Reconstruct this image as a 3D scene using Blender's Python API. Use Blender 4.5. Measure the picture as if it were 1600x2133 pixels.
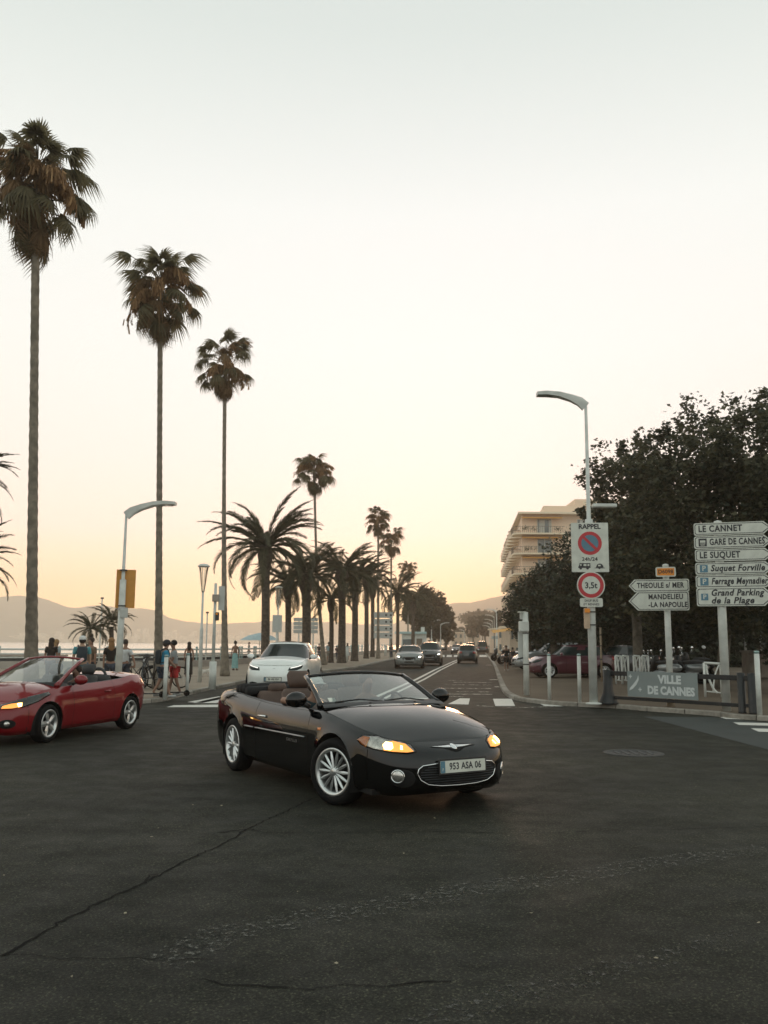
import bpy, math, random
import numpy as np
from mathutils import Vector, Matrix, Euler
from mathutils.bvhtree import BVHTree

scene = bpy.context.scene
COL = scene.collection
for o in list(scene.objects):
    bpy.data.objects.remove(o)

# ------------------------------------------------------------------ camera, sky, sun, exposure
FPX, CAM_H, ROLL = 1850.0, 1.6, math.radians(0.4)
PITCH = math.atan(271.5 / FPX)
cam_data = bpy.data.cameras.new('camera')
cam = bpy.data.objects.new('camera', cam_data)
COL.objects.link(cam)
scene.camera = cam
cam_data.sensor_fit = 'HORIZONTAL'
cam_data.sensor_width = 24.0
cam_data.lens = FPX / 1600 * 24.0
cam_data.clip_end = 5000
cam_data.clip_start = 0.05
CAM_M = Matrix.Translation((0, 0, CAM_H)) @ Matrix.Rotation(math.pi / 2 + PITCH, 4, 'X') @ Matrix.Rotation(ROLL, 4, 'Z')
cam.matrix_world = CAM_M
cam_data.dof.use_dof = True
cam_data.dof.focus_distance = 8.6
cam_data.dof.aperture_fstop = 4.0

SUN_EL, SUN_AZ = math.radians(5.0), math.radians(4.0)      # azimuth measured from +Y towards +X
SUN_DIR = Vector((math.sin(SUN_AZ) * math.cos(SUN_EL), math.cos(SUN_AZ) * math.cos(SUN_EL), math.sin(SUN_EL)))
world = bpy.data.worlds.new('World')
scene.world = world
world.use_nodes = True
wn, wl = world.node_tree.nodes, world.node_tree.links
wn.clear()
w_out = wn.new('ShaderNodeOutputWorld')
w_bg = wn.new('ShaderNodeBackground')
w_bg.inputs['Strength'].default_value = 0.1
wl.new(w_bg.outputs[0], w_out.inputs['Surface'])
nish = wn.new('ShaderNodeTexSky')
nish.sky_type = 'NISHITA'
nish.sun_disc = False
nish.sun_elevation = SUN_EL
nish.sun_rotation = SUN_AZ
nish.dust_density = 3.0
tc = wn.new('ShaderNodeTexCoord')
sep = wn.new('ShaderNodeSeparateXYZ')
wl.new(tc.outputs['Generated'], sep.inputs[0])


def w_ramp(stops):
    r = wn.new('ShaderNodeValToRGB')
    cr = r.color_ramp
    cr.elements[0].position, cr.elements[0].color = stops[0][0], (*stops[0][1], 1)
    cr.elements[1].position, cr.elements[1].color = stops[-1][0], (*stops[-1][1], 1)
    for p, c in stops[1:-1]:
        e = cr.elements.new(p)
        e.color = (*c, 1)
    wl.new(sep.outputs['Z'], r.inputs[0])
    return r


# evening sky, hazy: warm low down on the sun's side, pale green grey above, cooler opposite the sun
front = w_ramp([(0.0, (1.5, .94, .26)), (.03, (1.42, .92, .36)), (.07, (1.22, .845, .52)), (.12, (.985, .80, .68)), (.2, (.845, .785, .72)),
                (.32, (.785, .79, .75)), (.45, (.745, .765, .735)), (.6, (.575, .625, .60)), (1.0, (.38, .44, .43))])
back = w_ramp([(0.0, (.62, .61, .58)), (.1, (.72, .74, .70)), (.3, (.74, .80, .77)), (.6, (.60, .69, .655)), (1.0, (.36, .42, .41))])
sunv = wn.new('ShaderNodeVectorMath')
sunv.operation = 'DOT_PRODUCT'
wl.new(tc.outputs['Generated'], sunv.inputs[0])
sunv.inputs[1].default_value = SUN_DIR
mr = wn.new('ShaderNodeMapRange')
mr.interpolation_type = 'SMOOTHSTEP'
mr.inputs['From Min'].default_value = -0.75
mr.inputs['From Max'].default_value = 0.78
wl.new(sunv.outputs['Value'], mr.inputs['Value'])
mixw = wn.new('ShaderNodeMix')
mixw.data_type = 'RGBA'
wl.new(mr.outputs[0], mixw.inputs['Factor'])
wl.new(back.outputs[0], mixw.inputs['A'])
wl.new(front.outputs[0], mixw.inputs['B'])
clampv = wn.new('ShaderNodeMath')
clampv.operation = 'MAXIMUM'
clampv.inputs[1].default_value = 0
wl.new(sunv.outputs['Value'], clampv.inputs[0])
powv = wn.new('ShaderNodeMath')
powv.operation = 'POWER'
powv.inputs[1].default_value = 9
wl.new(clampv.outputs[0], powv.inputs[0])
glow = wn.new('ShaderNodeVectorMath')
glow.operation = 'SCALE'
glow.inputs[0].default_value = (.03, .01, .04)
wl.new(powv.outputs[0], glow.inputs['Scale'])
addg = wn.new('ShaderNodeVectorMath')
addg.operation = 'ADD'
wl.new(mixw.outputs['Result'], addg.inputs[0])
wl.new(glow.outputs[0], addg.inputs[1])
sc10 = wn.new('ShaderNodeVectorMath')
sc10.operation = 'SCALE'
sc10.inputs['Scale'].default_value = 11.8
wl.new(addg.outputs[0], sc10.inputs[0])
scn = wn.new('ShaderNodeVectorMath')
scn.operation = 'SCALE'
scn.inputs['Scale'].default_value = 0.02
wl.new(nish.outputs[0], scn.inputs[0])
addn = wn.new('ShaderNodeVectorMath')
addn.operation = 'ADD'
wl.new(sc10.outputs[0], addn.inputs[0])
wl.new(scn.outputs[0], addn.inputs[1])
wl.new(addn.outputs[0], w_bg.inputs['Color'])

sun_data = bpy.data.lights.new('sun', 'SUN')
sun_data.energy = 0.35
sun_data.angle = math.radians(8)
sun_data.color = (1.0, .56, .30)
sun = bpy.data.objects.new('sun', sun_data)
COL.objects.link(sun)
sun.rotation_euler = (-SUN_DIR).to_track_quat('-Z', 'Y').to_euler()
sun.location = (0, 20, 60)

vs = scene.view_settings
scene.display_settings.display_device = 'sRGB'
vs.view_transform = 'Standard'
vs.look = 'None'
vs.exposure = 0.14
vs.gamma = 1.0
vs.use_curve_mapping = False
scene.render.engine = 'CYCLES'
cy = scene.cycles
cy.max_bounces = 8
cy.transparent_max_bounces = 12
cy.volume_bounces = 2
cy.use_denoising = True
cy.caustics_reflective = False
cy.caustics_refractive = False
cy.sample_clamp_indirect = 4.0

# ------------------------------------------------------------------ pixel <-> place helpers (photograph is 1600 x 2133)
R3 = CAM_M.to_3x3()
ORG = Vector((0, 0, CAM_H))


def ray(px, py):
    return (R3 @ Vector(((px - 800) / FPX, -(py - 1066.5) / FPX, -1))).normalized()


def gp(px, py, z=0.0):
    d = ray(px, py)
    return ORG + d * ((z - CAM_H) / d.z)


def at(px, py, Y):
    d = ray(px, py)
    return ORG + d * (Y / d.y)


def ax(px, Y):
    """x of the image column px, at eye level, at distance Y"""
    p = at(px, 1338, Y)
    return p.x


# ------------------------------------------------------------------ materials
def new_mat(name):
    m = bpy.data.materials.new(name)
    m.use_nodes = True
    nt = m.node_tree
    b = nt.nodes['Principled BSDF']
    return m, nt, b


def mat(name, col, rough=.6, metal=0.0, var=.12, scale=6.0, bump=0.0, bscale=None, coat=0.0, spec=.5, emit=None, estr=0.0,
        detail=4, col2=None, sheen=0, coords='Object', crough=.03):
    m, nt, b = new_mat(name)
    n, l = nt.nodes, nt.links
    b.inputs['Roughness'].default_value = rough
    b.inputs['Metallic'].default_value = metal
    b.inputs['Specular IOR Level'].default_value = spec
    b.inputs['Coat Weight'].default_value = coat
    b.inputs['Coat Roughness'].default_value = crough
    t = n.new('ShaderNodeTexCoord')
    nz = n.new('ShaderNodeTexNoise')
    nz.inputs['Scale'].default_value = scale
    nz.inputs['Detail'].default_value = detail
    l.new(t.outputs[coords], nz.inputs['Vector'])
    r = n.new('ShaderNodeValToRGB')
    c2 = col2 or tuple(min(1, c * (1 + var)) for c in col)
    c1 = tuple(c * (1 - var) for c in col) if col2 is None else col
    r.color_ramp.elements[0].position, r.color_ramp.elements[0].color = .35, (*c1, 1)
    r.color_ramp.elements[1].position, r.color_ramp.elements[1].color = .65, (*c2, 1)
    l.new(nz.outputs['Fac'], r.inputs[0])
    l.new(r.outputs[0], b.inputs['Base Color'])
    if bump:
        nb = n.new('ShaderNodeTexNoise')
        nb.inputs['Scale'].default_value = bscale or scale * 5
        nb.inputs['Detail'].default_value = 6
        l.new(t.outputs[coords], nb.inputs['Vector'])
        bp = n.new('ShaderNodeBump')
        bp.inputs['Strength'].default_value = bump
        bp.inputs['Distance'].default_value = .02
        l.new(nb.outputs['Fac'], bp.inputs['Height'])
        l.new(bp.outputs[0], b.inputs['Normal'])
    if emit:
        b.inputs['Emission Color'].default_value = (*emit, 1)
        b.inputs['Emission Strength'].default_value = estr
    return m


def leaf_mat(name, c1, c2, rough=.55, trans=.25, scale=.9):
    m, nt, b = new_mat(name)
    n, l = nt.nodes, nt.links
    geo = n.new('ShaderNodeNewGeometry')
    t = n.new('ShaderNodeTexCoord')
    nz = n.new('ShaderNodeTexNoise')
    nz.inputs['Scale'].default_value = scale
    l.new(t.outputs['Object'], nz.inputs['Vector'])
    add = n.new('ShaderNodeMath')
    add.operation = 'MULTIPLY_ADD'
    add.inputs[1].default_value = .6
    l.new(geo.outputs['Random Per Island'], add.inputs[0])
    sub = n.new('ShaderNodeMath')
    sub.operation = 'SUBTRACT'
    sub.inputs[1].default_value = .3
    l.new(nz.outputs['Fac'], sub.inputs[0])
    l.new(sub.outputs[0], add.inputs[2])
    r = n.new('ShaderNodeValToRGB')
    r.color_ramp.elements[0].position, r.color_ramp.elements[0].color = .15, (*c1, 1)
    r.color_ramp.elements[1].position, r.color_ramp.elements[1].color = .85, (*c2, 1)
    l.new(add.outputs[0], r.inputs[0])
    l.new(r.outputs[0], b.inputs['Base Color'])
    b.inputs['Roughness'].default_value = rough
    b.inputs['Specular IOR Level'].default_value = .3
    tr = n.new('ShaderNodeBsdfTranslucent')
    l.new(r.outputs[0], tr.inputs['Color'])
    mx = n.new('ShaderNodeMixShader')
    mx.inputs[0].default_value = trans
    l.new(b.outputs[0], mx.inputs[1])
    l.new(tr.outputs[0], mx.inputs[2])
    l.new(mx.outputs[0], n['Material Output'].inputs['Surface'])
    return m


def glass_mat(name, tint=(.8, .9, .88), refl=1.5, base=.04):
    m, nt, b = new_mat(name)
    n, l = nt.nodes, nt.links
    n.remove(b)
    tr = n.new('ShaderNodeBsdfTransparent')
    tr.inputs[0].default_value = (*tint, 1)
    gl = n.new('ShaderNodeBsdfGlossy')
    gl.inputs['Roughness'].default_value = .02
    fr = n.new('ShaderNodeFresnel')
    fr.inputs['IOR'].default_value = refl
    ad = n.new('ShaderNodeMath')
    ad.operation = 'ADD'
    ad.use_clamp = True
    ad.inputs[1].default_value = base
    l.new(fr.outputs[0], ad.inputs[0])
    mx = n.new('ShaderNodeMixShader')
    l.new(ad.outputs[0], mx.inputs[0])
    l.new(tr.outputs[0], mx.inputs[1])
    l.new(gl.outputs[0], mx.inputs[2])
    l.new(mx.outputs[0], n['Material Output'].inputs['Surface'])
    return m


M = {}
M['white_paint'] = mat('white_paint', (.64, .65, .61), .4, var=.1, scale=3, bump=.03)
M['pole_paint'] = mat('pole_paint', (.58, .59, .55), .45, var=.12, scale=4, bump=.05)
M['sign_white'] = mat('sign_white', (.61, .62, .55), .5, var=.09, scale=5)
M['sign_grey'] = mat('sign_grey', (.48, .49, .46), .5, var=.05)
M['sign_back'] = mat('sign_back', (.30, .32, .32), .5, var=.1)
M['ink'] = mat('ink', (.02, .02, .025), .5)
M['red_sign'] = mat('red_sign', (.48, .025, .035), .45, var=.05)
M['blue_sign'] = mat('blue_sign', (.085, .20, .27), .45, var=.05)
M['orange_sign'] = mat('orange_sign', (.75, .25, .02), .5, var=.05)
M['yellow_board'] = mat('yellow_board', (.60, .27, .05), .6, var=.06)
M['banner_grey'] = mat('banner_grey', (.225, .255, .25), .7, var=.06, scale=2)
M['banner_print'] = mat('banner_print', (.60, .63, .62), .7, var=.04)
M['black_metal'] = mat('black_metal', (.012, .013, .014), .5, var=.2, bump=.05)
M['dark_metal'] = mat('dark_metal', (.04, .042, .045), .45, var=.2, metal=.3)
M['steel'] = mat('steel', (.42, .43, .43), .3, metal=.9, var=.1)
M['chrome'] = mat('chrome', (.75, .76, .76), .12, metal=1.0, var=.02)
M['rubber'] = mat('rubber', (.005, .005, .0055), .8, spec=.2, var=.2, bump=.1, bscale=60)
M['plastic_black'] = mat('plastic_black', (.012, .012, .013), .45, var=.1)
M['concrete'] = mat('concrete', (.36, .32, .28), .85, var=.12, scale=1.2, bump=.25, bscale=25)
M['stone'] = mat('stone', (.33, .28, .235), .85, var=.15, scale=3, bump=.3)
M['rail_green'] = mat('rail_green', (.30, .42, .40), .5, var=.1)
M['rail_white'] = mat('rail_white', (.60, .62, .58), .5, var=.1)
M['palm_trunk'] = mat('palm_trunk', (.20, .168, .13), .9, var=.3, scale=5, bump=.6, bscale=14)
M['date_trunk'] = mat('date_trunk', (.085, .066, .050), .95, var=.4, scale=7, bump=.9, bscale=18)
M['bark'] = mat('bark', (.10, .085, .065), .9, var=.45, scale=4, bump=.5)
M['fan_leaf'] = leaf_mat('fan_leaf', (.080, .072, .038), (.190, .160, .085), trans=.55)
M['fan_dead'] = leaf_mat('fan_dead', (.12, .075, .035), (.26, .16, .08), trans=.3, rough=.8)
M['seed_plume'] = leaf_mat('seed_plume', (.19, .105, .050), (.38, .23, .11), trans=.3, rough=.8)
M['date_leaf'] = leaf_mat('date_leaf', (.040, .045, .026), (.120, .112, .062), trans=.4)
M['plane_leaf'] = leaf_mat('plane_leaf', (.022, .032, .020), (.112, .105, .058), trans=.38, scale=1.3)
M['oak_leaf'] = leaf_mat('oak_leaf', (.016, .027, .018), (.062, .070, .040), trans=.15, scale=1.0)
M['warm_leaf'] = leaf_mat('warm_leaf', (.06, .055, .025), (.16, .11, .045), trans=.35, scale=1.0)


# ------------------------------------------------------------------ object helpers
def fin(o, parent=None, label=None, cat=None, group=None, kind=None):
    if parent is not None:
        o.parent = parent
    if label:
        o['label'] = label
    if cat:
        o['category'] = cat
    if group:
        o['group'] = group
    if kind:
        o['kind'] = kind
    return o


def thing(name, label, cat, loc=(0, 0, 0), rz=0.0, group=None, scale=1.0, rot=None):
    o = bpy.data.objects.new(name, None)
    o.empty_display_size = .2
    COL.objects.link(o)
    o.location = loc
    o.rotation_euler = rot if rot else (0, 0, rz)
    o.scale = (scale,) * 3
    return fin(o, None, label, cat, group)


def mesh_data(name, verts, faces, material, smooth=False):
    me = bpy.data.meshes.new(name)
    me.from_pydata([tuple(v) for v in verts], [], [tuple(f) for f in faces])
    if smooth:
        me.shade_smooth()
    me.materials.append(material)
    me.update()
    return me


def fast_mesh(name, verts, quads, material, smooth=False):
    me = bpy.data.meshes.new(name)
    verts = np.asarray(verts, dtype=np.float32)
    quads = np.asarray(quads, dtype=np.int32)
    k = quads.shape[1]
    me.vertices.add(len(verts))
    me.vertices.foreach_set('co', verts.ravel())
    me.loops.add(quads.size)
    me.loops.foreach_set('vertex_index', quads.ravel())
    me.polygons.add(len(quads))
    me.polygons.foreach_set('loop_start', np.arange(0, quads.size, k, dtype=np.int32))
    me.update(calc_edges=True)
    me.validate()
    if smooth:
        me.shade_smooth()
    me.materials.append(material)
    return me


def obj(name, me, parent=None, loc=None, rot=None, **kw):
    o = bpy.data.objects.new(name, me)
    COL.objects.link(o)
    if loc is not None:
        o.location = loc
    if rot is not None:
        o.rotation_euler = rot
    return fin(o, parent, **kw)


def copy_tree(o, parent=None):
    c = o.copy()
    COL.objects.link(c)
    c.parent = parent
    for ch in list(o.children):
        copy_tree(ch, c)
    return c


class MB:
    def __init__(s):
        s.v, s.f = [], []

    def add(s, vs_, fs):
        k = len(s.v)
        s.v += [tuple(v) for v in vs_]
        s.f += [tuple(i + k for i in f) for f in fs]
        return s

    def box(s, c, size, rz=0.0, bev=0.0, mtx=None):
        hx, hy, hz = size[0] / 2, size[1] / 2, size[2] / 2
        if bev <= 0:
            vs_ = [(x, y, z) for z in (-hz, hz) for x, y in ((-hx, -hy), (hx, -hy), (hx, hy), (-hx, hy))]
            fs = [(3, 2, 1, 0), (4, 5, 6, 7), (0, 1, 5, 4), (1, 2, 6, 5), (2, 3, 7, 6), (3, 0, 4, 7)]
        else:
            b = min(bev, hx * .9, hy * .9, hz * .9)
            ring = lambda e, z: [(-hx + e, -hy + e if 0 else -hy + b, z), (-hx + b, -hy + e, z), (hx - b, -hy + e, z), (hx - e, -hy + b, z),
                                 (hx - e, hy - b, z), (hx - b, hy - e, z), (-hx + b, hy - e, z), (-hx + e, hy - b, z)]
            vs_ = ring(b * .7, -hz) + ring(0, -hz + b) + ring(0, hz - b) + ring(b * .7, hz)
            fs = [tuple(range(7, -1, -1)), tuple(range(24, 32))]
            for k in range(3):
                for i in range(8):
                    j = (i + 1) % 8
                    fs.append((k * 8 + i, k * 8 + j, k * 8 + 8 + j, k * 8 + 8 + i))
        m = mtx if mtx is not None else Matrix.Rotation(rz, 4, 'Z')
        return s.add([(m @ Vector(v)) + Vector(c) for v in vs_], fs)

    def tube(s, pts, r, n=10, caps=True, flat=1.0):
        pts = [Vector(p) for p in pts]
        rs = r if isinstance(r, (list, tuple)) else [r] * len(pts)
        vs_, fs = [], []
        ref = None
        for i, p in enumerate(pts):
            a = pts[max(i - 1, 0)]
            b = pts[min(i + 1, len(pts) - 1)]
            t = (b - a).normalized()
            if ref is None:
                ref = Vector((0, 0, 1)) if abs(t.z) < .9 else Vector((1, 0, 0))
            u = t.cross(ref).normalized()
            w = u.cross(t).normalized()
            ref = w
            for k in range(n):
                q = 2 * math.pi * k / n
                vs_.append(p + (u * math.cos(q) + w * math.sin(q) * flat) * rs[i])
        for i in range(len(pts) - 1):
            for k in range(n):
                j = (k + 1) % n
                fs.append((i * n + k, i * n + j, i * n + n + j, i * n + n + k))
        if caps:
            fs.append(tuple(range(n - 1, -1, -1)))
            fs.append(tuple((len(pts) - 1) * n + k for k in range(n)))
        return s.add(vs_, fs)

    def lathe(s, prof, n=20, c=(0, 0, 0), axis='Z', closed=False, caps=True):
        vs_, fs = [], []
        for (r, z) in prof:
            for k in range(n):
                q = 2 * math.pi * k / n
                p = (r * math.cos(q), r * math.sin(q), z)
                if axis == 'Y':
                    p = (p[0], p[2], p[1])
                elif axis == 'X':
                    p = (p[2], p[0], p[1])
                vs_.append((p[0] + c[0], p[1] + c[1], p[2] + c[2]))
        m = len(prof)
        for i in range(m if closed else m - 1):
            for k in range(n):
                j = (k + 1) % n
                a, b = i * n, ((i + 1) % m) * n
                fs.append((a + k, a + j, b + j, b + k))
        if caps and not closed:
            if prof[0][0] > 1e-4:
                fs.append(tuple(range(n - 1, -1, -1)))
            if prof[-1][0] > 1e-4:
                fs.append(tuple((m - 1) * n + k for k in range(n)))
        return s.add(vs_, fs)

    def prism(s, poly, h0, h1, plane='XY'):
        """poly: 2d points; extruded between h0 and h1 along the plane's normal"""
        n = len(poly)
        def P(a, b, h):
            return (a, b, h) if plane == 'XY' else ((a, h, b) if plane == 'XZ' else (h, a, b))
        vs_ = [P(a, b, h0) for a, b in poly] + [P(a, b, h1) for a, b in poly]
        fs = [tuple(range(n - 1, -1, -1)), tuple(range(n, 2 * n))]
        for i in range(n):
            j = (i + 1) % n
            fs.append((i, j, n + j, n + i))
        return s.add(vs_, fs)

    def ell(s, c, r, n=14, m=9, mtx=None):
        vs_, fs = [], []
        for i in range(m + 1):
            a = math.pi * i / m
            for k in range(n):
                q = 2 * math.pi * k / n
                v = Vector((r[0] * math.sin(a) * math.cos(q), r[1] * math.sin(a) * math.sin(q), r[2] * math.cos(a)))
                if mtx is not None:
                    v = mtx @ v
                vs_.append(v + Vector(c))
        for i in range(m):
            for k in range(n):
                j = (k + 1) % n
                fs.append((i * n + k, (i + 1) * n + k, (i + 1) * n + j, i * n + j))
        return s.add(vs_, fs)

    def data(s, name, material, smooth=False):
        if isinstance(material, str):
            material = M[material]
        return mesh_data(name, s.v, s.f, material, smooth)

    def build(s, name, material, parent=None, smooth=False, loc=None, rot=None, **kw):
        return obj(name, s.data(name, material, smooth), parent, loc, rot, **kw)


def text(parent, string, loc, size, material='ink', name='lettering', rz=0.0, bold=.0, align='LEFT', sx=1.0, shear=0.0, spacing=1.0, rot=None, label=None, fitw=None):
    cu = bpy.data.curves.new(name, 'FONT')
    cu.body = string
    cu.size = size
    cu.offset = bold
    cu.align_x = align
    cu.align_y = 'CENTER'
    cu.shear = shear
    cu.space_character = spacing
    cu.resolution_u = 3
    cu.materials.append(M[material])
    tmp = bpy.data.objects.new(name, cu)
    COL.objects.link(tmp)
    dg = bpy.context.evaluated_depsgraph_get()
    me = bpy.data.meshes.new_from_object(tmp.evaluated_get(dg))
    me.name = name
    bpy.data.objects.remove(tmp)
    o = bpy.data.objects.new(name, me)
    COL.objects.link(o)
    o.location = loc
    o.rotation_euler = rot if rot else (math.pi / 2, 0, rz)
    if fitw:
        xs_ = [v.co.x for v in me.vertices]
        sx = fitw / (max(xs_) - min(xs_))
    o.scale = (sx, 1, 1)
    return fin(o, parent, label)


def rrect(w, h, r, n=4, x0=0.0, z0=0.0):
    pts = []
    for cx, cz, a0 in ((w / 2 - r, h / 2 - r, 0), (-w / 2 + r, h / 2 - r, 90), (-w / 2 + r, -h / 2 + r, 180), (w / 2 - r, -h / 2 + r, 270)):
        for i in range(n + 1):
            a = math.radians(a0 + 90 * i / n)
            pts.append((x0 + cx + r * math.cos(a), z0 + cz + r * math.sin(a)))
    return pts


def catmull(pts, n=8, closed=False):
    pts = [Vector(p) for p in pts]
    out = []
    m = len(pts)
    for i in range(m if closed else m - 1):
        p0 = pts[(i - 1) % m] if closed or i > 0 else pts[0]
        p1, p2 = pts[i], pts[(i + 1) % m]
        p3 = pts[(i + 2) % m] if closed or i + 2 < m else pts[-1]
        for k in range(n):
            t = k / n
            out.append(.5 * ((2 * p1) + (-p0 + p2) * t + (2 * p0 - 5 * p1 + 4 * p2 - p3) * t * t + (-p0 + 3 * p1 - 3 * p2 + p3) * t ** 3))
    if not closed:
        out.append(pts[-1])
    return out
# ------------------------------------------------------------------ ground, road, sea, hills
random.seed(4)
KZ = 0.10


def asphalt_mat():
    m, nt, b = new_mat('asphalt')
    n, l = nt.nodes, nt.links
    t = n.new('ShaderNodeTexCoord')
    def noise(sc, det=5, rough=.6, vec=None):
        z = n.new('ShaderNodeTexNoise')
        z.inputs['Scale'].default_value = sc
        z.inputs['Detail'].default_value = det
        z.inputs['Roughness'].default_value = rough
        l.new(vec or t.outputs['Object'], z.inputs['Vector'])
        return z
    def ramp(src, stops):
        r = n.new('ShaderNodeValToRGB')
        cr = r.color_ramp
        cr.elements[0].position, cr.elements[0].color = stops[0][0], (*stops[0][1], 1)
        cr.elements[1].position, cr.elements[1].color = stops[-1][0], (*stops[-1][1], 1)
        for p, c in stops[1:-1]:
            cr.elements.new(p).color = (*c, 1)
        l.new(src, r.inputs[0])
        return r
    def mul(a, b_):
        x = n.new('ShaderNodeMix')
        x.data_type = 'RGBA'
        x.blend_type = 'MULTIPLY'
        x.inputs['Factor'].default_value = 1
        l.new(a, x.inputs['A'])
        l.new(b_, x.inputs['B'])
        return x.outputs['Result']
    big = ramp(noise(.35, 4).outputs['Fac'], [(.3, (.0150, .0165, .0140)), (.7, (.0345, .0352, .0290))])
    mp = n.new('ShaderNodeMapping')
    mp.inputs['Scale'].default_value = (.5, 3.0, 1)
    mp.inputs['Rotation'].default_value = (0, 0, .35)
    l.new(t.outputs['Object'], mp.inputs[0])
    streak = ramp(noise(.7, 5, vec=mp.outputs[0]).outputs['Fac'], [(.3, (.78, .78, .78)), (.7, (1.2, 1.19, 1.17))])
    fine = ramp(noise(55, 4, .8).outputs['Fac'], [(.28, (.30, .30, .30)), (.5, (.95, .95, .95)), (.72, (2.4, 2.3, 2.1))])
    vor = n.new('ShaderNodeTexVoronoi')
    vor.inputs['Scale'].default_value = 110
    l.new(t.outputs['Object'], vor.inputs['Vector'])
    chips = ramp(vor.outputs['Color'], [(0, (.6, .6, .6)), (.7, (1, 1, 1)), (.93, (3.0, 2.9, 2.6))])
    mid = ramp(noise(9, 4).outputs['Fac'], [(.3, (.78, .78, .78)), (.7, (1.22, 1.2, 1.17))])
    wide = ramp(noise(.11, 3, .5).outputs['Fac'], [(.35, (.80, .80, .80)), (.65, (1.22, 1.21, 1.16))])
    sv = n.new('ShaderNodeTexVoronoi')
    sv.inputs['Scale'].default_value = .55
    l.new(t.outputs['Object'], sv.inputs['Vector'])
    stain = ramp(sv.outputs['Distance'], [(.03, (.62, .62, .63)), (.16, (1, 1, 1))])
    c = mul(mul(mul(mul(mul(mul(big.outputs[0], streak.outputs[0]), fine.outputs[0]), mid.outputs[0]), chips.outputs[0]), wide.outputs[0]), stain.outputs[0])
    l.new(c, b.inputs['Base Color'])
    rr = ramp(noise(2.2, 4).outputs['Fac'], [(.35, (.66,) * 3), (.65, (.84,) * 3)])
    l.new(rr.outputs[0], b.inputs['Roughness'])
    b.inputs['Specular IOR Level'].default_value = .12
    bp = n.new('ShaderNodeBump')
    bp.inputs['Strength'].default_value = .55
    bp.inputs['Distance'].default_value = .006
    l.new(noise(85, 3, .7).outputs['Fac'], bp.inputs['Height'])
    l.new(bp.outputs[0], b.inputs['Normal'])
    return m


M['asphalt'] = asphalt_mat()
M['patch'] = mat('asphalt_patch', (.030, .036, .034), .8, var=.12, scale=1.5, bump=.3, bscale=80)


def worn_mat(name, col, keep=.5, scale=5.0, rough=.7):
    """road paint worn away in flakes down to the asphalt"""
    m, nt, b = new_mat(name)
    n, l = nt.nodes, nt.links
    t = n.new('ShaderNodeTexCoord')
    z = n.new('ShaderNodeTexNoise')
    z.inputs['Scale'].default_value = scale
    z.inputs['Detail'].default_value = 8
    z.inputs['Roughness'].default_value = .75
    l.new(t.outputs['Object'], z.inputs['Vector'])
    r = n.new('ShaderNodeValToRGB')
    r.color_ramp.elements[0].position, r.color_ramp.elements[0].color = 1 - keep - .04, (0, 0, 0, 1)
    r.color_ramp.elements[1].position, r.color_ramp.elements[1].color = 1 - keep + .05, (1, 1, 1, 1)
    l.new(z.outputs['Fac'], r.inputs[0])
    b.inputs['Base Color'].default_value = (*col, 1)
    b.inputs['Roughness'].default_value = rough
    tr = n.new('ShaderNodeBsdfTransparent')
    mx = n.new('ShaderNodeMixShader')
    l.new(r.outputs[0], mx.inputs[0])
    l.new(tr.outputs[0], mx.inputs[1])
    l.new(b.outputs[0], mx.inputs[2])
    l.new(mx.outputs[0], n['Material Output'].inputs['Surface'])
    return m


M['paint_good'] = worn_mat('paint_good', (.62, .60, .55), .66, 7)
M['paint_worn'] = worn_mat('paint_worn', (.50, .48, .43), .50, 6)
M['paint_faint'] = worn_mat('paint_faint', (.085, .083, .070), .44, 22)
M['paint_ghost'] = worn_mat('paint_ghost', (.060, .058, .050), .42, 20)
M['crack'] = mat('crack', (.010, .0095, .009), .95, var=.1, spec=.1)
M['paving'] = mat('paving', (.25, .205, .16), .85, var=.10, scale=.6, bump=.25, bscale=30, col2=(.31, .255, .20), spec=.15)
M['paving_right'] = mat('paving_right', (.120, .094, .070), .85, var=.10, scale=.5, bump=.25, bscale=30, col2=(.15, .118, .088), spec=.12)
M['kerb_stone'] = mat('kerb_stone', (.26, .24, .21), .8, var=.15, scale=2.5, bump=.2, bscale=40)
m_k, nt_k, b_k = new_mat('kerb_piece')
oi = nt_k.nodes.new('ShaderNodeObjectInfo')
tk = nt_k.nodes.new('ShaderNodeTexCoord')
nk = nt_k.nodes.new('ShaderNodeTexNoise')
nk.inputs['Scale'].default_value = 9
nk.inputs['Detail'].default_value = 6
nt_k.links.new(tk.outputs['Object'], nk.inputs['Vector'])
mk_ = nt_k.nodes.new('ShaderNodeMath')
mk_.operation = 'MULTIPLY_ADD'
mk_.inputs[1].default_value = .55
nt_k.links.new(oi.outputs['Random'], mk_.inputs[0])
nt_k.links.new(nk.outputs['Fac'], mk_.inputs[2])
rk = nt_k.nodes.new('ShaderNodeValToRGB')
rk.color_ramp.elements[0].position, rk.color_ramp.elements[0].color = .4, (.17, .155, .13, 1)
rk.color_ramp.elements[1].position, rk.color_ramp.elements[1].color = 1.05 if False else 1.0, (.34, .31, .27, 1)
nt_k.links.new(mk_.outputs[0], rk.inputs[0])
nt_k.links.new(rk.outputs[0], b_k.inputs['Base Color'])
b_k.inputs['Roughness'].default_value = .85
b_k.inputs['Specular IOR Level'].default_value = .2
M['kerb_piece'] = m_k
M['sand'] = mat('sand', (.33, .25, .17), .95, var=.1, scale=.3, bump=.2)

# shoreline railing path (world metres), from the far left to the far end of the road
RAILPATH = [(-120, 26), (-60, 36), (-32, 44), (-16, 50), (-10.5, 57), (-7.0, 80), (-1.5, 125), (5.0, 180), (17, 300), (60, 640), (120, 1380)]

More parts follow.
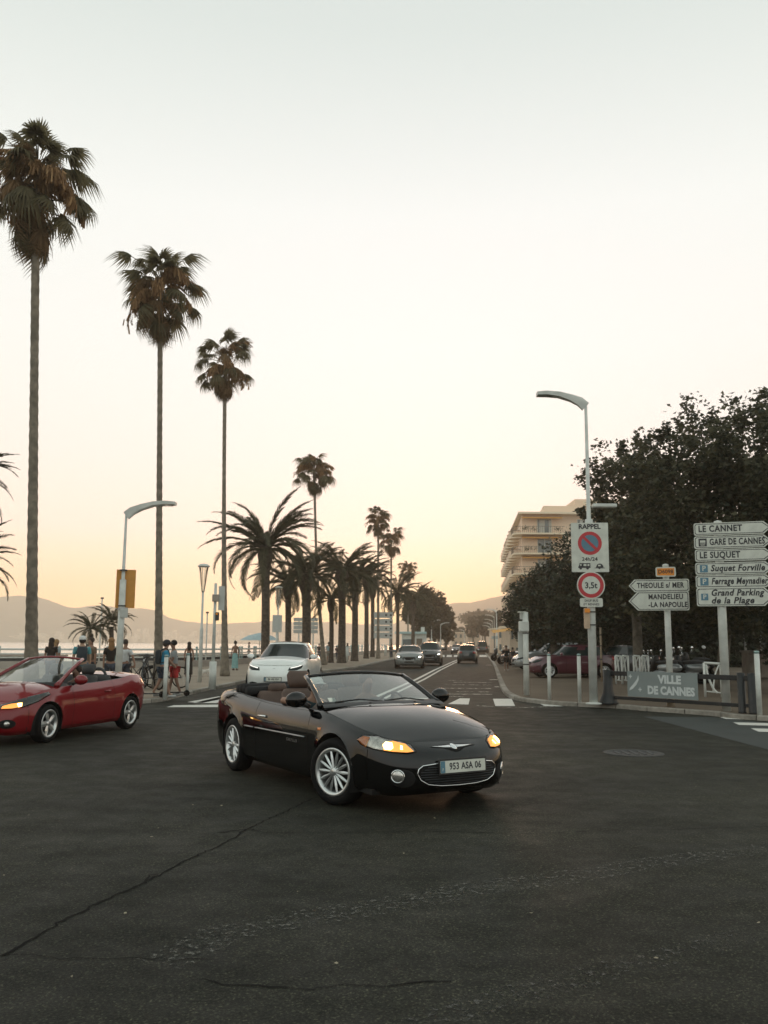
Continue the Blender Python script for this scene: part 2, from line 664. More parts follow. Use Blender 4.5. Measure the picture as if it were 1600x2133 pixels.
bottom = [(-700, 15), (-700, -60), (1500, -60), (1500, 1380)]
land = [(x, y) for x, y in RAILPATH] + bottom[::-1]
mb = MB().prism([(x, y) for x, y in land], -2.4, 0.0)
road = mb.build('road', 'asphalt', kind='structure')

mb = MB()
mb.add([(-2800, 20, -2.0), (300, 20, -2.0), (300, 1500, -2.0), (-2800, 1500, -2.0)], [(0, 1, 2, 3)])
msea, nt, b = new_mat('sea_water')
b.inputs['Base Color'].default_value = (.80, .80, .79, 1)
b.inputs['Roughness'].default_value = .18
b.inputs['Metallic'].default_value = .85
t = nt.nodes.new('ShaderNodeTexCoord')
mp = nt.nodes.new('ShaderNodeMapping')
mp.inputs['Scale'].default_value = (.25, 1.0, 1)
nt.links.new(t.outputs['Object'], mp.inputs[0])
z = nt.nodes.new('ShaderNodeTexNoise')
z.inputs['Scale'].default_value = .8
z.inputs['Detail'].default_value = 5
nt.links.new(mp.outputs[0], z.inputs[0])
bp = nt.nodes.new('ShaderNodeBump')
bp.inputs['Strength'].default_value = .3
bp.inputs['Distance'].default_value = .4
nt.links.new(z.outputs['Fac'], bp.inputs['Height'])
nt.links.new(bp.outputs[0], b.inputs['Normal'])
mb.build('sea', msea, kind='structure')
mb = MB().prism([(-300, 10), (-60, 36.4), (-32, 44.4), (-16, 50.4), (-11, 58), (-7.4, 80), (-2, 125), (4.6, 180), (-6, 180), (-12, 125), (-17, 90), (-26, 66), (-60, 52), (-300, 40)], -2.5, -1.6)
mb.build('beach', 'sand', kind='structure')

# pavements
P = lambda px, py: tuple(gp(px, py, 0)[:2])
kerbL_c = [(-130, 4), (-60, 13), (-30, 18), (-14, 21), (-9, 21.6), P(297, 1466), P(380, 1451), P(456, 1434), P(560, 1413), P(640, 1403), P(735, 1393), P(810, 1376), P(880, 1363.5)]
kerbL_c += [(x, y) for x, y in [(8.6, 170), (15, 235), (28, 360)]]
kerbL = [tuple(p[:2]) for p in catmull([(x, y, 0) for x, y in kerbL_c], 6)]
railL = [tuple(p[:2]) for p in catmull([(x, y, 0) for x, y in RAILPATH], 6)]
kerbR_c = [(60, 6), (24, 13), (13, 17), P(1600, 1502), P(1480, 1491), P(1355, 1482), P(1285, 1476), P(1169, 1470), P(1105, 1464), P(1066, 1456), P(1046, 1440),
           P(1036, 1412), P(1026, 1383)]
x0, y0 = kerbR_c[-1]
kerbR_c += [(x0 + (120 - y0) * .105, 120), (x0 + (200 - y0) * .105, 200), (x0 + (360 - y0) * .105, 360)]
kerbR = [tuple(p[:2]) for p in catmull([(x, y, 0) for x, y in kerbR_c], 6)]


def offset_path(path, d):
    out = []
    for i, p in enumerate(path):
        a, b_ = Vector(path[max(i - 1, 0)]), Vector(path[min(i + 1, len(path) - 1)])
        t_ = (b_ - a).normalized()
        out.append((p[0] - t_.y * d, p[1] + t_.x * d))
    return out


def resample(path, step):
    d = [0.0]
    for a, b_ in zip(path[:-1], path[1:]):
        d.append(d[-1] + math.hypot(b_[0] - a[0], b_[1] - a[1]))
    q = np.arange(0, d[-1], step)
    return list(zip(np.interp(q, d, [p[0] for p in path]), np.interp(q, d, [p[1] for p in path])))


def slab(name, kerb, inner, side, m, kerbm='kerb_stone'):
    inn = offset_path(kerb, .18 * side)
    poly = inn + inner
    area = sum(poly[i][0] * poly[(i + 1) % len(poly)][1] - poly[(i + 1) % len(poly)][0] * poly[i][1] for i in range(len(poly)))
    if area < 0:
        poly = poly[::-1]
    o = MB().prism(poly, .012, KZ - .004).build(name, m, kind='structure')
    mk = MB()
    kerb = resample(kerb, .25)
    inn = offset_path(kerb, .18 * side)
    n = len(kerb)
    near = [(-16 < p[0] < 13) and 15 < p[1] < 60 for p in kerb]
    stones = [i for i in range(0, n - 4, 4) if near[i] and near[i + 4]]
    skip = {i + k for i in stones for k in range(4)}
    vs_, fs = [], []
    for (a, b_) in zip(kerb, inn):
        vs_ += [(a[0], a[1], .0), (a[0], a[1], KZ - .015), (a[0] * .9 + b_[0] * .1, a[1] * .9 + b_[1] * .1, KZ + .004), (b_[0], b_[1], KZ + .004), (b_[0], b_[1], 0)]
    for i in range(n - 1):
        if i in skip:
            continue
        for k in range(4):
            fs.append((i * 5 + k, i * 5 + k + 1, i * 5 + 6 + k, i * 5 + 5 + k))
    mk.add(vs_, fs)
    ko = mk.build('kerb', kerbm, kind='structure')
    rj = random.Random(len(name))
    for i in stones:
        V_, dz = [], rj.uniform(-.004, .004)
        for j in range(5):
            a, b_ = Vector(kerb[i + j]), Vector(inn[i + j])
            if j in (0, 4):
                o_ = Vector(kerb[i + (1 if j == 0 else 3)])
                t_ = (o_ - a).normalized() * .012
                a, b_ = a + t_, b_ + t_
            V_ += [(a.x, a.y, .0), (a.x, a.y, KZ - .015 + dz), (a.x * .9 + b_.x * .1, a.y * .9 + b_.y * .1, KZ + .004 + dz), (b_.x, b_.y, KZ + .004 + dz), (b_.x, b_.y, 0)]
        F_ = [(j * 5 + k, j * 5 + k + 1, j * 5 + 6 + k, j * 5 + 5 + k) for j in range(4) for k in range(4)] + [(0, 1, 2, 3, 4), (20, 21, 22, 23, 24)]
        MB().add(V_, F_).build('kerb_stone', 'kerb_piece', ko)
    return o


slab('promenade_pavement', kerbL, [p for p in railL[::-1] if p[1] < 420], 1, 'paving')
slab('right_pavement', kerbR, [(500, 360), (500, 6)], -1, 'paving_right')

# asphalt repair and side street crossing at the right
mb = MB().add([(*P(1340, 1493), .004), (*P(1600, 1562), .004), (*P(2300, 1640), .004), (*P(2300, 1530), .004), (*P(1600, 1506), .004), (*P(1480, 1494), .004)], [tuple(range(6))])
mb.build('road_patch', 'patch', kind='structure')


def strip(name, pts, w, m, z=.006, jag=0.0, parent=None, **kw):
    pts = [Vector((p[0], p[1])) for p in pts]
    vs_, fs = [], []
    for i, p in enumerate(pts):
        a, b_ = pts[max(i - 1, 0)], pts[min(i + 1, len(pts) - 1)]
        t_ = (b_ - a).normalized()
        nn = Vector((-t_.y, t_.x))
        wl_ = w / 2 * (1 + random.uniform(-jag, jag))
        wr_ = w / 2 * (1 + random.uniform(-jag, jag))
        off = nn * random.uniform(-jag, jag) * w * .5
        vs_ += [(*(p + nn * wl_ + off), z), (*(p - nn * wr_ + off), z)]
    for i in range(len(pts) - 1):
        fs.append((2 * i, 2 * i + 1, 2 * i + 3, 2 * i + 2))
    return MB().add(vs_, fs).build(name, m, parent, **kw)


def fine(pts, step=.08, wob=.02):
    out = []
    for a, b_ in zip(pts[:-1], pts[1:]):
        a, b_ = Vector(a), Vector(b_)
        k = max(1, int((b_ - a).length / step))
        for i in range(k):
            q = a.lerp(b_, i / k)
            out.append((q.x + random.gauss(0, wob), q.y + random.gauss(0, wob)))
    out.append(tuple(pts[-1]))
    return out


marks = []
# zebra crossing over the main road (period 1.2 m) and its front line
for i, (pa, pb, pc, pd) in enumerate([((958, 1455), (979, 1455.5), (976, 1468), (933, 1467)), ((1027, 1456), (1066, 1456), (1073, 1471), (1032, 1471)),
                                      ((1119, 1463.5), (1138, 1466), (1172, 1471.5), (1134, 1471))]):
    mb = MB().add([(*P(*q), .006) for q in (pa, pb, pc, pd)], [(0, 1, 2, 3)])
    marks.append(mb.build('zebra_stripe', 'paint_good', road))
for k in range(5):
    x = P(979, 1461)[0] - 1.35 - k * 1.35
    mb = MB().add([(x - .6, 23.6, .006), (x, 23.6, .006), (x + .25, 26.3, .006), (x - .35, 26.3, .006)], [(0, 1, 2, 3)])
    mb.build('zebra_stripe', 'paint_good', road)
mb = MB().add([(*P(390, 1463), .006), (*P(456, 1451), .006), (*P(470, 1455), .006), (*P(422, 1464.5), .006)], [(0, 1, 2, 3)])
mb.build('zebra_stripe', 'paint_good', road)
mb = MB().add([(*P(347, 1473.5), .006), (*P(362, 1469.5), .006), (*P(470, 1468), .006), (*P(470, 1473.5), .006)], [(0, 1, 2, 3)])
mb.build('stop_line', 'paint_good', road)
strip('edge_line', [P(990, 1470), P(1030, 1473), P(1090, 1474.5), P(1172, 1472)], .10, 'paint_worn', .010, parent=road)
# double centre line
c1 = [P(760, 1462), P(868, 1415), P(905, 1396), P(938, 1381), P(962, 1371), P(966, 1362), P(975, 1353)]
strip('centre_line', c1, .16, 'paint_good', .006, parent=road)
c2 = [(x + .34, y) for x, y in c1]
strip('centre_line', c2, .13, 'paint_good', .006, parent=road)
# worn rumble lines across the right-hand lane
for k, (xa, xb, py) in enumerate([(930, 962, 1417), (945, 1024, 1421.5), (924, 1024, 1426.5), (912, 1025, 1434), (950, 1026, 1441), (920, 1026, 1446), (925, 965, 1451)]):
    a, b_ = P(xa, py), P(xb, py + .8)
    strip('rumble_line', [a, ((a[0] + b_[0]) / 2, (a[1] + b_[1]) / 2), b_], .22 + .1 * (k % 2), 'paint_worn', .007, parent=road)
for (xa, xb, py) in [(1020, 1037, 1416), (1031, 1040, 1431), (1014, 1024, 1385.5), (910, 915, 1385)]:
    strip('dash_line', [P(xa, py), P(xb, py)], .3, 'paint_good', .006, parent=road)
for px in (908, 921, 936, 951, 1004, 1014):
    a, b_ = P(px, 1364.5), P(px, 1368.5)
    strip('zebra_stripe', [a, b_], .62, 'paint_good', .006, parent=road)
# crossing stripes of the side street at the right edge
for pa, pb, pc, pd in [((1499, 1494.5), (1800, 1520), (1800, 1532), (1512, 1498.5)), ((1527, 1505.5), (1800, 1530), (1800, 1548), (1540, 1511)),
                       ((1564, 1518), (1800, 1540), (1800, 1562), (1580, 1525))]:
    ptsm = [pa, (1700, (pa[1] + 4)), (1700, pd[1] + 4), pd]
    MB().add([(*P(*q), .009) for q in ptsm], [(0, 1, 2, 3)]).build('zebra_stripe', 'paint_good', road)

# long cracks and ghosts of old lines in the junction
cracks = [([(0, 1991), (60, 1962), (110, 1930), (190, 1890), (232, 1872), (270, 1852), (330, 1824), (400, 1786), (460, 1762), (515, 1727), (560, 1707), (600, 1688), (652, 1664)], .015, .8),
          ([(0, 1990), (60, 1989), (130, 1996), (220, 1998), (330, 1999), (445, 2000)], .007, .9),
          ([(420, 2040), (470, 2052), (560, 2056), (640, 2063), (720, 2053), (800, 2056), (860, 2047), (940, 2046)], .008, .9),
          ([(520, 1731), (560, 1735), (700, 1735), (820, 1733), (920, 1732), (1080, 1738), (1180, 1735), (1300, 1729), (1450, 1727), (1600, 1722)], .006, .9)]
for pts, w, j in cracks:
    wp = fine([P(*q) for q in pts], .05, .009)
    strip('crack', wp, w, 'crack', .004, j, parent=road)
for pts in ([(455, 1735), (515, 1728), (540, 1731)], [(300, 1840), (312, 1825), (330, 1822)]):
    strip('crack', fine([P(*q) for q in pts], .04, .01), .016, 'crack', .0045, .6, parent=road)
strip('old_line', [P(*q) for q in [(330, 2010), (460, 1945), (560, 1926), (640, 1912), (790, 1889), (900, 1869), (1000, 1849), (1180, 1828), (1330, 1802), (1480, 1783), (1700, 1750)]], .30, 'paint_faint', .003, parent=road)
strip('old_line', [P(*q) for q in [(860, 2140), (1000, 2090), (1130, 2060), (1260, 2023), (1400, 1990), (1560, 1945)]], .22, 'paint_ghost', .003, parent=road)

mh = thing('manhole_cover', 'round dark manhole cover set in the asphalt right of the black convertible', 'manhole cover', (*P(1320, 1569), 0))
MB().lathe([(.0, .004), (.36, .004), (.37, .009), (.43, .009), (.45, .0)], 40).build('rim', mat('iron', (.03, .029, .027), .7, bump=.4, bscale=30), mh, True)
mb = MB()
for i in range(5):
    mb.box((-.24 + .12 * i, 0, .008), (.045, .5 - .1 * abs(i - 2), .006))
mb.build('tread', 'dark_metal', mh)


rs = random.Random(12)
mb = MB()
for px, py in [(402, 1678), (462, 1680), (330, 1727), (316, 1745), (8, 1826), (150, 2038), (1580, 1925), (1366, 2000), (905, 1706), (620, 1860), (1210, 1660), (1105, 1905), (700, 2010), (260, 1905), (1450, 1640), (60, 1700), (842, 1780)]:
    c = gp(px, py, 0)
    r = rs.uniform(.007, .016)
    pts = [(c.x + r * rs.uniform(.5, 1.3) * math.cos(a), c.y + r * rs.uniform(.5, 1.3) * math.sin(a), .006 + rs.uniform(0, .008)) for a in np.linspace(0, 5.2, 6)]
    mb.add(pts, [tuple(range(6))])
mb.build('litter', mat('litter', (.22, .19, .13), .8, var=.4, scale=9), kind='stuff', label='scattered pale dry leaves and chips on the asphalt')

# hills and the far shore
def hill(name, ridge, D, depth, m, seed, extra=0.0):
    xs_, hs_ = [], []
    for px, py in ridge:
        q = at(px, py, D)
        xs_.append(q.x)
        hs_.append(q.z)
    X = np.linspace(xs_[0], xs_[-1], 260)
    H = np.interp(X, xs_, hs_)
    rs = np.random.RandomState(seed)
    kern = np.array([1, 2, 3, 2, 1.]) / 9
    H = np.convolve(np.pad(H, 2, 'edge'), kern, 'valid')
    ph = rs.rand(6) * 6.28
    H = H + sum(.6 / (k + 1) * np.sin(X * (.06 * (k + 1) + .013) + ph[k]) for k in range(6))
    rows = 13
    vs_, fs = [], []
    for j in range(rows):
        t_ = j / (rows - 1) * 2 - 1
        prof = (1 - abs(t_)) ** .8
        for i in range(len(X)):
            wob = 1 + .18 * math.sin(X[i] * .035 + 5 * t_ + ph[0]) * (1 - abs(prof * 2 - 1))
            vs_.append((X[i] + 6 * math.sin(5 * t_), D + t_ * depth, -2.2 + (H[i] + 2.2) * prof * (wob if j != rows // 2 else 1)))
    n = len(X)
    for j in range(rows - 1):
        for i in range(n - 1):
            fs.append((j * n + i, j * n + i + 1, (j + 1) * n + i + 1, (j + 1) * n + i))
    return MB().add(vs_, fs).build(name, m, smooth=True, kind='structure')


M['hill'] = mat('hill', (.075, .072, .058), .95, var=.35, scale=.03, bump=.3, bscale=.4)
hill('hills', [(-700, 1285), (-400, 1262), (-150, 1250), (0, 1244), (50, 1240), (85, 1245), (144, 1266), (190, 1263), (215, 1260), (240, 1265), (290, 1268), (325, 1270), (344, 1284), (390, 1296),
               (462, 1300), (528, 1296), (546, 1293), (620, 1297), (700, 1296), (780, 1302), (860, 1300), (960, 1312), (1010, 1330)], 1650, 200, 'hill', 1)
hill('hills', [(-500, 1300), (-200, 1286), (-60, 1284), (0, 1290), (30, 1302), (53, 1321), (80, 1333)], 1440, 110, 'hill', 2)
hill('hills', [(780, 1318), (840, 1290), (900, 1264), (926, 1259), (964, 1255), (979, 1257), (1024, 1244), (1050, 1241), (1120, 1232), (1220, 1240), (1400, 1262), (1700, 1290), (2000, 1310)], 1600, 200, 'hill', 3)
# pale town along the far shore, one mass seen kilometres off
rs = random.Random(8)
mb = MB()
for i in range(420):
    px = rs.choice([rs.uniform(-40, 60), rs.uniform(250, 760), rs.uniform(250, 760), rs.uniform(80, 260)])
    up = abs(rs.gauss(0, 1))
    D = 1395 + up * 30
    x = ax(px, D)
    w, h = rs.uniform(3, 10), rs.uniform(3, 9)
    mb.box((x, D, -1.5 + up * 6 + h / 2), (w, 6, h))
mb.build('far_town', mat('far_town', (.42, .37, .31), .8, var=.3, scale=.2), kind='stuff', label='pale hazy town on the far shore below the hills')
mb = MB().prism([(-2200, 1385), (1500, 1385), (1500, 1560), (-2200, 1560)], -2.3, -1.2).build('far_shore', 'hill', kind='structure')

# haze
hz_m = bpy.data.materials.new('haze')
hz_m.use_nodes = True
hz_m.node_tree.nodes.clear()
ho = hz_m.node_tree.nodes.new('ShaderNodeOutputMaterial')
pv = hz_m.node_tree.nodes.new('ShaderNodeVolumePrincipled')
pv.inputs['Color'].default_value = (1, .90, .77, 1)
pv.inputs['Density'].default_value = .0007
pv.inputs['Anisotropy'].default_value = .72
hz_m.node_tree.links.new(pv.outputs[0], ho.inputs['Volume'])
MB().box((0, 920, 55), (6400, 2080, 117)).build('haze', hz_m, kind='stuff', label='warm evening haze lying over the bay and the boulevard')
# ------------------------------------------------------------------ palms and trees
def fan_frond(seed, plen=.75, blen=.78, droop=.35, material='fan_leaf', cut=.5):
    """fan palm leaf growing along +x: stalk, fan of pleated fingers whose tips hang"""
    rs = random.Random(seed)
    mb = MB()
    pts = [(0, 0, 0), (plen * .35, 0, .05), (plen * .7, 0, .04), (plen, 0, -.02)]
    mb.tube(pts, [.022, .017, .013, .011], 4, caps=False)
    n = 23
    hub = Vector((plen, 0, -.02))
    for i in range(n):
        a = math.radians(-125 + 250 * i / (n - 1)) + rs.uniform(-.04, .04)
        L = blen * (1 - .25 * abs(a) / 2.2) * rs.uniform(.88, 1.08)
        tilt = -.28
        d = Vector((math.cos(a), math.sin(a), tilt * math.cos(a) - .18 * abs(math.sin(a)))).normalized()
        w = .034
        sd = Vector((-math.sin(a), math.cos(a), 0))
        p0 = hub
        m1 = hub + d * L * .40 + Vector((0, 0, -.02))
        m2 = hub + d * L * .76 + Vector((0, 0, -.07 - droop * .20 * rs.uniform(.6, 1.4)))
        tip = hub + d * L * .93 + Vector((0, 0, -.14 - droop * .75 * rs.uniform(.5, 1.4)))
        up = Vector((0, 0, .018))
        v = [p0 - sd * .006, p0 + sd * .006, m1 + sd * w, m1 + up, m1 - sd * w, m2 + sd * w * .62, m2 + up * .5, m2 - sd * w * .62, tip]
        f = [(0, 1, 2, 3), (0, 3, 4), (3, 2, 5, 6), (4, 3, 6, 7), (6, 5, 8), (7, 6, 8)]
        mb.add(v, f)
    return mb.data('frond', material)


def plume(seed):
    """arching flower stalk hung with straw coloured strings"""
    rs = random.Random(seed)
    mb = MB()
    path = []
    for i in range(9):
        t_ = i / 8
        path.append(Vector((1.25 * t_, 0, .42 * math.sin(t_ * 2.4) - .75 * t_ * t_)))
    mb.tube(path, [.02 - .0015 * i for i in range(9)], 4, caps=False)
    for i in range(150):
        t_ = rs.uniform(.25, 1)
        k = min(7, int(t_ * 8))
        p = path[k].lerp(path[k + 1], t_ * 8 - k) + Vector((rs.gauss(0, .03), rs.gauss(0, .07), 0))
        L = rs.uniform(.12, .42)
        a = rs.uniform(0, 6.28)
        sd = Vector((math.cos(a), math.sin(a), 0)) * .016
        q = p + Vector((rs.gauss(0, .06), rs.gauss(0, .06), -L))
        mb.add([p - sd, p + sd, q + sd * 1.6, q - sd * 1.6], [(0, 1, 2, 3)])
    return mb.data('seed_plume', 'seed_plume')


FAN = [fan_frond(i, .95 + .17 * (i % 3), .50 + .04 * (i % 2), .25 + .12 * i) for i in range(4)]
FAN_DEAD = [fan_frond(20 + i, .55, .56, .8, 'fan_dead') for i in range(2)]
FAN_OLD = [fan_frond(30 + i, .65, .56, .7) for i in range(2)]
PLUME = [plume(40 + i) for i in range(3)]


def frond_matrix(az, el, roll=0.0, loc=(0, 0, 0), s=1.0):
    return Matrix.Translation(loc) @ Matrix.Rotation(az, 4, 'Z') @ Matrix.Rotation(-el, 4, 'Y') @ Matrix.Rotation(roll, 4, 'X') @ Matrix.Scale(s, 4)


def trunk_curve(base, top, r0, r1, bow, rings=True, flare=1.55, n=84):
    pts, rr = [], []
    for i in range(n):
        t_ = i / (n - 1)
        p = Vector(base).lerp(Vector(top), t_) + Vector((bow * math.sin(math.pi * t_), 0, 0))
        pts.append(p)
        r = r0 + (r1 - r0) * min(1, t_ * 1.6) ** .7
        r *= 1 + (flare - 1) * math.exp(-t_ * 16)
        r *= 1 + (.045 * (1 if i % 2 else -1) if rings else 0)
        rr.append(r)
    return pts, rr


def place(name, me, parent, mtx):
    o = bpy.data.objects.new(name, me)
    COL.objects.link(o)
    o.parent = parent
    o.matrix_local = mtx
    return o


def join_mesh(name, items, material):
    """many (mesh, matrix) pieces baked into one crown mesh"""
    V_, F_, k = [], [], 0
    for me, mtx in items:
        co = np.empty(len(me.vertices) * 3, dtype=np.float32)
        me.vertices.foreach_get('co', co)
        co = co.reshape(-1, 3)
        mm = np.array(mtx)
        V_.append(co @ mm[:3, :3].T + mm[:3, 3])
        for p in me.polygons:
            F_.append(tuple(i + k for i in p.vertices))
        k += len(co)
    me = bpy.data.meshes.new(name)
    me.from_pydata(np.concatenate(V_).tolist(), [], F_)
    me.materials.append(material)
    me.update()
    return me


def fan_layout(rs, n):
    out = []
    for i in range(n):
        t_ = i / n
        az = i * 2.39996 + rs.uniform(-.25, .25)
        if t_ < .16:
            el, z, s, kind = rs.uniform(.8, 1.35), rs.uniform(.2, .5), rs.uniform(.6, .85), 0
        elif t_ < .42:
            el, z, s, kind = rs.uniform(.10, .85), rs.uniform(0, .4), rs.uniform(.85, 1.1), 0
        elif t_ < .64:
            el, z, s, kind = rs.uniform(-.55, .10), rs.uniform(-.5, 0), rs.uniform(.9, 1.12), 0
        elif t_ < .80:
            el, z, s, kind = rs.uniform(-1.0, -.55), rs.uniform(-.9, -.4), rs.uniform(.75, 1.0), 1 if rs.random() < .6 else 2
        else:
            el, z, s, kind = rs.uniform(-1.42, -1.05), rs.uniform(-1.15, -.75), rs.uniform(.52, .74), 1 if rs.random() < .35 else 2
        if rs.random() < .24:
            kind = 2
        out.append((az, el, z, s, kind))
    return out


def fan_palm(px, Y, py_c, label, size=1.0, lean=0.0, r0=.23, r1=.17, n=66, detail=True, seed=0, base_px=None, zb=KZ, bow=0.0, group='tall fan palms along the promenade', tall=1.0):
    rs = random.Random(seed)
    zc = at(px, py_c, Y).z
    x = at(px, py_c, Y).x
    xb = ax(base_px, Y) if base_px else ax(px, Y)
    th = thing('palm_tree', label, 'palm tree', (xb, Y, zb), 0, group)
    top = Vector((x - xb, 0, zc - zb + .1))
    pts, rr = trunk_curve((0, 0, 0), top, r0, r1, bow)
    MB().tube(pts, rr, 14).build('trunk', 'palm_trunk', th, True)
    # old leaf bases under the crown
    items = []
    for (az, el, z_, s, kind) in fan_layout(rs, n):
        me = (FAN[rs.randrange(4)], FAN_OLD[rs.randrange(2)], FAN_DEAD[rs.randrange(2)])[kind]
        items.append((me, frond_matrix(az, el, rs.uniform(-.5, .5), top + Vector((0, 0, z_ * size * tall)), s * size)))
    pl = []
    for i in range(12 if detail else 7):
        az = i * 2.4 + rs.uniform(-.4, .4)
        pl.append((PLUME[rs.randrange(3)], frond_matrix(az, rs.uniform(-.2, .9), 0, top + Vector((0, 0, rs.uniform(-.5, .3) * size * tall)), size * rs.uniform(.8, 1.15))))
    if detail:
        for me, mtx in items:
            place('frond', me, th, mtx)
        for me, mtx in pl:
            place('seed_plume', me, th, mtx)
    else:
        g = [it for it in items if it[0].name.startswith('frond') and it[0] not in FAN_DEAD]
        d = [it for it in items if it[0] in FAN_DEAD]
        obj('crown', join_mesh('crown', g, M['fan_leaf']), th)
        if d:
            obj('dead_fronds', join_mesh('dead_fronds', d, M['fan_dead']), th)
        obj('seed_plumes', join_mesh('seed_plumes', pl, M['seed_plume']), th)
    return th


fan_palm(75, 22.4, 395, 'nearest and tallest looking fan palm, at the left edge behind the red convertible', 1.04, base_px=72, seed=1, n=78, r0=.160, r1=.105, tall=1.2)
fan_palm(334, 28.6, 612, 'second fan palm from the left, behind the boy in the blue shirt and cap', .98, seed=2, n=68, r0=.14, r1=.085, tall=1.1, base_px=334)
fan_palm(469, float(gp(470, 1408, KZ).y), 763, 'third fan palm from the left, its flared foot left of the white car', .95, seed=3, n=64, base_px=471, r0=.15, r1=.085, bow=-.05)
fan_palm(655, float(gp(676, 1385, KZ).y), 985, 'lone slim fan palm rising above the date palms behind the white car', .93, seed=5, n=58, base_px=676, bow=-.15, r0=.15, r1=.085)
fan_palm(788, 84, 1084, 'hazy fan palm with the highest crown of the cluster above the far date palms', .95, seed=6, n=48, detail=False, r0=.15, r1=.1)
fan_palm(815, 95, 1128, 'hazy fan palm in the middle of the far cluster, crown below its taller neighbour', 1.0, seed=7, n=48, detail=False, r0=.15, r1=.1)
fan_palm(850, 128, 1188, 'small far fan palm right of the cluster above the round trees', 1.0, seed=8, n=40, detail=False, r0=.15, r1=.1)


def date_frond(seed, L=3.3, curve=1.0):
    """feather leaf along +x arching over under its own weight"""
    rs = random.Random(seed)
    mb = MB()
    path = []
    p = Vector((0, 0, 0))
    ang = .25
    N = 16
    for i in range(N + 1):
        path.append(p.copy())
        p = p + Vector((math.cos(ang), 0, math.sin(ang))) * (L / N)
        ang -= curve * (.055 + .012 * i * .8)
    mb.tube(path, [.035 * (1 - i / (N + 3)) for i in range(N + 1)], 4, caps=False)
    n = 84
    for i in range(n):
        t_ = .08 + .92 * i / (n - 1)
        k = min(N - 1, int(t_ * N))
        q = path[k].lerp(path[k + 1], t_ * N - k)
        tg = (path[k + 1] - path[k]).normalized()
        ll = .50 * (math.sin(math.pi * min(1, .18 + t_ * .80)) ** .6) * rs.uniform(.85, 1.1)
        for sgn in (-1, 1):
            sd = Vector((0, sgn, 0))
            nrm = tg.cross(sd) * sgn
            d = (tg * .85 + sd * rs.uniform(.42, .62) + Vector((0, 0, .25 - .35 * rs.random()))).normalized()
            w = tg * .024
            m_ = q + d * ll * .55
            e = q + d * ll + Vector((0, 0, -.07 * ll * 3 * rs.random()))
            mb.add([q - w * .6, q + w * .6, m_ + w, e, m_ - w], [(0, 1, 2, 3, 4)])
    return mb.data('frond', 'date_leaf')


DATE = [date_frond(50 + i, 3.5, c) for i, c in enumerate((.40, .60, .85, 1.15, 1.5))]


def date_palm(px, Y, py_c, label, size=1.0, n=46, detail=True, seed=0, r=.24, zb=KZ, group='date palms behind the white car', base_px=None, ragged=False, boot=True, x=None):
    rs = random.Random(seed)
    zc = at(px, py_c, Y).z
    x = ax(px, Y) if x is None else x
    th = thing('date_palm', label, 'palm tree', (x, Y, zb), 0, group)
    top = Vector((at(px, py_c, Y).x - x, 0, zc - zb))
    pts, rr = trunk_curve((0, 0, 0), top - Vector((0, 0, .3)), r, r * .92, .04, flare=1.3)
    MB().tube(pts, rr, 14).build('trunk', 'date_trunk', th, True)
    if boot:
        mb = MB().lathe([(r * .9, -1.15 * size), (r * 1.35, -.85 * size), (r * 1.75, -.35 * size), (r * 1.4, .1), (.05, .3)], 14, c=top)
        mb.build('leaf_base', 'date_trunk', th, True)
    items = []
    for i in range(n):
        t_ = (i + .5) / n
        az = i * 2.39996 + rs.uniform(-.15, .15)
        el = (rs.uniform(.40, 1.0) if t_ < .33 else .75 - 1.25 * (t_ - .33) / .67) + rs.uniform(-.14, .14)
        if t_ < .33 and abs(math.cos(az)) < .45:
            az += .9
        k = min(4, max(0, int(.6 + 3.0 * t_ + rs.uniform(-.8, .8))))
        if ragged and rs.random() < .15:
            el -= .5
        items.append((DATE[k], frond_matrix(az, el, rs.uniform(-.4, .4), top, size * rs.uniform(.85, 1.05))))
    if detail:
        for me, mtx in items:
            place('frond', me, th, mtx)
    else:
        obj('crown', join_mesh('crown', items, M['date_leaf']), th)
    return th


date_palm(553, 52, 1142, 'big date palm with a wide open crown right of the third fan palm', 1.22, seed=11, n=44, r=.26)
date_palm(600, 60, 1215, 'date palm just right of the big open crowned one, trunk thickening under its leaves', .95, seed=12, n=34, r=.22)
date_palm(638, 57, 1200, 'thick trunked date palm standing right behind the roof of the white car', 1.0, seed=13, n=38, r=.30)
date_palm(712, float(gp(712, 1381, KZ).y), 1190, 'date palm with the left one of two thick trunks left of the grey saloon', 1.0, seed=14, n=38, r=.29)
date_palm(739, float(gp(739, 1377, KZ).y), 1205, 'date palm with the right one of two thick trunks left of the grey saloon', 1.0, seed=15, n=38, r=.27, detail=False)
date_palm(763, 84, 1205, 'slender date palm just left of the empty multi panel direction board', .95, seed=16, n=34, r=.22, detail=False)
date_palm(776, 92, 1225, 'slender date palm touching the left side of the multi panel direction board', .95, seed=17, n=32, r=.22, detail=False)
date_palm(828, 98, 1235, 'date palm with a loose crown between the direction board and the white kiosk', 1.1, seed=18, n=34, r=.2, detail=False, ragged=True)
date_palm(860, 118, 1255, 'date palm with a dense crown above the white kiosk roof', 1.1, seed=19, n=36, r=.25, detail=False)
date_palm(690, 66, 1250, 'low date palm whose fronds hang between two thick trunks near the promenade', .8, seed=20, n=26, r=.18, detail=False)
date_palm(-108, 24.5, 1010, 'date palm mostly outside the left edge, only hanging frond tips in view', .62, seed=23, n=44, r=.2, group='date palms at the left edge')
date_palm(-84, 20.5, 1190, 'lower date palm outside the left edge with a drooping frond in view', .45, seed=24, n=40, r=.2, group='date palms at the left edge')
date_palm(190, 53, 1310, 'small weeping palm on the beach left of the yellow backed lamp post', .50, seed=21, n=30, r=.16, zb=-1.6, group='small palms on the beach', boot=False, ragged=True)
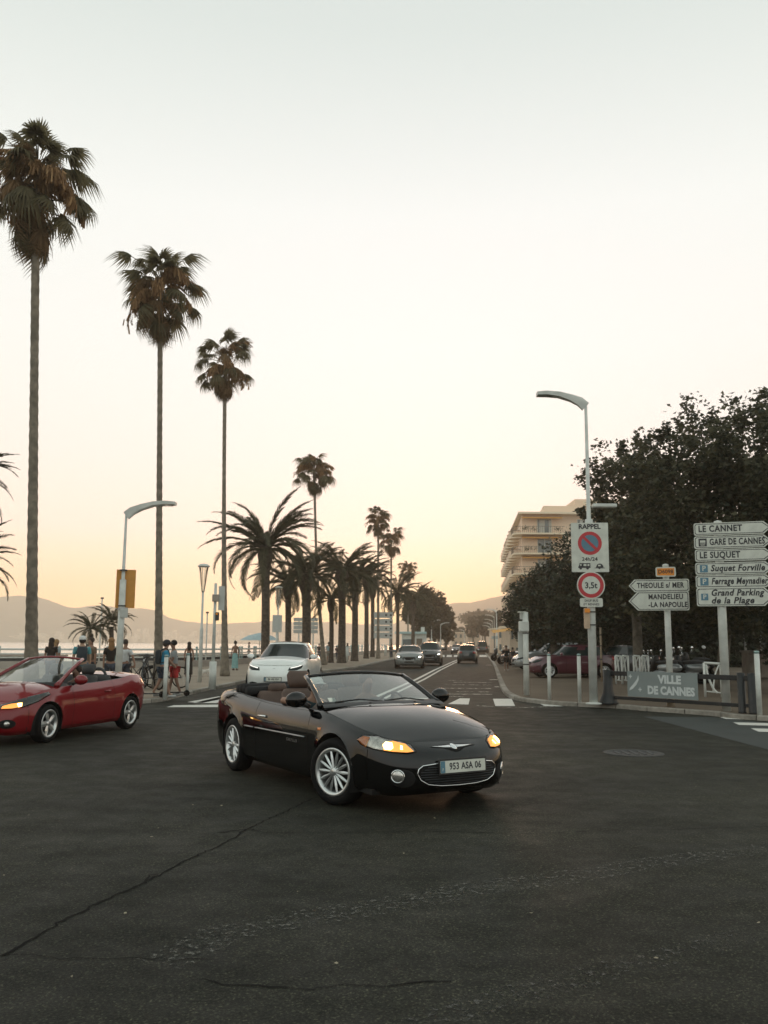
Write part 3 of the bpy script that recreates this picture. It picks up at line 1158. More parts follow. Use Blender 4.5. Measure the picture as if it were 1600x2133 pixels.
date_palm(233, 54, 1295, 'small weeping palm on the beach directly behind the yellow backed lamp post', .48, seed=22, n=26, r=.14, zb=-1.6, group='small palms on the beach', boot=False, ragged=True)


def leaf_cloud(name, clumps, per, leaf, rad, seed, material, flat=.8):
    """clumps: array of centres; every clump is a spray of small lobed leaves"""
    rs = np.random.RandomState(seed)
    C = np.repeat(np.asarray(clumps), per, axis=0)
    n = len(C)
    off = rs.normal(0, 1, (n, 3)) * rad * np.array([1, 1, flat]) * .55
    c = C + off
    a = rs.rand(n) * 2 * np.pi
    tilt = rs.normal(.5, .45, n)
    u = np.stack([np.cos(a), np.sin(a), -np.sin(tilt) * .6], 1)
    u /= np.linalg.norm(u, axis=1)[:, None]
    r_ = rs.normal(0, 1, (n, 3))
    w = np.cross(u, r_)
    w /= np.linalg.norm(w, axis=1)[:, None] + 1e-6
    s = leaf * (.6 + .8 * rs.rand(n))[:, None]
    nn = np.cross(u, w)
    v = np.stack([c - u * s * .5, c + w * s * .42 + nn * s * .08, c + u * s * .15 + w * s * .16, c + u * s * .62, c + u * s * .12 - w * s * .18, c - w * s * .42 + nn * s * .08], 1).reshape(-1, 3)
    i = np.arange(n) * 6
    f = np.concatenate([np.stack([i, i + 1, i + 2, i + 3], 1), np.stack([i, i + 3, i + 4, i + 5], 1)])
    return fast_mesh(name, v, f, M[material])


def crown_points(rs, n, c, r, lump=.35, shell=.55, zmin=None):
    out = []
    ph = [rs.uniform(0, 6.28) for _ in range(6)]
    while len(out) < n:
        v = Vector((rs.gauss(0, 1), rs.gauss(0, 1), rs.gauss(0, 1))).normalized()
        k = 1 + lump * (.5 * math.sin(3 * v.x + ph[0]) * math.sin(4 * v.z + ph[1]) + .35 * math.sin(7 * v.x + 5 * v.y + ph[2]) + .25 * math.sin(11 * v.z + 9 * v.x + ph[3]))
        t_ = (shell + (1 - shell) * rs.random() ** .7) if rs.random() < .75 else rs.random() ** .5
        p = Vector((c[0] + v.x * r[0] * k * t_, c[1] + v.y * r[1] * k * t_, c[2] + v.z * r[2] * k * t_))
        if zmin is None or p.z > zmin:
            out.append(p)
    return out


def broad_tree(loc, cz, r, label, group, nclump=420, per=42, leaf=.16, crad=.42, seed=0, material='plane_leaf', trunk_r=.2, lump=.35, zmin=1.9, sprigs=40, name='plane_tree'):
    rs = random.Random(seed)
    th = thing(name, label, 'tree', (loc[0], loc[1], loc[2] if len(loc) > 2 else KZ), 0, group)
    pts = crown_points(rs, nclump, (0, 0, cz), r, lump, zmin=zmin)
    for i in range(sprigs):                                   # shoots that stand out of the crown
        v = Vector((rs.gauss(0, 1), rs.gauss(0, 1), abs(rs.gauss(0, 1)) + .1)).normalized()
        p = Vector((v.x * r[0], v.y * r[1], cz + v.z * r[2]))
        L = rs.uniform(.3, 1.0) * r[2] * .22
        d = (v + Vector((rs.uniform(-.2, .2), rs.uniform(-.2, .2), .9))).normalized()
        for k in range(4):
            pts.append(p + d * L * k / 3 + v * .05)
    me = leaf_cloud('crown', [tuple(p) for p in pts[:nclump]], per, leaf, crad, seed, material)
    obj('crown', me, th)
    if sprigs:
        obj('shoots', leaf_cloud('shoots', [tuple(p) for p in pts[nclump:]], 13, leaf * 1.0, crad * .42, seed + 1, material), th)
    mb = MB()
    top = Vector((rs.uniform(-.2, .2), rs.uniform(-.2, .2), max(1.8, cz - r[2] * .55)))
    mb.tube([(0, 0, -.05), (0, 0, .4), top * .5 + Vector((.06, 0, 0)), top], [trunk_r * 1.35, trunk_r * 1.05, trunk_r * .95, trunk_r * .85], 12)
    mb.build('trunk', 'bark', th, True)
    mb = MB()
    for i in range(9):
        e = pts[rs.randrange(nclump)]
        m_ = top.lerp(e, .5) + Vector((rs.uniform(-.3, .3), rs.uniform(-.3, .3), .3))
        mb.tube([top - Vector((0, 0, .2)), m_, e], [trunk_r * .55, trunk_r * .33, trunk_r * .1], 7)
    mb.build('limb', 'bark', th, True)
    return th


G1 = 'leafy trees over the parking on the right'
def tree_px(px, Y, py_c, rpx, rz_px, ry, label, **kw):
    c = at(px, py_c, Y)
    k = Y / FPX
    broad_tree((c.x, Y), c.z - KZ, (rpx * k, ry, rz_px * k), label, G1, **kw)


tree_px(1490, 31, 1102, 228, 222, 3.2, 'large plane tree behind the stack of white direction signs', seed=31, nclump=620, per=40, leaf=.17, sprigs=85)
tree_px(1690, 28, 1062, 225, 225, 3.2, 'plane tree cut off by the right edge, tallest leafy top in view', seed=32, nclump=520, per=40, leaf=.17, sprigs=70)
tree_px(1320, 36, 1110, 105, 165, 2.2, 'plane tree between the no parking sign pole and the left pointing signs', seed=33, nclump=330, per=40, leaf=.17, sprigs=40)
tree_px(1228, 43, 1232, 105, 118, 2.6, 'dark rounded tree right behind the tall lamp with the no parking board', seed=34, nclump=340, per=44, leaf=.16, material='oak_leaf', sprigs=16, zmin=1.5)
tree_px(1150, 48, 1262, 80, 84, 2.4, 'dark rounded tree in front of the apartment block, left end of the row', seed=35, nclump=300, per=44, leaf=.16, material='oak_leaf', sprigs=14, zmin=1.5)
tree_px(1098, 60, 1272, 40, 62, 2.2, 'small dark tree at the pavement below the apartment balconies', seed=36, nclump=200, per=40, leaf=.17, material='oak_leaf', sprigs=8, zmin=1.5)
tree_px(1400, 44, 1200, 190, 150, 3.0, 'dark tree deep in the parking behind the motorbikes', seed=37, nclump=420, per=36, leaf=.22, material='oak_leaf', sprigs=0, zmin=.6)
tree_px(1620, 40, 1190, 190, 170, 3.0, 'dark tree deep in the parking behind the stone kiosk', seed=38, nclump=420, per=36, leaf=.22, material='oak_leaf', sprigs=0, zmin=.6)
hd_ = thing('hedge', 'tall dark hedge closing the back of the shaded parking', 'hedge', (0, 0, 0), 0)
rs_h = random.Random(77)
hp = [(ax(px, 62) + rs_h.gauss(0, .3), 62 + rs_h.gauss(0, .5), KZ + rs_h.uniform(.1, 4.2)) for px in np.linspace(1120, 1760, 150) for _ in range(7)]
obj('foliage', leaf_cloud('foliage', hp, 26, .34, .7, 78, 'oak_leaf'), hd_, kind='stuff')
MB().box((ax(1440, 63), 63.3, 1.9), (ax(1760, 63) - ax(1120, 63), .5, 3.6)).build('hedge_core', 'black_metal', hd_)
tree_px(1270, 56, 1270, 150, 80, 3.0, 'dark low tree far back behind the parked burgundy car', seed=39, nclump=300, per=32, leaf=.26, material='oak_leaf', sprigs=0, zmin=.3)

G2 = 'round trees further along the boulevard'
def far_tree(px, Y, py_c, rpx, rzp, label, seed, material='warm_leaf', name='round_tree', n=150, per=34):
    c = at(px, py_c, Y)
    k = Y / FPX
    broad_tree((c.x, Y), c.z - KZ, (rpx * k, rpx * k * .8, rzp * k), label, G2, nclump=n, per=per, leaf=.006 * Y * .55, crad=rpx * k * .2, seed=seed, material=material,
               trunk_r=.3, lump=.3, zmin=None, sprigs=0, name=name)


far_tree(872, 140, 1268, 34, 44, 'dark round tree left of the two small modern lamps', 41, 'date_leaf', n=220)
far_tree(905, 165, 1288, 34, 44, 'warm edged round tree behind the two small modern lamps', 42, 'date_leaf', n=240)
far_tree(928, 190, 1303, 18, 34, 'smallest of the round trees on the sea side of the road', 43, n=120)
far_tree(960, 330, 1322, 16, 14, 'hazy low tree in the distance over the far oncoming cars', 44, 'oak_leaf', n=80)
far_tree(985, 300, 1308, 14, 20, 'hazy tree left of the pair of distant houses', 45, 'oak_leaf', n=80)
far_tree(1010, 260, 1303, 18, 22, 'hazy tree with a domed crown at the end of the road', 46, 'oak_leaf', n=110)
far_tree(1042, 230, 1300, 20, 26, 'hazy tree behind the row of right hand lamps', 47, 'oak_leaf', n=110)
far_tree(1005, 420, 1290, 40, 14, 'long wooded hump under the mountain at the end of the road', 48, 'oak_leaf', n=140)
# ------------------------------------------------------------------ cars
def paint(name, col, rough=.35, coat=1.0, metal=0.0, spec=.5):
    m = mat(name, col, rough, metal, var=.03, scale=2, coat=coat, spec=spec)
    m.node_tree.nodes['Principled BSDF'].inputs['Coat IOR'].default_value = 1.5
    return m


M['car_black'] = paint('car_black', (.0025, .003, .0033), .3, spec=0)
M['car_red'] = paint('car_red', (.19, .006, .010), .45, spec=.1)
M['car_white'] = paint('car_white', (.80, .82, .79), .35)
M['car_grey'] = paint('car_grey', (.20, .21, .20), .3, metal=.3)
M['car_dark'] = paint('car_dark', (.025, .027, .028), .35)
M['car_teal'] = paint('car_teal', (.028, .042, .048), .35)
M['car_burgundy'] = paint('car_burgundy', (.075, .008, .020), .35)
M['car_silver'] = paint('car_silver', (.34, .36, .36), .3, metal=.4)
M['car_glass'] = mat('car_glass', (.016, .026, .026), .08, var=.05, spec=.25)
M['glass'] = glass_mat('glass', (.78, .87, .84), 1.6, .17)
M['lens'] = glass_mat('lens', (.95, .95, .93), 1.45, .03)
M['gap'] = mat('gap', (.003, .003, .003), .9)
M['reflector'] = mat('reflector', (.55, .53, .50), .22, metal=.85, var=.3, scale=22)
M['amber'] = mat('amber', (.75, .20, .025), .25, var=.15, scale=20, coat=.8)
M['amber_lit'] = mat('amber_lit', (.8, .35, .08), .3, emit=(1.0, .36, .06), estr=1.3, var=.1)
M['lamp_lit'] = mat('lamp_lit', (.9, .7, .4), .3, emit=(1.0, .58, .18), estr=13, var=.02)
M['lamp_white'] = mat('lamp_white', (.9, .9, .85), .3, emit=(1.0, .93, .78), estr=5, var=.02)
M['lamp_dim'] = mat('lamp_dim', (.8, .8, .78), .2, emit=(1.0, .95, .85), estr=.9, var=.02)
M['tail_red'] = mat('tail_red', (.28, .01, .01), .2, coat=.8)
M['leather'] = mat('leather', (.085, .050, .036), .6, var=.1, scale=5, bump=.1)
M['leather_dark'] = mat('leather_dark', (.03, .030, .032), .6, var=.1)
M['carpet'] = mat('carpet', (.03, .025, .022), .95)
M['alloy'] = mat('alloy', (.62, .63, .62), .28, metal=.75, var=.06)


def pchip(xs, ys):
    xs, ys = np.asarray(xs, float), np.asarray(ys, float)
    if xs[0] > xs[-1]:
        xs, ys = xs[::-1], ys[::-1]
    h = np.diff(xs)
    d = np.diff(ys) / h
    m = np.zeros(len(xs))
    for i in range(1, len(xs) - 1):
        if d[i - 1] * d[i] > 0:
            w1, w2 = 2 * h[i] + h[i - 1], h[i] + 2 * h[i - 1]
            m[i] = (w1 + w2) / (w1 / d[i - 1] + w2 / d[i])
    m[0], m[-1] = d[0], d[-1]
    def f(x):
        x = np.clip(np.asarray(x, float), xs[0], xs[-1])
        i = np.clip(np.searchsorted(xs, x) - 1, 0, len(h) - 1)
        t_ = (x - xs[i]) / h[i]
        return ((1 + 2 * t_) * (1 - t_) ** 2 * ys[i] + t_ * (1 - t_) ** 2 * h[i] * m[i] + t_ * t_ * (3 - 2 * t_) * ys[i + 1] + t_ * t_ * (t_ - 1) * h[i] * m[i + 1])
    return f


class Body:
    """skirt (bumpers, wings, doors) swept round the plan outline, plus bonnet and rear deck patches"""
    def __init__(s, sp, step=.03, nv=26):
        s.sp = sp
        plan = sp['plan']
        pts = catmull([(x, y, 0) for x, y in plan], 24)
        X0 = np.array([p.x for p in pts]); Y0 = np.array([max(0, p.y) for p in pts])
        L = np.concatenate([[0], np.cumsum(np.hypot(np.diff(X0), np.diff(Y0)))])
        t_ = np.linspace(0, L[-1], int(L[-1] / step))
        s.fx = lambda q: np.interp(q, L, X0)
        s.fy = lambda q: np.interp(q, L, Y0)
        # gap lines at fixed x on the flank
        xs_ = s.fx(t_)
        extra = []
        for gx in sp.get('gaps', []):
            i = int(np.argmin(np.abs(xs_ - gx) + (s.fy(t_) < sp['W'] * .35) * 9))
            t_ = np.delete(t_, i)
            xs_ = s.fx(t_)
            for q in (-.004, .004):
                # find arc length where x = gx+q on the flank
                tt = np.linspace(.3, L[-1] - .3, 6000)
                extra.append(tt[np.argmin(np.abs(s.fx(tt) - gx - q))])
        t_ = np.sort(np.concatenate([t_, extra]))
        v = np.linspace(0, 1, nv)
        s.t, s.v = t_, v
        x, y = s.fx(t_), s.fy(t_)
        e = .015
        tx, ty = s.fx(t_ + e) - s.fx(t_ - e), s.fy(t_ + e) - s.fy(t_ - e)
        ln = np.hypot(tx, ty) + 1e-9
        nx, ny = ty / ln, -tx / ln
        nx[0], ny[0], nx[-1], ny[-1] = 1, 0, -1, 0
        k = np.ones(9) / 9
        nx = np.convolve(np.pad(nx, 4, 'edge'), k, 'valid'); ny = np.convolve(np.pad(ny, 4, 'edge'), k, 'valid')
        ny[0] = ny[-1] = 0
        s.nx, s.ny = nx, ny
        If, Is, Ir = (pchip(*zip(*sp[q])) for q in ('If', 'Is', 'Ir'))
        wf, wr, ws = np.clip(nx, 0, 1) ** 2, np.clip(-nx, 0, 1) ** 2, ny ** 2
        ins = wf[:, None] * If(v)[None] + ws[:, None] * Is(v)[None] + wr[:, None] * Ir(v)[None]
        zt, zb = pchip(*zip(*sp['ztop']))(x), pchip(*zip(*sp['zbot']))(x)
        s.Z = zb[:, None] + (zt - zb)[:, None] * v[None]
        s.X = x[:, None] - nx[:, None] * ins
        s.Y = np.maximum(0, y[:, None] - ny[:, None] * ins)
        s.Y[0] = s.Y[-1] = 0
        s.bx = x
        s.X0, s.Z0, s.Y0 = s.X.copy(), s.Z.copy(), s.Y.copy()
        # wheel arches: pull grid points out to the arch circle
        s.inarch = np.zeros(s.X.shape, bool)
        for ax_ in sp['axles']:
            r = np.hypot(s.X - ax_, s.Z - sp['R'])
            m = (r < sp['Ra']) & (ny[:, None] > .3)
            s.inarch |= m
        keep = ~(s.inarch[:-1, :-1] & s.inarch[1:, :-1] & s.inarch[:-1, 1:] & s.inarch[1:, 1:])
        s.keep = keep
        for ax_ in sp['axles']:
            dx, dz = s.X - ax_, s.Z - sp['R']
            r = np.hypot(dx, dz)
            m = (r < sp['Ra']) & (ny[:, None] > .3)
            k = sp['Ra'] / np.maximum(r, .05)
            s.X = np.where(m, ax_ + dx * k, s.X)
            s.Z = np.where(m, sp['R'] + dz * k, s.Z)
            # flared lip round the arch
            r2 = np.hypot(s.X - ax_, s.Z - sp['R'])
            g = np.exp(-((r2 - sp['Ra']) / .045) ** 2) * (ny[:, None] > .3) * .012
            s.Y = s.Y + g

    def edge(s, which):
        """inner top edge of the skirt as functions of x: half width and height"""
        m = s.bx > s.sp['mid'] if which == 'front' else s.bx < s.sp['mid']
        X, Y, Z = s.X0[m, -1], s.Y0[m, -1], s.Z0[m, -1]
        o = np.argsort(X)
        return X[o], Y[o], Z[o]

    def parts(s, classify):
        """classify(x, z, v, nx) -> part name or None"""
        out = {}
        nt_, nv = s.X.shape
        xc = (s.X0[:-1, :-1] + s.X0[1:, 1:]) / 2
        zc = (s.Z0[:-1, :-1] + s.Z0[1:, 1:]) / 2
        for i in range(nt_ - 1):
            for j in range(nv - 1):
                if not s.keep[i, j]:
                    continue
                nm = classify(xc[i, j], zc[i, j], (s.v[j] + s.v[j + 1]) / 2, s.nx[i])
                if nm:
                    out.setdefault(nm, []).append((i, j))
        return out

    def build(s, th, classify, materials, default):
        nt_, nv = s.X.shape
        objs = {}
        for nm, cells in s.parts(classify).items():
            idx, V_, F_ = {}, [], []
            def vid(i, j, sg):
                if i in (0, nt_ - 1):
                    sg = 1
                q = (i, j, sg)
                if q not in idx:
                    idx[q] = len(V_)
                    V_.append((s.X[i, j], s.Y[i, j] * sg, s.Z[i, j]))
                return idx[q]
            for i, j in cells:
                a = [vid(i, j, 1), vid(i + 1, j, 1), vid(i + 1, j + 1, 1), vid(i, j + 1, 1)]
                b_ = [vid(i, j, -1), vid(i, j + 1, -1), vid(i + 1, j + 1, -1), vid(i + 1, j, -1)]
                F_ += [tuple(a), tuple(b_)]
            base = nm.split(':')[0]
            if base in ('door', 'front_wing', 'rear_wing', 'sill', 'rear_door'):    # one on each flank
                for sg in (1, -1):
                    ff = [f for k, f in enumerate(F_) if (k % 2 == 0) == (sg == 1)]
                    used = sorted({i for f in ff for i in f})
                    re = {o_: n_ for n_, o_ in enumerate(used)}
                    objs[nm, sg] = MB().add([V_[i] for i in used], [tuple(re[i] for i in f) for f in ff]).build(base, materials.get(base, default), th, True)
            else:
                objs[nm, 0] = MB().add(V_, F_).build(base, materials.get(base, default), th, True)
        return objs

    def liner(s, th, d=.022):
        """dark inner shell behind the panel gaps"""
        st = 3
        I = list(range(0, s.X.shape[0], st)) + [s.X.shape[0] - 1]
        J = list(range(0, s.X.shape[1], st)) + [s.X.shape[1] - 1]
        V_, F_ = [], []
        for sg in (1, -1):
            k0 = len(V_)
            for i in I:
                for j in J:
                    V_.append((s.X0[i, j] - s.nx[i] * d, sg * max(0, s.Y0[i, j] - s.ny[i] * d), s.Z0[i, j] - (.02 if j == J[-1] else 0)))
            n = len(J)
            for a in range(len(I) - 1):
                for b_ in range(n - 1):
                    if s.inarch[I[a], J[b_]] or s.inarch[I[a + 1], J[b_]] or s.inarch[I[a], J[b_ + 1]] or s.inarch[I[a + 1], J[b_ + 1]]:
                        continue
                    F_.append((k0 + a * n + b_, k0 + a * n + b_ + 1, k0 + (a + 1) * n + b_ + 1, k0 + (a + 1) * n + b_))
        return MB().add(V_, F_).build('inner_shell', 'gap', th)

    def patch(s, th, name, which, x_in, zc, m, x_out=None, shrink=.006, n=22, under=True, p=2.4, hollow=None):
        """bonnet or deck: spans between the skirt's inner edges, centre line height zc(x)"""
        X, Y, Z = s.edge(which)
        xo = (X[-1] if which == 'front' else X[0]) if x_out is None else x_out
        u = np.linspace(0, 1, 34)
        xs_ = x_in + (xo - x_in) * (1 - (1 - u) ** 1.8)
        zf = pchip(*zip(*zc))
        def surf(lower, sh):
            V_, F_ = [], []
            sv = np.linspace(-1, 1, 2 * n + 1)
            for x in xs_:
                ye = np.interp(x, X, Y) - sh
                ze = np.interp(x, X, Z)
                fall = 1 - abs((x - x_in) / (xo - x_in)) ** 5
                x_ = x - sh * (1 if which == 'front' else -1) * (x == xs_[-1])
                for q in sv:
                    z = ze + (float(zf(x)) - ze) * fall * (1 - abs(q) ** p) - lower
                    V_.append((x_, max(0, ye) * q, z))
            m_ = len(sv)
            for i in range(len(xs_) - 1):
                for j in range(m_ - 1):
                    F_.append((i * m_ + j, i * m_ + j + 1, (i + 1) * m_ + j + 1, (i + 1) * m_ + j) if which == 'rear' else
                              (i * m_ + j, (i + 1) * m_ + j, (i + 1) * m_ + j + 1, i * m_ + j + 1))
            return V_, F_
        V_, F_ = surf(0, shrink)
        o = MB().add(V_, F_).build(name, m, th, True)
        if under:
            V_, F_ = surf(.02, -.01)
            MB().add(V_, F_).build('inner_shell', 'gap', th)
        return o

    def bvh(s):
        V_, F_ = [], []
        nt_, nv = s.X0.shape
        for sg in (1, -1):
            k0 = len(V_)
            V_ += [(s.X0[i, j], sg * s.Y0[i, j], s.Z0[i, j]) for i in range(nt_) for j in range(nv)]
            for i in range(nt_ - 1):
                for j in range(nv - 1):
                    F_.append((k0 + i * nv + j, k0 + (i + 1) * nv + j, k0 + (i + 1) * nv + j + 1, k0 + i * nv + j + 1))
        s._bvh = BVHTree.FromPolygons(V_, F_)
        return s._bvh


def conform(bvh, poly, frame, m, th, name, off=.004, bulge=0.0, rings=4, lip=.02, n_sub=3, smooth=True, back=4.0, **kw):
    """a panel whose outline POLY (2d) is thrown onto the body along frame[2]; frame = (right, up, direction)"""
    rt, up, dr = (Vector(q).normalized() for q in frame)
    P2 = []
    for i in range(len(poly)):
        a, b_ = Vector(poly[i]), Vector(poly[(i + 1) % len(poly)])
        P2 += [a.lerp(b_, k / n_sub) for k in range(n_sub)]
    c = sum((q for q in P2), Vector((0, 0))) / len(P2)
    V_, F_ = [], []
    n = len(P2)
    last = None
    def hit(q, o_):
        nonlocal last
        org = rt * q.x + up * q.y - dr * back
        loc, nrm, _, dist = bvh.ray_cast(org, dr)
        if loc is None:
            loc = org + dr * last
        else:
            last = dist
        return loc - dr * o_
    V_.append(hit(c, off + bulge))
    for r_ in range(1, rings + 1):
        k = r_ / rings
        for q in P2:
            V_.append(hit(c + (q - c) * k, off + bulge * (1 - k ** 2)))
    for q in P2:
        V_.append(hit(q, -lip))
    for i in range(n):
        j = (i + 1) % n
        F_.append((0, 1 + i, 1 + j))
        for r_ in range(rings):
            a = 1 + r_ * n
            F_.append((a + i, a + n + i, a + n + j, a + j))
    o = MB().add(V_, F_).build(name, m, th, smooth, **kw)
    edge = [V_[1 + (rings - 1) * n + i] for i in range(n)]
    return o, edge


def wheel(th, pos, R, rr, w, side, spokes, m='alloy', steer=0.0, style='thin', name='wheel'):
    """thing > wheel (empty) > tyre, rim, hub; the rim disc faces local +Y times side"""
    e = bpy.data.objects.new(name, None)
    COL.objects.link(e)
    e.parent = th
    e.location = pos
    e.rotation_euler = (0, 0, steer + (math.pi if side < 0 else 0))
    h = w / 2
    prof = [(rr, -h * .8), (rr + .02, -h), (R - .04, -h), (R - .008, -h * .8), (R, -h * .5), (R, h * .5), (R - .008, h * .8), (R - .04, h), (rr + .03, h * 1.0), (rr + .006, h * .88), (rr, h * .7)]
    MB().lathe(prof, 40, axis='Y', caps=False).build('tyre', 'rubber', e, True)
    mb = MB().lathe([(rr + .012, h * .86), (rr + .012, h * .95), (rr - .004, h * .97), (rr - .022, h * .88), (rr - .03, h * .4), (rr - .035, -h * .7), (rr, -h * .75)], 40, axis='Y', caps=False)
    mb.build('rim', m, e, True)
    MB().lathe([(0, -h * .35), (rr * .62, -h * .35), (rr * .62, -h * .30), (0, -h * .30)], 24, axis='Y').build('brake_disc', 'dark_metal', e)
    MB().lathe([(0, -h * .6), (rr - .03, -h * .6)], 24, axis='Y').build('back_plate', 'gap', e)
    mb = MB()
    for i in range(spokes):
        a = 2 * math.pi * i / spokes
        c, s_ = math.cos(a), math.sin(a)
        def pt(r, t_, y):
            return (r * c - t_ * s_, y, r * s_ + t_ * c)
        if style == 'thin':
            w0, w1, w2 = .010, .017, .010
        elif style == 'fat':
            w0, w1, w2 = .035, .050, .028
        else:
            w0, w1, w2 = .022, .028, .024
        y0, y1, y2 = h * .70, h * .86, h * .72
        rm = rr * .6
        v = [pt(.04, -w0, y0), pt(.04, w0, y0), pt(rm, w1, y1 - .014), pt(rr - .012, w2, y2), pt(rr - .012, -w2, y2), pt(rm, -w1, y1 - .014),
             pt(.04, 0, y0 + .012), pt(rm, 0, y1), pt(rr - .012, 0, y2 + .010),
             pt(.04, 0, y0 - .03), pt(rm, 0, y1 - .045), pt(rr - .012, 0, y2 - .03)]
        f = [(0, 6, 7, 5), (6, 1, 2, 7), (5, 7, 8, 4), (7, 2, 3, 8), (0, 5, 10, 9), (1, 9, 10, 2), (5, 4, 11, 10), (2, 10, 11, 3)]
        mb.add(v, f)
    mb.build('spoke', m, e)
    MB().lathe([(0, h * .84), (.025, h * .84), (.034, h * .76), (.06, h * .72), (.065, h * .3)], 18, axis='Y').build('hub', m, e, True)
    return e


def arch_liner(th, axx, R, Ra, ytrack, depth=.30):
    for sg in (1, -1):
        V_, F_ = [], []
        n = 20
        for j, y in enumerate((ytrack - .012, ytrack - depth)):
            for i in range(n + 1):
                a = math.radians(-25 + 230 * i / n)
                V_.append((axx + (Ra + .004) * math.cos(a), sg * y, R + (Ra + .004) * math.sin(a)))
        V_.append((axx, sg * (ytrack - depth), R))
        for i in range(n):
            F_.append((i, i + 1, n + 2 + i, n + 1 + i))
            F_.append((n + 1 + i, n + 2 + i, 2 * n + 2))
        MB().add(V_, F_).build('wheel_arch_liner', 'gap', th)


def seat(th, x, y, z, m, w=.50, hr=True, lean=.32):
    mb = MB().box((x + .02, y, z + .07), (.50, w, .14), bev=.05)
    mb.build('seat', m, th, True)
    mt = Matrix.Rotation(-lean, 4, 'Y')
    MB().box((x - .33, y, z + .40), (.13, w * .96, .58), bev=.05, mtx=mt).build('seat_back', m, th, True)
    if hr:
        MB().box((x - .47, y, z + .79), (.10, w * .58, .20), bev=.045, mtx=mt).build('headrest', m, th, True)


def screen_glass(th, xb, zb_, wb, xt, zt_, wt, bow, frame_m, glass_m='glass', r=.026, n=16, m_=8, header=.03):
    """curved windscreen with its frame; returns the surface function"""
    def S(u, w):
        x = xb + (xt - xb) * w + bow * (1 - u * u) * (1 - .35 * w) + .03 * math.sin(math.pi * w)
        y = u * (wb + (wt - wb) * w)
        z = zb_ + (zt_ - zb_) * w - .035 * u * u * (w) + .01 * (1 - u * u)
        return Vector((x, y, z))
    V_ = [S(-1 + 2 * i / n, j / m_) for j in range(m_ + 1) for i in range(n + 1)]
    F_ = [(j * (n + 1) + i, j * (n + 1) + i + 1, (j + 1) * (n + 1) + i + 1, (j + 1) * (n + 1) + i) for j in range(m_) for i in range(n)]
    MB().add(V_, F_).build('windscreen', glass_m, th, True)
    for sg in (1, -1):
        MB().tube([S(sg * 1.0, -.10)] + [S(sg * 1.0, k / 6) for k in range(7)], [r * 1.7, r * 1.45] + [r * 1.05] * 6, 10).build('screen_pillar', frame_m, th, True)
    MB().tube([S(-1.0 + 2 * k / 14, 1.0) for k in range(15)], header, 10, flat=.7).build('screen_header', frame_m, th, True)
    MB().tube([S(-1.0 + 2 * k / 14, -.02) for k in range(15)], .018, 8).build('screen_seal', 'plastic_black', th, True)
    return S


def mirror(th, x, y, z, m, sg, size=1.0, out=None):
    mb = MB().ell((x, y + sg * .13 * size, z + .03), (.075 * size, .125 * size, .085 * size), 14, 8)
    o = mb.build('door_mirror', m, th, True)
    MB().tube([(x + .02, y - sg * .02, z - .05), (x + .01, y + sg * .06, z)], .028, 8).build('mirror_arm', 'plastic_black', o, True)
    MB().lathe([(0, -.062 * size), (.07 * size, -.060 * size), (.075 * size, -.05 * size)], 14, c=(x - .004, y + sg * .14 * size, z + .03), axis='X').build('mirror_glass', 'chrome', o)
    return o


def plate(th, frame_o, string, w=.52, h=.11, rot=(0, 0, 0), blue=True, tsize=.086):
    """number plate facing local +X before ROT"""
    e = bpy.data.objects.new('number_plate', None)
    COL.objects.link(e)
    e.parent = th
    e.location = frame_o
    e.rotation_euler = rot
    MB().prism(rrect(w + .03, h + .03, .012), -.012, .0, 'YZ').build('plate_holder', 'plastic_black', e)
    MB().prism(rrect(w, h, .008), .0, .003, 'YZ').build('plate_face', 'sign_white', e)
    if blue:
        MB().prism(rrect(.05, h - .004, .004, x0=-w / 2 + .027), .003, .005, 'YZ').build('blue_strip', 'blue_sign', e)
        text(e, 'F', (.0055, -w / 2 + .027, -.025), .04, 'sign_white', rot=(math.pi / 2, 0, math.pi / 2), align='CENTER')
    text(e, string, (.0045, .025 if blue else 0, 0), tsize, 'ink', rot=(math.pi / 2, 0, math.pi / 2), bold=.0022, align='CENTER', sx=.84, spacing=1.06)
    return e


# ---------------------------------------------------- the black convertible
BLK = dict(W=.88, mid=0.0, R=.325, Ra=.375, axles=(1.345, -1.345),
           plan=[(2.33, 0), (2.315, .28), (2.24, .53), (2.05, .715), (1.72, .83), (1.3, .872), (.7, .885), (0, .888), (-.8, .888), (-1.4, .878), (-1.95, .84), (-2.32, .72), (-2.52, .50), (-2.59, .25), (-2.60, 0)],
           If=[(0, .12), (.12, .035), (.3, 0), (.5, .0), (.66, .012), (.80, .05), (.92, .125), (1, .20)],
           Is=[(0, .10), (.10, .035), (.3, .008), (.55, 0), (.74, .008), (.88, .03), (.96, .065), (1, .10)],
           Ir=[(0, .14), (.15, .03), (.4, 0), (.6, .015), (.85, .05), (.95, .10), (1, .17)],
           ztop=[(-2.60, .90), (-2.2, .945), (-1.6, .955), (-1.1, .925), (-.4, .895), (.5, .885), (.95, .885), (1.35, .83), (1.8, .745), (2.1, .685), (2.33, .655)],
           zbot=[(-2.6, .27), (-2.2, .24), (-1.9, .18), (1.8, .18), (2.1, .17), (2.33, .19)],
           gaps=[.80, -.62, 1.90, -2.02])
pf, pr = gp(703, 1671, 0), gp(487, 1598, 0)            # right-hand front and rear wheels on the road
mid = (pf + pr) / 2
hd = math.atan2(pf.y - pr.y, pf.x - pr.x)
wbm = (pf - pr).length
SC = wbm / 2.69
print('black car wheelbase', wbm, 'scale', SC)
hd_b = hd
fw = Vector((math.cos(hd), math.sin(hd), 0))
lf = Vector((-fw.y, fw.x, 0))
SC = 1.0
ctr = mid + lf * (.80 * SC) + Vector((.05, -.22, 0))
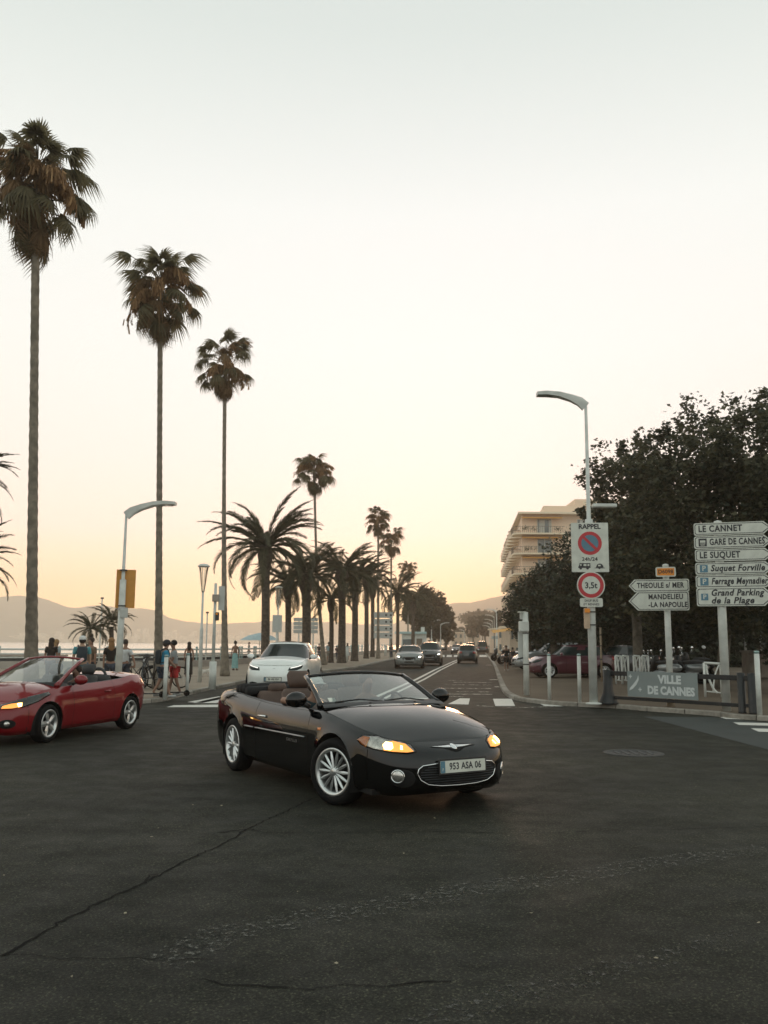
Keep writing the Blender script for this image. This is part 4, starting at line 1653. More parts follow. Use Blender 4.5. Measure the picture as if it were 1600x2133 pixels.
blk = thing('convertible_car', 'glossy black convertible with its top down and amber headlights lit, turning in the junction', 'car', ctr, hd, scale=SC)


def classify_convertible(sp):
    g = sp['gaps']
    def f(x, z, v, nx):
        for gx in g:
            if abs(x - gx) < .0038 and abs(nx) < .6 and v > .09:
                return None
        if x > g[2]:
            return 'front_bumper'
        if x < g[3]:
            return 'rear_bumper'
        if v < .09:
            return 'sill'
        if x > g[0]:
            return 'front_wing'
        if x > g[1]:
            return 'door'
        return 'rear_wing'
    return f


bb = Body(BLK)
BP = bb.build(blk, classify_convertible(BLK), {}, 'car_black')
bb.liner(blk)
bv = bb.bvh()
bb.patch(blk, 'bonnet', 'front', .93, [(.9, .965), (1.35, .925), (1.8, .84), (2.05, .765), (2.2, .69), (2.4, .65)], 'car_black')
bb.patch(blk, 'boot_lid', 'rear', -1.42, [(-1.42, 1.0), (-2.0, 1.01), (-2.35, .985), (-2.6, .91)], 'car_black')


def cockpit(th, sp, body, x_front, x_rear, m_in, m_floor, yin=.73):
    """tub, door tops and dashboard"""
    X, Y, Z = body.edge('front')
    Xr, Yr, Zr = body.edge('rear')
    xs_ = np.linspace(x_rear, x_front, 24)
    xa = np.concatenate([Xr, X]); ya = np.concatenate([Yr, Y]); za = np.concatenate([Zr, Z])
    o = np.argsort(xa)
    ye = np.interp(xs_, xa[o], ya[o]); ze = np.interp(xs_, xa[o], za[o])
    for sg in (1, -1):
        V_, F_ = [], []
        for x, y, z in zip(xs_, ye, ze):
            V_ += [(x, sg * y, z), (x, sg * (y - .02), z + .006), (x, sg * (yin + .0), z - .01), (x, sg * (yin - .02), z - .06), (x, sg * (yin - .03), .34)]
        for i in range(len(xs_) - 1):
            for k in range(4):
                F_.append((5 * i + k, 5 * i + k + 1, 5 * i + k + 6, 5 * i + k + 5))
        MB().add(V_, F_).build('door_lining', m_in, th, True)
    mb = MB().box(((x_front + x_rear) / 2, 0, .31), (x_front - x_rear, 1.42, .03))
    mb.box((x_rear + .01, 0, .62), (.03, 1.42, .62))
    mb.box((x_front - .01, 0, .6), (.03, 1.42, .56))
    mb.build('floor_pan', m_floor, th)
    V_ = []


cockpit(blk, BLK, bb, .95, -1.44, 'leather_dark', 'carpet')
# dashboard and cowl
MB().prism([(.95, .62), (.95, .93), (.82, .965), (.66, .95), (.52, .88), (.50, .74), (.62, .62)], -.70, .70, 'XZ').build('dashboard', 'plastic_black', blk, True)
mb = MB()
N = 16
V_ = []
for j, (dx, dz) in enumerate(((0.0, .012), (.10, .018), (.155, -.012))):
    for i in range(N + 1):
        u = -1 + 2 * i / N
        V_.append((.80 + dx * 1.0 + .10 * (1 - u * u), u * (.745 + .01 * j), .925 + dz + .030 * (1 - u * u) * (1 if j < 2 else 1.1)))
F_ = [(j * (N + 1) + i, (j + 1) * (N + 1) + i, (j + 1) * (N + 1) + i + 1, j * (N + 1) + i + 1) for j in range(2) for i in range(N)]
MB().add(V_, F_).build('scuttle', 'plastic_black', blk, True)
SG = screen_glass(blk, .80, .94, .735, .24, 1.245, .64, .115, 'car_black', header=.026)
for sg in (1, -1):
    mirror(blk, .62, sg * .80, .955, 'car_black', sg, 1.0)
for u0, u1 in ((-.80, -.06), (-.02, .72)):                 # wipers at rest
    p = [SG(u1, .015) + Vector((.035, 0, .012)), SG(u1 * .5 + u0 * .5, .07) + Vector((.03, 0, .02)), SG(u0, .03) + Vector((.03, 0, .012))]
    MB().tube(p, .0085, 6).tube([SG(u0, .02) + Vector((.03, 0, .01)), SG(u1 * .55 + u0 * .45, .085) + Vector((.015, 0, .012))], .006, 5).build('wiper', 'plastic_black', blk)
for dz in (.10, .045):
    p = SG(-.80, dz + .06) - Vector((.005, 0, 0))
    MB().box(p, (.004, .085, .045), mtx=Matrix.Rotation(-.98, 4, 'Y')).build('windscreen_sticker', 'sign_white', blk)
# seats, steering wheel, folded roof
for y in (.37, -.37):
    seat(blk, -.05, y, .36, 'leather', .52, lean=.30)
MB().box((-1.0, 0, .45), (.46, 1.20, .15), bev=.05).build('rear_bench', 'leather', blk, True)
MB().box((-1.24, 0, .73), (.12, 1.16, .50), bev=.05, mtx=Matrix.Rotation(-.25, 4, 'Y')).build('rear_seat_back', 'leather', blk, True)
for y in (.3, -.3):
    MB().box((-1.31, y, 1.0), (.09, .26, .13), bev=.04).build('headrest', 'leather', blk, True)
mb = MB()
for k, (x, z, r) in enumerate(((-1.40, .99, .060), (-1.50, 1.02, .062), (-1.62, 1.02, .055), (-1.72, 1.012, .045))):
    mb.tube([(x + .10 * (abs(y) ** 2.2), y, z - .03 * abs(y)) for y in np.linspace(-.70, .70, 12)], r, 8)
mb.build('folded_roof', mat('roof_cloth', (.012, .012, .013), .9, bump=.3), blk, True)
st = thing('steering_wheel', None, None)
st.parent = blk
st.location = (.40, .37, .87)
st.rotation_euler = (0, math.radians(-62), 0)
mb = MB().lathe([(.175 + .014 * math.cos(a), .014 * math.sin(a)) for a in np.linspace(0, 2 * math.pi, 9)[:-1]], 28, closed=True)
mb.build('rim', 'plastic_black', st, True)
MB().box((0, 0, 0), (.04, .34, .02)).box((.08, 0, 0), (.16, .04, .02)).ell((0, 0, 0), (.06, .07, .03)).build('hub', 'plastic_black', st)

# lamps, grille, badges
FR = lambda a: ((math.sin(-a), math.cos(a), 0), (0, 0, 1), (-math.cos(a), -math.sin(a), 0))
for sg in (1, -1):
    a = sg * math.radians(32)
    fr = FR(a)
    def Y(y, x=2.05):           # frame coordinate of a body point
        return Vector((x, sg * y, 0)).dot(Vector(fr[0]))
    # outline in (right, up) coordinates; inner tip low and pointed, outer end round
    body_pts = [(2.235, .44, .585), (2.20, .50, .575), (2.10, .62, .580), (1.93, .745, .598), (1.80, .795, .63), (1.755, .812, .672), (1.83, .785, .712), (1.97, .71, .712), (2.10, .60, .690), (2.20, .48, .640)]
    poly = [(Vector((x, sg * y, 0)).dot(Vector(fr[0])), z) for x, y, z in body_pts]
    if sg < 0:
        poly = poly[::-1]
    hl, edge = conform(bv, poly, fr, M['reflector'], blk, 'headlight', .003, .0, rings=5)
    def sub(pts3, mname, nm, off, bul=0.0, **k):
        q = [(Vector((x, sg * y, 0)).dot(Vector(fr[0])), z) for x, y, z in pts3]
        if sg < 0:
            q = q[::-1]
        return conform(bv, q, fr, M[mname], hl, nm, off, bul, rings=3, lip=.005, **k)
    # amber indicator at the outer end
    sub([(1.86, .77, .606), (1.80, .795, .635), (1.765, .81, .672), (1.83, .785, .706), (1.90, .752, .70), (1.875, .765, .65)], 'amber', 'side_indicator', .010, .006)
    sub([(2.225, .46, .588), (2.19, .51, .580), (2.10, .62, .586), (2.03, .675, .594), (2.02, .68, .65), (2.09, .61, .675), (2.17, .52, .650)], 'amber_lit', 'lit_reflector', .007, .004)
    sub([(2.085, .628, .600), (2.035, .668, .604), (2.022, .678, .640), (2.045, .660, .668), (2.09, .618, .660), (2.10, .61, .62)], 'lamp_lit', 'bulb', .012, .012)
    sub([(2.165, .545, .605), (2.150, .562, .605), (2.148, .560, .640), (2.158, .545, .635)], 'lamp_lit', 'bulb', .012, .004)
    o, _ = conform(bv, poly, fr, M['lens'], hl, 'lens', .016, .012, rings=5, lip=.0)
    MB().tube(edge + [edge[0]], .006, 5, caps=False).build('lamp_surround', 'gap', hl)
    # fog lamp
    a2 = sg * math.radians(22)
    f2 = FR(a2)
    c2 = Vector((2.16, sg * .60, 0)).dot(Vector(f2[0]))
    circ = [(c2 + .058 * math.cos(q), .365 + .058 * math.sin(q)) for q in np.linspace(0, 2 * math.pi, 17)[:-1]]
    fg, e2 = conform(bv, circ, f2, M['reflector'], blk, 'fog_lamp', .006, .012, rings=3, n_sub=1)
    MB().tube(e2 + [e2[0]], .006, 6, caps=False).build('fog_lamp_ring', 'chrome', fg)
    circ2 = [(c2 + .115 * math.cos(q) - sg * .05, .345 + .085 * math.sin(q)) for q in np.linspace(0, 2 * math.pi, 17)[:-1]]
    conform(bv, circ2, f2, M['gap'], blk, 'fog_lamp_recess', .002, 0, rings=3, n_sub=1)
F0 = ((0, 1, 0), (0, 0, 1), (-1, 0, 0))
gp_poly = [(y, .375 + z) for y, z in [(-.40, .085), (-.44, .055), (-.45, .01), (-.42, -.045), (-.34, -.088), (-.2, -.105), (0, -.11), (.2, -.105), (.34, -.088), (.42, -.045), (.45, .01), (.44, .055), (.40, .085), (.2, .105), (0, .11), (-.2, .105)]]
gr, ge = conform(bv, gp_poly, F0, M['gap'], blk, 'lower_grille', .003, rings=4)
MB().tube(ge + [ge[0]], .0065, 8, caps=False).build('grille_frame', 'chrome', gr, True)
mb = MB()
for z in np.arange(.29, .47, .022):
    yy = [y for y in np.linspace(-.42, .42, 25)]
    ptsb = []
    for y in yy:
        if (abs(y) / .43) ** 2.4 + (abs(z - .375) / .105) ** 2.4 < 1:
            loc, *_r = bv.ray_cast(Vector((6, y, z)), Vector((-1, 0, 0)))
            ptsb.append(loc + Vector((.008, 0, 0)))
    if len(ptsb) > 2:
        mb.tube(ptsb, .004, 4)
mb.build('grille_bar', 'dark_metal', gr)
plate(blk, (2.352, .015, .445), '953 ASA 06', rot=(0, math.radians(-4), 0))
# winged badge on the nose
def on_nose(y, z):
    loc, *_r = bv.ray_cast(Vector((6, y, z)), Vector((-1, 0, 0)))
    return loc
recess = [(-.27, .612), (-.12, .600), (-.05, .575), (0, .567), (.05, .575), (.12, .600), (.27, .612), (.14, .628), (0, .632), (-.14, .628)]
bd, _ = conform(bv, recess, F0, M['gap'], blk, 'badge_recess', .002, rings=2)
for sg in (1, -1):
    w_ = [(sg * .02, .606), (sg * .10, .608), (sg * .235, .620), (sg * .10, .622), (sg * .02, .626)]
    if sg < 0:
        w_ = w_[::-1]
    conform(bv, w_, F0, M['chrome'], bd, 'badge_wing', .008, .004, rings=2)
conform(bv, [(.032 * math.cos(q), .612 + .024 * math.sin(q)) for q in np.linspace(0, 2 * math.pi, 13)[:-1]], F0, M['chrome'], bd, 'badge_medallion', .012, .006, rings=2, n_sub=1)
# flank: chrome rub strip, handle, name in chrome letters, side marker
def flank(x, z, sg, off=.004):
    loc, *_r = bv.ray_cast(Vector((x, sg * 4, z)), Vector((0, -sg, 0)))
    return loc + Vector((0, sg * off, 0))
for sg in (1, -1):
    dr_ = BP['door', sg]
    MB().tube([flank(x, .60 + .01 * x, sg, .006) for x in np.linspace(-.58, .74, 14)], .013, 6, flat=.6).build('rub_strip', 'steel', dr_, True)
    qz = BP['rear_wing', sg]
    MB().tube([flank(x, .60 + .01 * x, sg, .006) for x in np.linspace(-.92, -.66, 5)], .013, 6, flat=.6).build('rub_strip', 'steel', qz, True)
    MB().tube([flank(-.50, .735, sg, .004), flank(-.47, .738, sg, .028), flank(-.34, .742, sg, .028), flank(-.31, .74, sg, .004)], .014, 8).build('door_handle', 'chrome', dr_, True)
    text(dr_, 'CHRYSLER', flank(.44, .545, sg, .006), .042, 'steel', rot=(math.pi / 2, 0, math.pi if sg > 0 else 0), align='CENTER', spacing=1.5, bold=.0015)
    conform(bv, [(1.02, .70), (1.09, .705), (1.09, .73), (1.02, .725)][::1], ((1, 0, 0), (0, 0, 1), (0, -sg, 0)), M['amber'], blk, 'side_indicator', .004, .002, rings=2)
    tf = ((-math.sin(0), sg * 1.0, 0), (0, 0, 1), (1, 0, 0))
    fr = ((.5 * sg, .866, 0) if sg > 0 else (-.5, .866, 0), (0, 0, 1), (.866, -.5 * sg, 0))
    tp = [(-2.35, .70, .70), (-2.45, .60, .69), (-2.50, .45, .69), (-2.50, .42, .80), (-2.42, .58, .82), (-2.25, .745, .82), (-2.20, .765, .76)]
    conform(bv, [(Vector((x, sg * y, 0)).dot(Vector(fr[0]).normalized()), z) for x, y, z in tp], fr, M['tail_red'], blk, 'tail_light', .006, .01, rings=3)
for x_ in (1.345, -1.345):
    arch_liner(blk, x_, .325, .375, .875)
STEER = math.radians(20)
for sg in (1, -1):
    wheel(blk, (1.345, sg * .785, .325), .325, .222, .205, sg, 14, steer=STEER)
    wheel(blk, (-1.345, sg * .785, .325), .325, .222, .205, sg, 14)
MB().box((0, 0, .20), (3.9, 1.5, .05)).build('underbody', 'gap', blk)
for y in (.28, -.28):                                        # washer jets
    MB().box((1.08, y, .962), (.03, .022, .014), bev=.005).build('washer_jet', 'plastic_black', blk)


# ---------------------------------------------------- the red convertible
RED = dict(W=.88, mid=0.0, R=.32, Ra=.372, axles=(1.305, -1.305),
           plan=[(2.20, 0), (2.18, .28), (2.10, .53), (1.92, .71), (1.62, .825), (1.25, .868), (.7, .88), (0, .882), (-.8, .882), (-1.35, .872), (-1.8, .82), (-2.08, .70), (-2.22, .48), (-2.27, .25), (-2.28, 0)],
           If=[(0, .12), (.12, .03), (.3, 0), (.5, .01), (.66, .04), (.80, .10), (.92, .19), (1, .27)],
           Is=[(0, .10), (.10, .035), (.3, .012), (.5, 0), (.68, .008), (.82, .035), (.94, .08), (1, .115)],
           Ir=[(0, .14), (.15, .03), (.4, 0), (.6, .01), (.85, .05), (.95, .10), (1, .17)],
           ztop=[(-2.28, .97), (-2.0, 1.03), (-1.5, 1.04), (-1.0, .985), (-.3, .95), (.6, .925), (1.0, .905), (1.3, .875), (1.7, .79), (1.95, .73), (2.2, .69)],
           zbot=[(-2.28, .30), (-1.9, .26), (-1.6, .19), (1.7, .18), (2.0, .17), (2.2, .19)],
           gaps=[.62, -.70, 1.75, -1.85])
pf, pr = gp(112, 1546, 0), gp(268, 1519, 0)
hd = math.atan2(pf.y - pr.y, pf.x - pr.x)
print('red car wheelbase', (pf - pr).length, 'heading', math.degrees(hd))
fw = Vector((math.cos(hd), math.sin(hd), 0))
lf = Vector((-fw.y, fw.x, 0))
ctr = (pf + pr) / 2 - lf * .73 + Vector((-.10, 0, 0))
red = thing('convertible_car', 'red convertible with folded top, cut off by the left edge', 'car', ctr, hd, scale=.93)
rb = Body(RED)
RP = rb.build(red, classify_convertible(RED), {}, 'car_red')
rb.liner(red)
rv = rb.bvh()
rb.patch(red, 'bonnet', 'front', .98, [(.9, 1.0), (1.3, .975), (1.7, .88), (1.95, .79), (2.2, .70)], 'car_red')
rb.patch(red, 'boot_lid', 'rear', -1.15, [(-1.15, 1.06), (-1.6, 1.10), (-2.0, 1.09), (-2.28, 1.0)], 'car_red')
cockpit(red, RED, rb, 1.0, -1.16, 'leather_dark', 'carpet')
MB().prism([(1.0, .62), (1.02, .98), (.85, .99), (.62, .96), (.50, .88), (.50, .74), (.62, .62)], -.70, .70, 'XZ').build('dashboard', 'plastic_black', red, True)
RG = screen_glass(red, .90, .965, .73, -.02, 1.40, .575, .12, 'car_red', r=.032, header=.028)
for sg in (1, -1):
    mirror(red, .55, sg * .80, .99, 'car_red', sg, 1.05)
for y in (.36, -.36):
    seat(red, -.10, y, .38, 'leather_dark', .50)
MB().box((-.98, 0, .80), (.14, 1.16, .50), bev=.05).build('rear_seat_back', 'leather_dark', red, True)
for sg in (1, -1):                                          # round hoops behind the rear seats
    MB().tube([(-1.0, sg * .30 + .17 * math.cos(a), 1.0 + .17 * math.sin(a)) for a in np.linspace(0, math.pi, 12)], .028, 8).build('roll_hoop', 'leather_dark', red, True)
for sg in (1, -1):
    a = sg * math.radians(38)
    fr = FR(a)
    bp_ = [(2.06, .42, .60), (1.95, .60, .60), (1.80, .72, .625), (1.52, .795, .70), (1.24, .82, .80), (1.24, .78, .845), (1.60, .68, .79), (1.90, .54, .71), (2.0, .42, .66)]
    poly = [(Vector((x, sg * y, 0)).dot(Vector(fr[0])), z) for x, y, z in bp_]
    if sg < 0:
        poly = poly[::-1]
    hl, edge = conform(rv, poly, fr, M['car_glass'], red, 'headlight', .003, 0, rings=5)
    q = [(Vector((x, sg * y, 0)).dot(Vector(fr[0])), z) for x, y, z in [(2.03, .46, .605), (1.93, .60, .61), (1.82, .69, .635), (1.80, .69, .70), (1.92, .56, .68), (2.0, .46, .645)]]
    q2 = [(Vector((x, sg * y, 0)).dot(Vector(fr[0])), z) for x, y, z in [(1.86, .66, .63), (1.82, .69, .64), (1.81, .685, .69), (1.86, .63, .685)]]
    if sg < 0:
        q, q2 = q[::-1], q2[::-1]
    conform(rv, q, fr, M['amber_lit'], hl, 'lit_reflector', .010, .004, rings=3, lip=.004)
    conform(rv, q2, fr, M['lamp_lit'], hl, 'bulb', .016, .008, rings=3, lip=.004)
    conform(rv, poly, fr, M['lens'], hl, 'lens', .022, .012, rings=5, lip=0)
    f2 = FR(sg * math.radians(25))
    c2 = Vector((2.05, sg * .60, 0)).dot(Vector(f2[0]))
    conform(rv, [(c2 + .13 * math.cos(t_), .36 + .075 * math.sin(t_)) for t_ in np.linspace(0, 2 * math.pi, 15)[:-1]], f2, M['gap'], red, 'fog_lamp_recess', .002, rings=2, n_sub=1)
    conform(rv, [(c2 + .045 * math.cos(t_), .36 + .045 * math.sin(t_)) for t_ in np.linspace(0, 2 * math.pi, 15)[:-1]], f2, M['reflector'], red, 'fog_lamp', .008, .01, rings=2, n_sub=1)
    fr = ((.5 * sg, .866, 0) if sg > 0 else (-.5, .866, 0), (0, 0, 1), (.866, -.5 * sg, 0))
    tp = [(-1.95, .70, .74), (-2.12, .60, .74), (-2.18, .45, .76), (-2.16, .42, .87), (-2.08, .56, .90), (-1.9, .72, .90), (-1.82, .76, .84)]
    conform(rv, [(Vector((x, sg * y, 0)).dot(Vector(fr[0]).normalized()), z) for x, y, z in tp], fr, M['tail_red'], red, 'tail_light', .006, .01, rings=3)
    MB().tube([flank_ for flank_ in [rv.ray_cast(Vector((x, sg * 4, z)), Vector((0, -sg, 0)))[0] + Vector((0, sg * o_, 0)) for x, z, o_ in ((-.55, .775, .003), (-.52, .778, .028), (-.38, .782, .028), (-.35, .78, .003))]], .014, 8).build('door_handle', 'car_red', RP['door', sg], True)
gpoly = [(-.36, .57), (.36, .57), (.40, .66), (.2, .68), (-.2, .68), (-.40, .66)]
conform(rv, gpoly, F0, M['gap'], red, 'grille', .004, rings=3)
conform(rv, [(-.38, .625), (.38, .625), (.38, .655), (-.38, .655)], F0, M['chrome'], red, 'grille_bar', .012, .004, rings=2)
conform(rv, [(-.45, .25), (.45, .25), (.42, .40), (-.42, .40)], F0, M['gap'], red, 'lower_grille', .004, rings=3)
for x_ in (1.305, -1.305):
    arch_liner(red, x_, .32, .372, .87)
for sg in (1, -1):
    wheel(red, (1.305, sg * .775, .32), .32, .222, .21, sg, 5, style='fat', steer=math.radians(2))
    wheel(red, (-1.305, sg * .775, .32), .32, .222, .21, sg, 5, style='fat')
MB().box((0, 0, .20), (3.4, 1.5, .05)).build('underbody', 'gap', red)


# ---------------------------------------------------- closed cars
def closed_spec(L=4.5, W=.9, wb=2.7, fo=.9, R=.33, nose=.72, cowl=.98, belt=.98, tail=1.0, zb_=.2, blunt=0.0):
    a = wb / 2
    xf, xr = a + fo, a + fo - L
    return dict(W=W, mid=0.0, R=R, Ra=R + .055, axles=(a, -a), xf=xf, xr=xr,
                plan=[(xf, 0), (xf - .015, W * .34), (xf - .09, W * .62), (xf - .28, W * .84), (xf - .6, W * .95), (xf - 1.0, W * .985), (.4, W), (-.6, W), (xr + 1.0, W * .985), (xr + .5, W * .93), (xr + .18, W * .78), (xr + .05, W * .52), (xr + .01, W * .25), (xr, 0)],
                If=[(0, .12), (.12, .03), (.3, 0), (.5, .0), (.68, .03), (.82, .08), (.93, .15), (1, .22)],
                Is=[(0, .10), (.10, .035), (.3, .01), (.55, 0), (.72, .01), (.86, .035), (.95, .07), (1, .10)],
                Ir=[(0, .12), (.15, .03), (.4, 0), (.6, .01), (.85, .03), (.95, .06), (1, .10)],
                ztop=[(xr, tail), (xr + .5, tail + .01), (-.6, belt), (.4, belt), (xf - 1.15, cowl - .05), (xf - .6, (cowl + nose) / 2), (xf - .2, nose + .03), (xf, nose)],
                zbot=[(xr, zb_ + .1), (xr + .35, zb_), (xf - .3, zb_ - .01), (xf, zb_ + .01)],
                gaps=[a - .75, a - 1.75, xf - .42, xr + .35])


def closed_car(label, loc, heading, m, sp, H=1.45, group='cars driving on the boulevard', lights='dim', ws=(.85, .15), rs_=(-1.55, -.95), wroof=.60, detail=1, name='parked_car',
               roof_m=None, hatch=True, deck=None, plate_txt=None, scale=1.0, spokes=9, rack=False, grille=True, style='mid', cat='car'):
    """ws: windscreen base and top x; rs_: rear window base and top x"""
    th = thing(name, label, cat, loc, heading, group, scale)
    bd_ = Body(sp, step=.05 if detail else .09, nv=20 if detail else 14)
    g = sp['gaps']
    def cf(x, z, v, nx):
        for gx in g:
            if abs(x - gx) < .0038 and abs(nx) < .6 and v > .1:
                return None
        if v < .12:
            return 'sill' if g[3] < x < g[2] else ('front_bumper' if x > 0 else 'rear_bumper')
        return 'front_bumper' if x > g[2] else 'rear_bumper' if x < g[3] else 'front_wing' if x > g[0] else 'door' if x > g[1] else ('rear_door' if x > g[1] - .85 else 'rear_wing')
    bd_.build(th, cf, {'sill': M['plastic_black']} if rack else {}, m)
    bd_.liner(th)
    bvv = bd_.bvh()
    xf, xr = sp['xf'], sp['xr']
    zc0 = sp['ztop'][4][1] + .07
    bd_.patch(th, 'bonnet', 'front', ws[0] - .12, [(ws[0] - .12, zc0 + .02), (xf - .9, zc0 - .03), (xf - .45, (zc0 + sp['ztop'][-1][1]) / 2 + .06), (xf - .2, sp['ztop'][-1][1] + .035), (xf, sp['ztop'][-1][1])], m, under=detail > 0)
    if deck:
        bd_.patch(th, 'boot_lid', 'rear', rs_[0] + .1, [(rs_[0] + .1, deck), (xr + .3, deck), (xr, sp['ztop'][0][1])], m, under=False)
    else:
        bd_.patch(th, 'tailgate_top', 'rear', rs_[0] + .2, [(rs_[0] + .2, sp['ztop'][0][1] + .02), (xr, sp['ztop'][0][1])], m, under=False)
    # greenhouse
    zb0 = sp['ztop'][2][1] - .03
    W0 = sp['W'] - .105
    ns, nz = (56, 14) if detail else (40, 9)
    ring = []
    zs = np.linspace(0, 1, nz)
    def sec(w, ph):
        k = w ** 1.0
        xa = ws[0] + (ws[1] - ws[0]) * (1.12 * w - .12 * w * w * w)
        xb_ = rs_[0] + (rs_[1] - rs_[0]) * (1.1 * w - .1 * w ** 3)
        yw = W0 + (wroof - W0) * w ** 1.25
        c, s_ = math.cos(ph), math.sin(ph)
        nf = 5.0
        ex = math.copysign(abs(c) ** (2 / nf), c)
        ey = math.copysign(abs(s_) ** (2 / nf), s_)
        x = (xa + xb_) / 2 + (xa - xb_) / 2 * ex
        bow = .10 * (1 - ey * ey) * (1 if c > 0 else -.5)
        z = zb0 + (H - .045 - zb0) * w - (.03 * ey * ey) * w
        if ph == 0:
            pass
        return x + bow * (1 - .3 * w), yw * ey, z
    V_ = [sec(w, 2 * math.pi * k / ns) for w in zs for k in range(ns)]
    pillars, glassF, roofF = [], {}, []
    xb_p = (g[0] + g[1]) / 2 - .30 if not rack else -.2
    for j in range(nz - 1):
        for k in range(ns):
            f = (j * ns + k, j * ns + (k + 1) % ns, (j + 1) * ns + (k + 1) % ns, (j + 1) * ns + k)
            cx = sum(V_[i][0] for i in f) / 4
            cyv = sum(V_[i][1] for i in f) / 4
            w = (zs[j] + zs[j + 1]) / 2
            yw = W0 + (wroof - W0) * w ** 1.25
            xa = ws[0] + (ws[1] - ws[0]) * w
            xb_ = rs_[0] + (rs_[1] - rs_[0]) * w
            if w < .06 or w > .93:
                pillars.append(f)
            elif abs(cyv) < yw * .90:
                glassF.setdefault('windscreen' if cx > 0 else 'rear_window', []).append(f)
            elif cx > xa - .10 or cx < xb_ + .16 or abs(cx - xb_p) < .07:
                pillars.append(f)
            else:
                glassF.setdefault('side_window:' + ('l' if cyv > 0 else 'r') + ('f' if cx > xb_p else 'b'), []).append(f)
    def emit(nm, ff, mm, inset=0.0):
        used = sorted({i for f in ff for i in f})
        re = {o_: n_ for n_, o_ in enumerate(used)}
        vv = []
        for i in used:
            x, y, z = V_[i]
            vv.append((x - (math.copysign(inset, x) if abs(y) < .5 else 0), y - math.copysign(inset, y) * (abs(y) > .3), z))
        return MB().add(vv, [tuple(re[i] for i in f) for f in ff]).build(nm, mm, th, True)
    emit('pillars', pillars, m)
    for nm, ff in glassF.items():
        emit(nm.split(':')[0], ff, 'car_glass', .004)
    # roof
    top = V_[-ns:]
    RV, RF = list(top), []
    rings_ = 5
    cx = (ws[1] + rs_[1]) / 2
    for r_ in range(1, rings_ + 1):
        k = 1 - r_ / rings_
        for (x, y, z) in top:
            RV.append((cx + (x - cx) * k, y * k, z + (.055 + .03 * (y / wroof) ** 2) * (1 - k * k) * (.9)))
    for r_ in range(rings_):
        for k in range(ns):
            j = (k + 1) % ns
            RF.append((r_ * ns + k, r_ * ns + j, (r_ + 1) * ns + j, (r_ + 1) * ns + k))
    MB().add(RV, RF).build('roof', roof_m or m, th, True)
    # lights
    ln = sp['ztop'][-1][1]
    for sg in (1, -1):
        fr = FR(sg * math.radians(35))
        bp_ = [(xf - .12, .40, ln - .14), (xf - .25, .62, ln - .13), (xf - .42, .74, ln - .07), (xf - .55, .78, ln + .02), (xf - .36, .66, ln + .015), (xf - .18, .46, ln - .05)]
        k = sp['W'] / .9
        poly = [(Vector((x, sg * y * k, 0)).dot(Vector(fr[0])), z) for x, y, z in bp_]
        if sg < 0:
            poly = poly[::-1]
        hl, _e = conform(bvv, poly, fr, M['car_glass'], th, 'headlight', .006, .008, rings=3)
        if lights != 'off':
            ip = {'dim': [(xf - .17, .48, ln - .075), (xf - .34, .66, ln - .02), (xf - .50, .755, ln + .022), (xf - .42, .70, ln + .018), (xf - .2, .50, ln - .045)],
                  'on': [(xf - .20, .50, ln - .11), (xf - .30, .64, ln - .10), (xf - .38, .70, ln - .04), (xf - .28, .58, ln - .03)]}[lights if lights in ('dim', 'on') else 'on']
            q = [(Vector((x, sg * y * k, 0)).dot(Vector(fr[0])), z) for x, y, z in ip]
            if sg < 0:
                q = q[::-1]
            conform(bvv, q, fr, M['lamp_dim' if lights == 'dim' else 'lamp_white'], hl, 'light_strip', .018, .006, rings=2)
        fr = ((.5 * sg, .866, 0), (0, 0, 1), (.866, -.5 * sg, 0))
        rt_ = Vector(fr[0]).normalized()
        zt_ = sp['ztop'][0][1]
        tp = [(xr + .10, .70 * k, zt_ - .22), (xr + .05, .50 * k, zt_ - .22), (xr + .05, .48 * k, zt_ - .06), (xr + .12, .66 * k, zt_ - .04), (xr + .3, .76 * k, zt_ - .08), (xr + .28, .78 * k, zt_ - .2)]
        conform(bvv, [(Vector((x, sg * y, 0)).dot(rt_), z) for x, y, z in tp], fr, M['tail_red'], th, 'tail_light', .006, .008, rings=2)
        mirror(th, ws[0] - .22, sg * (sp['W'] - .06), zb0 + .07, m, sg, .95)
    if grille:
        conform(bvv, [(-.38, ln - .28), (.38, ln - .28), (.42, ln - .16), (.34, ln - .09), (-.34, ln - .09), (-.42, ln - .16)], F0, M['gap'], th, 'grille', .004, rings=2)
        conform(bvv, [(-.55, ln - .44), (.55, ln - .44), (.50, ln - .36), (-.50, ln - .36)], F0, M['gap'], th, 'lower_grille', .004, rings=2)
        conform(bvv, [(-.6, ln - .47), (.6, ln - .47), (.6, ln - .45), (-.6, ln - .45)], F0, M['steel'], th, 'bumper_trim', .012, rings=2)
    for a in sp['axles']:
        arch_liner(th, a, sp['R'], sp['Ra'], sp['W'] - .02)
        for sg in (1, -1):
            wheel(th, (a, sg * (sp['W'] - .11), sp['R']), sp['R'], sp['R'] * .68, .22, sg, spokes, style=style)
    MB().box(((xf + xr) / 2, 0, .21), (xf - xr - .5, sp['W'] * 1.75, .05)).build('underbody', 'gap', th)
    return th, bvv


def face_cam(p, turn=0.0):
    """heading that points the nose to the camera, turned by TURN degrees"""
    return math.atan2(-p.y, -p.x) + math.radians(turn)


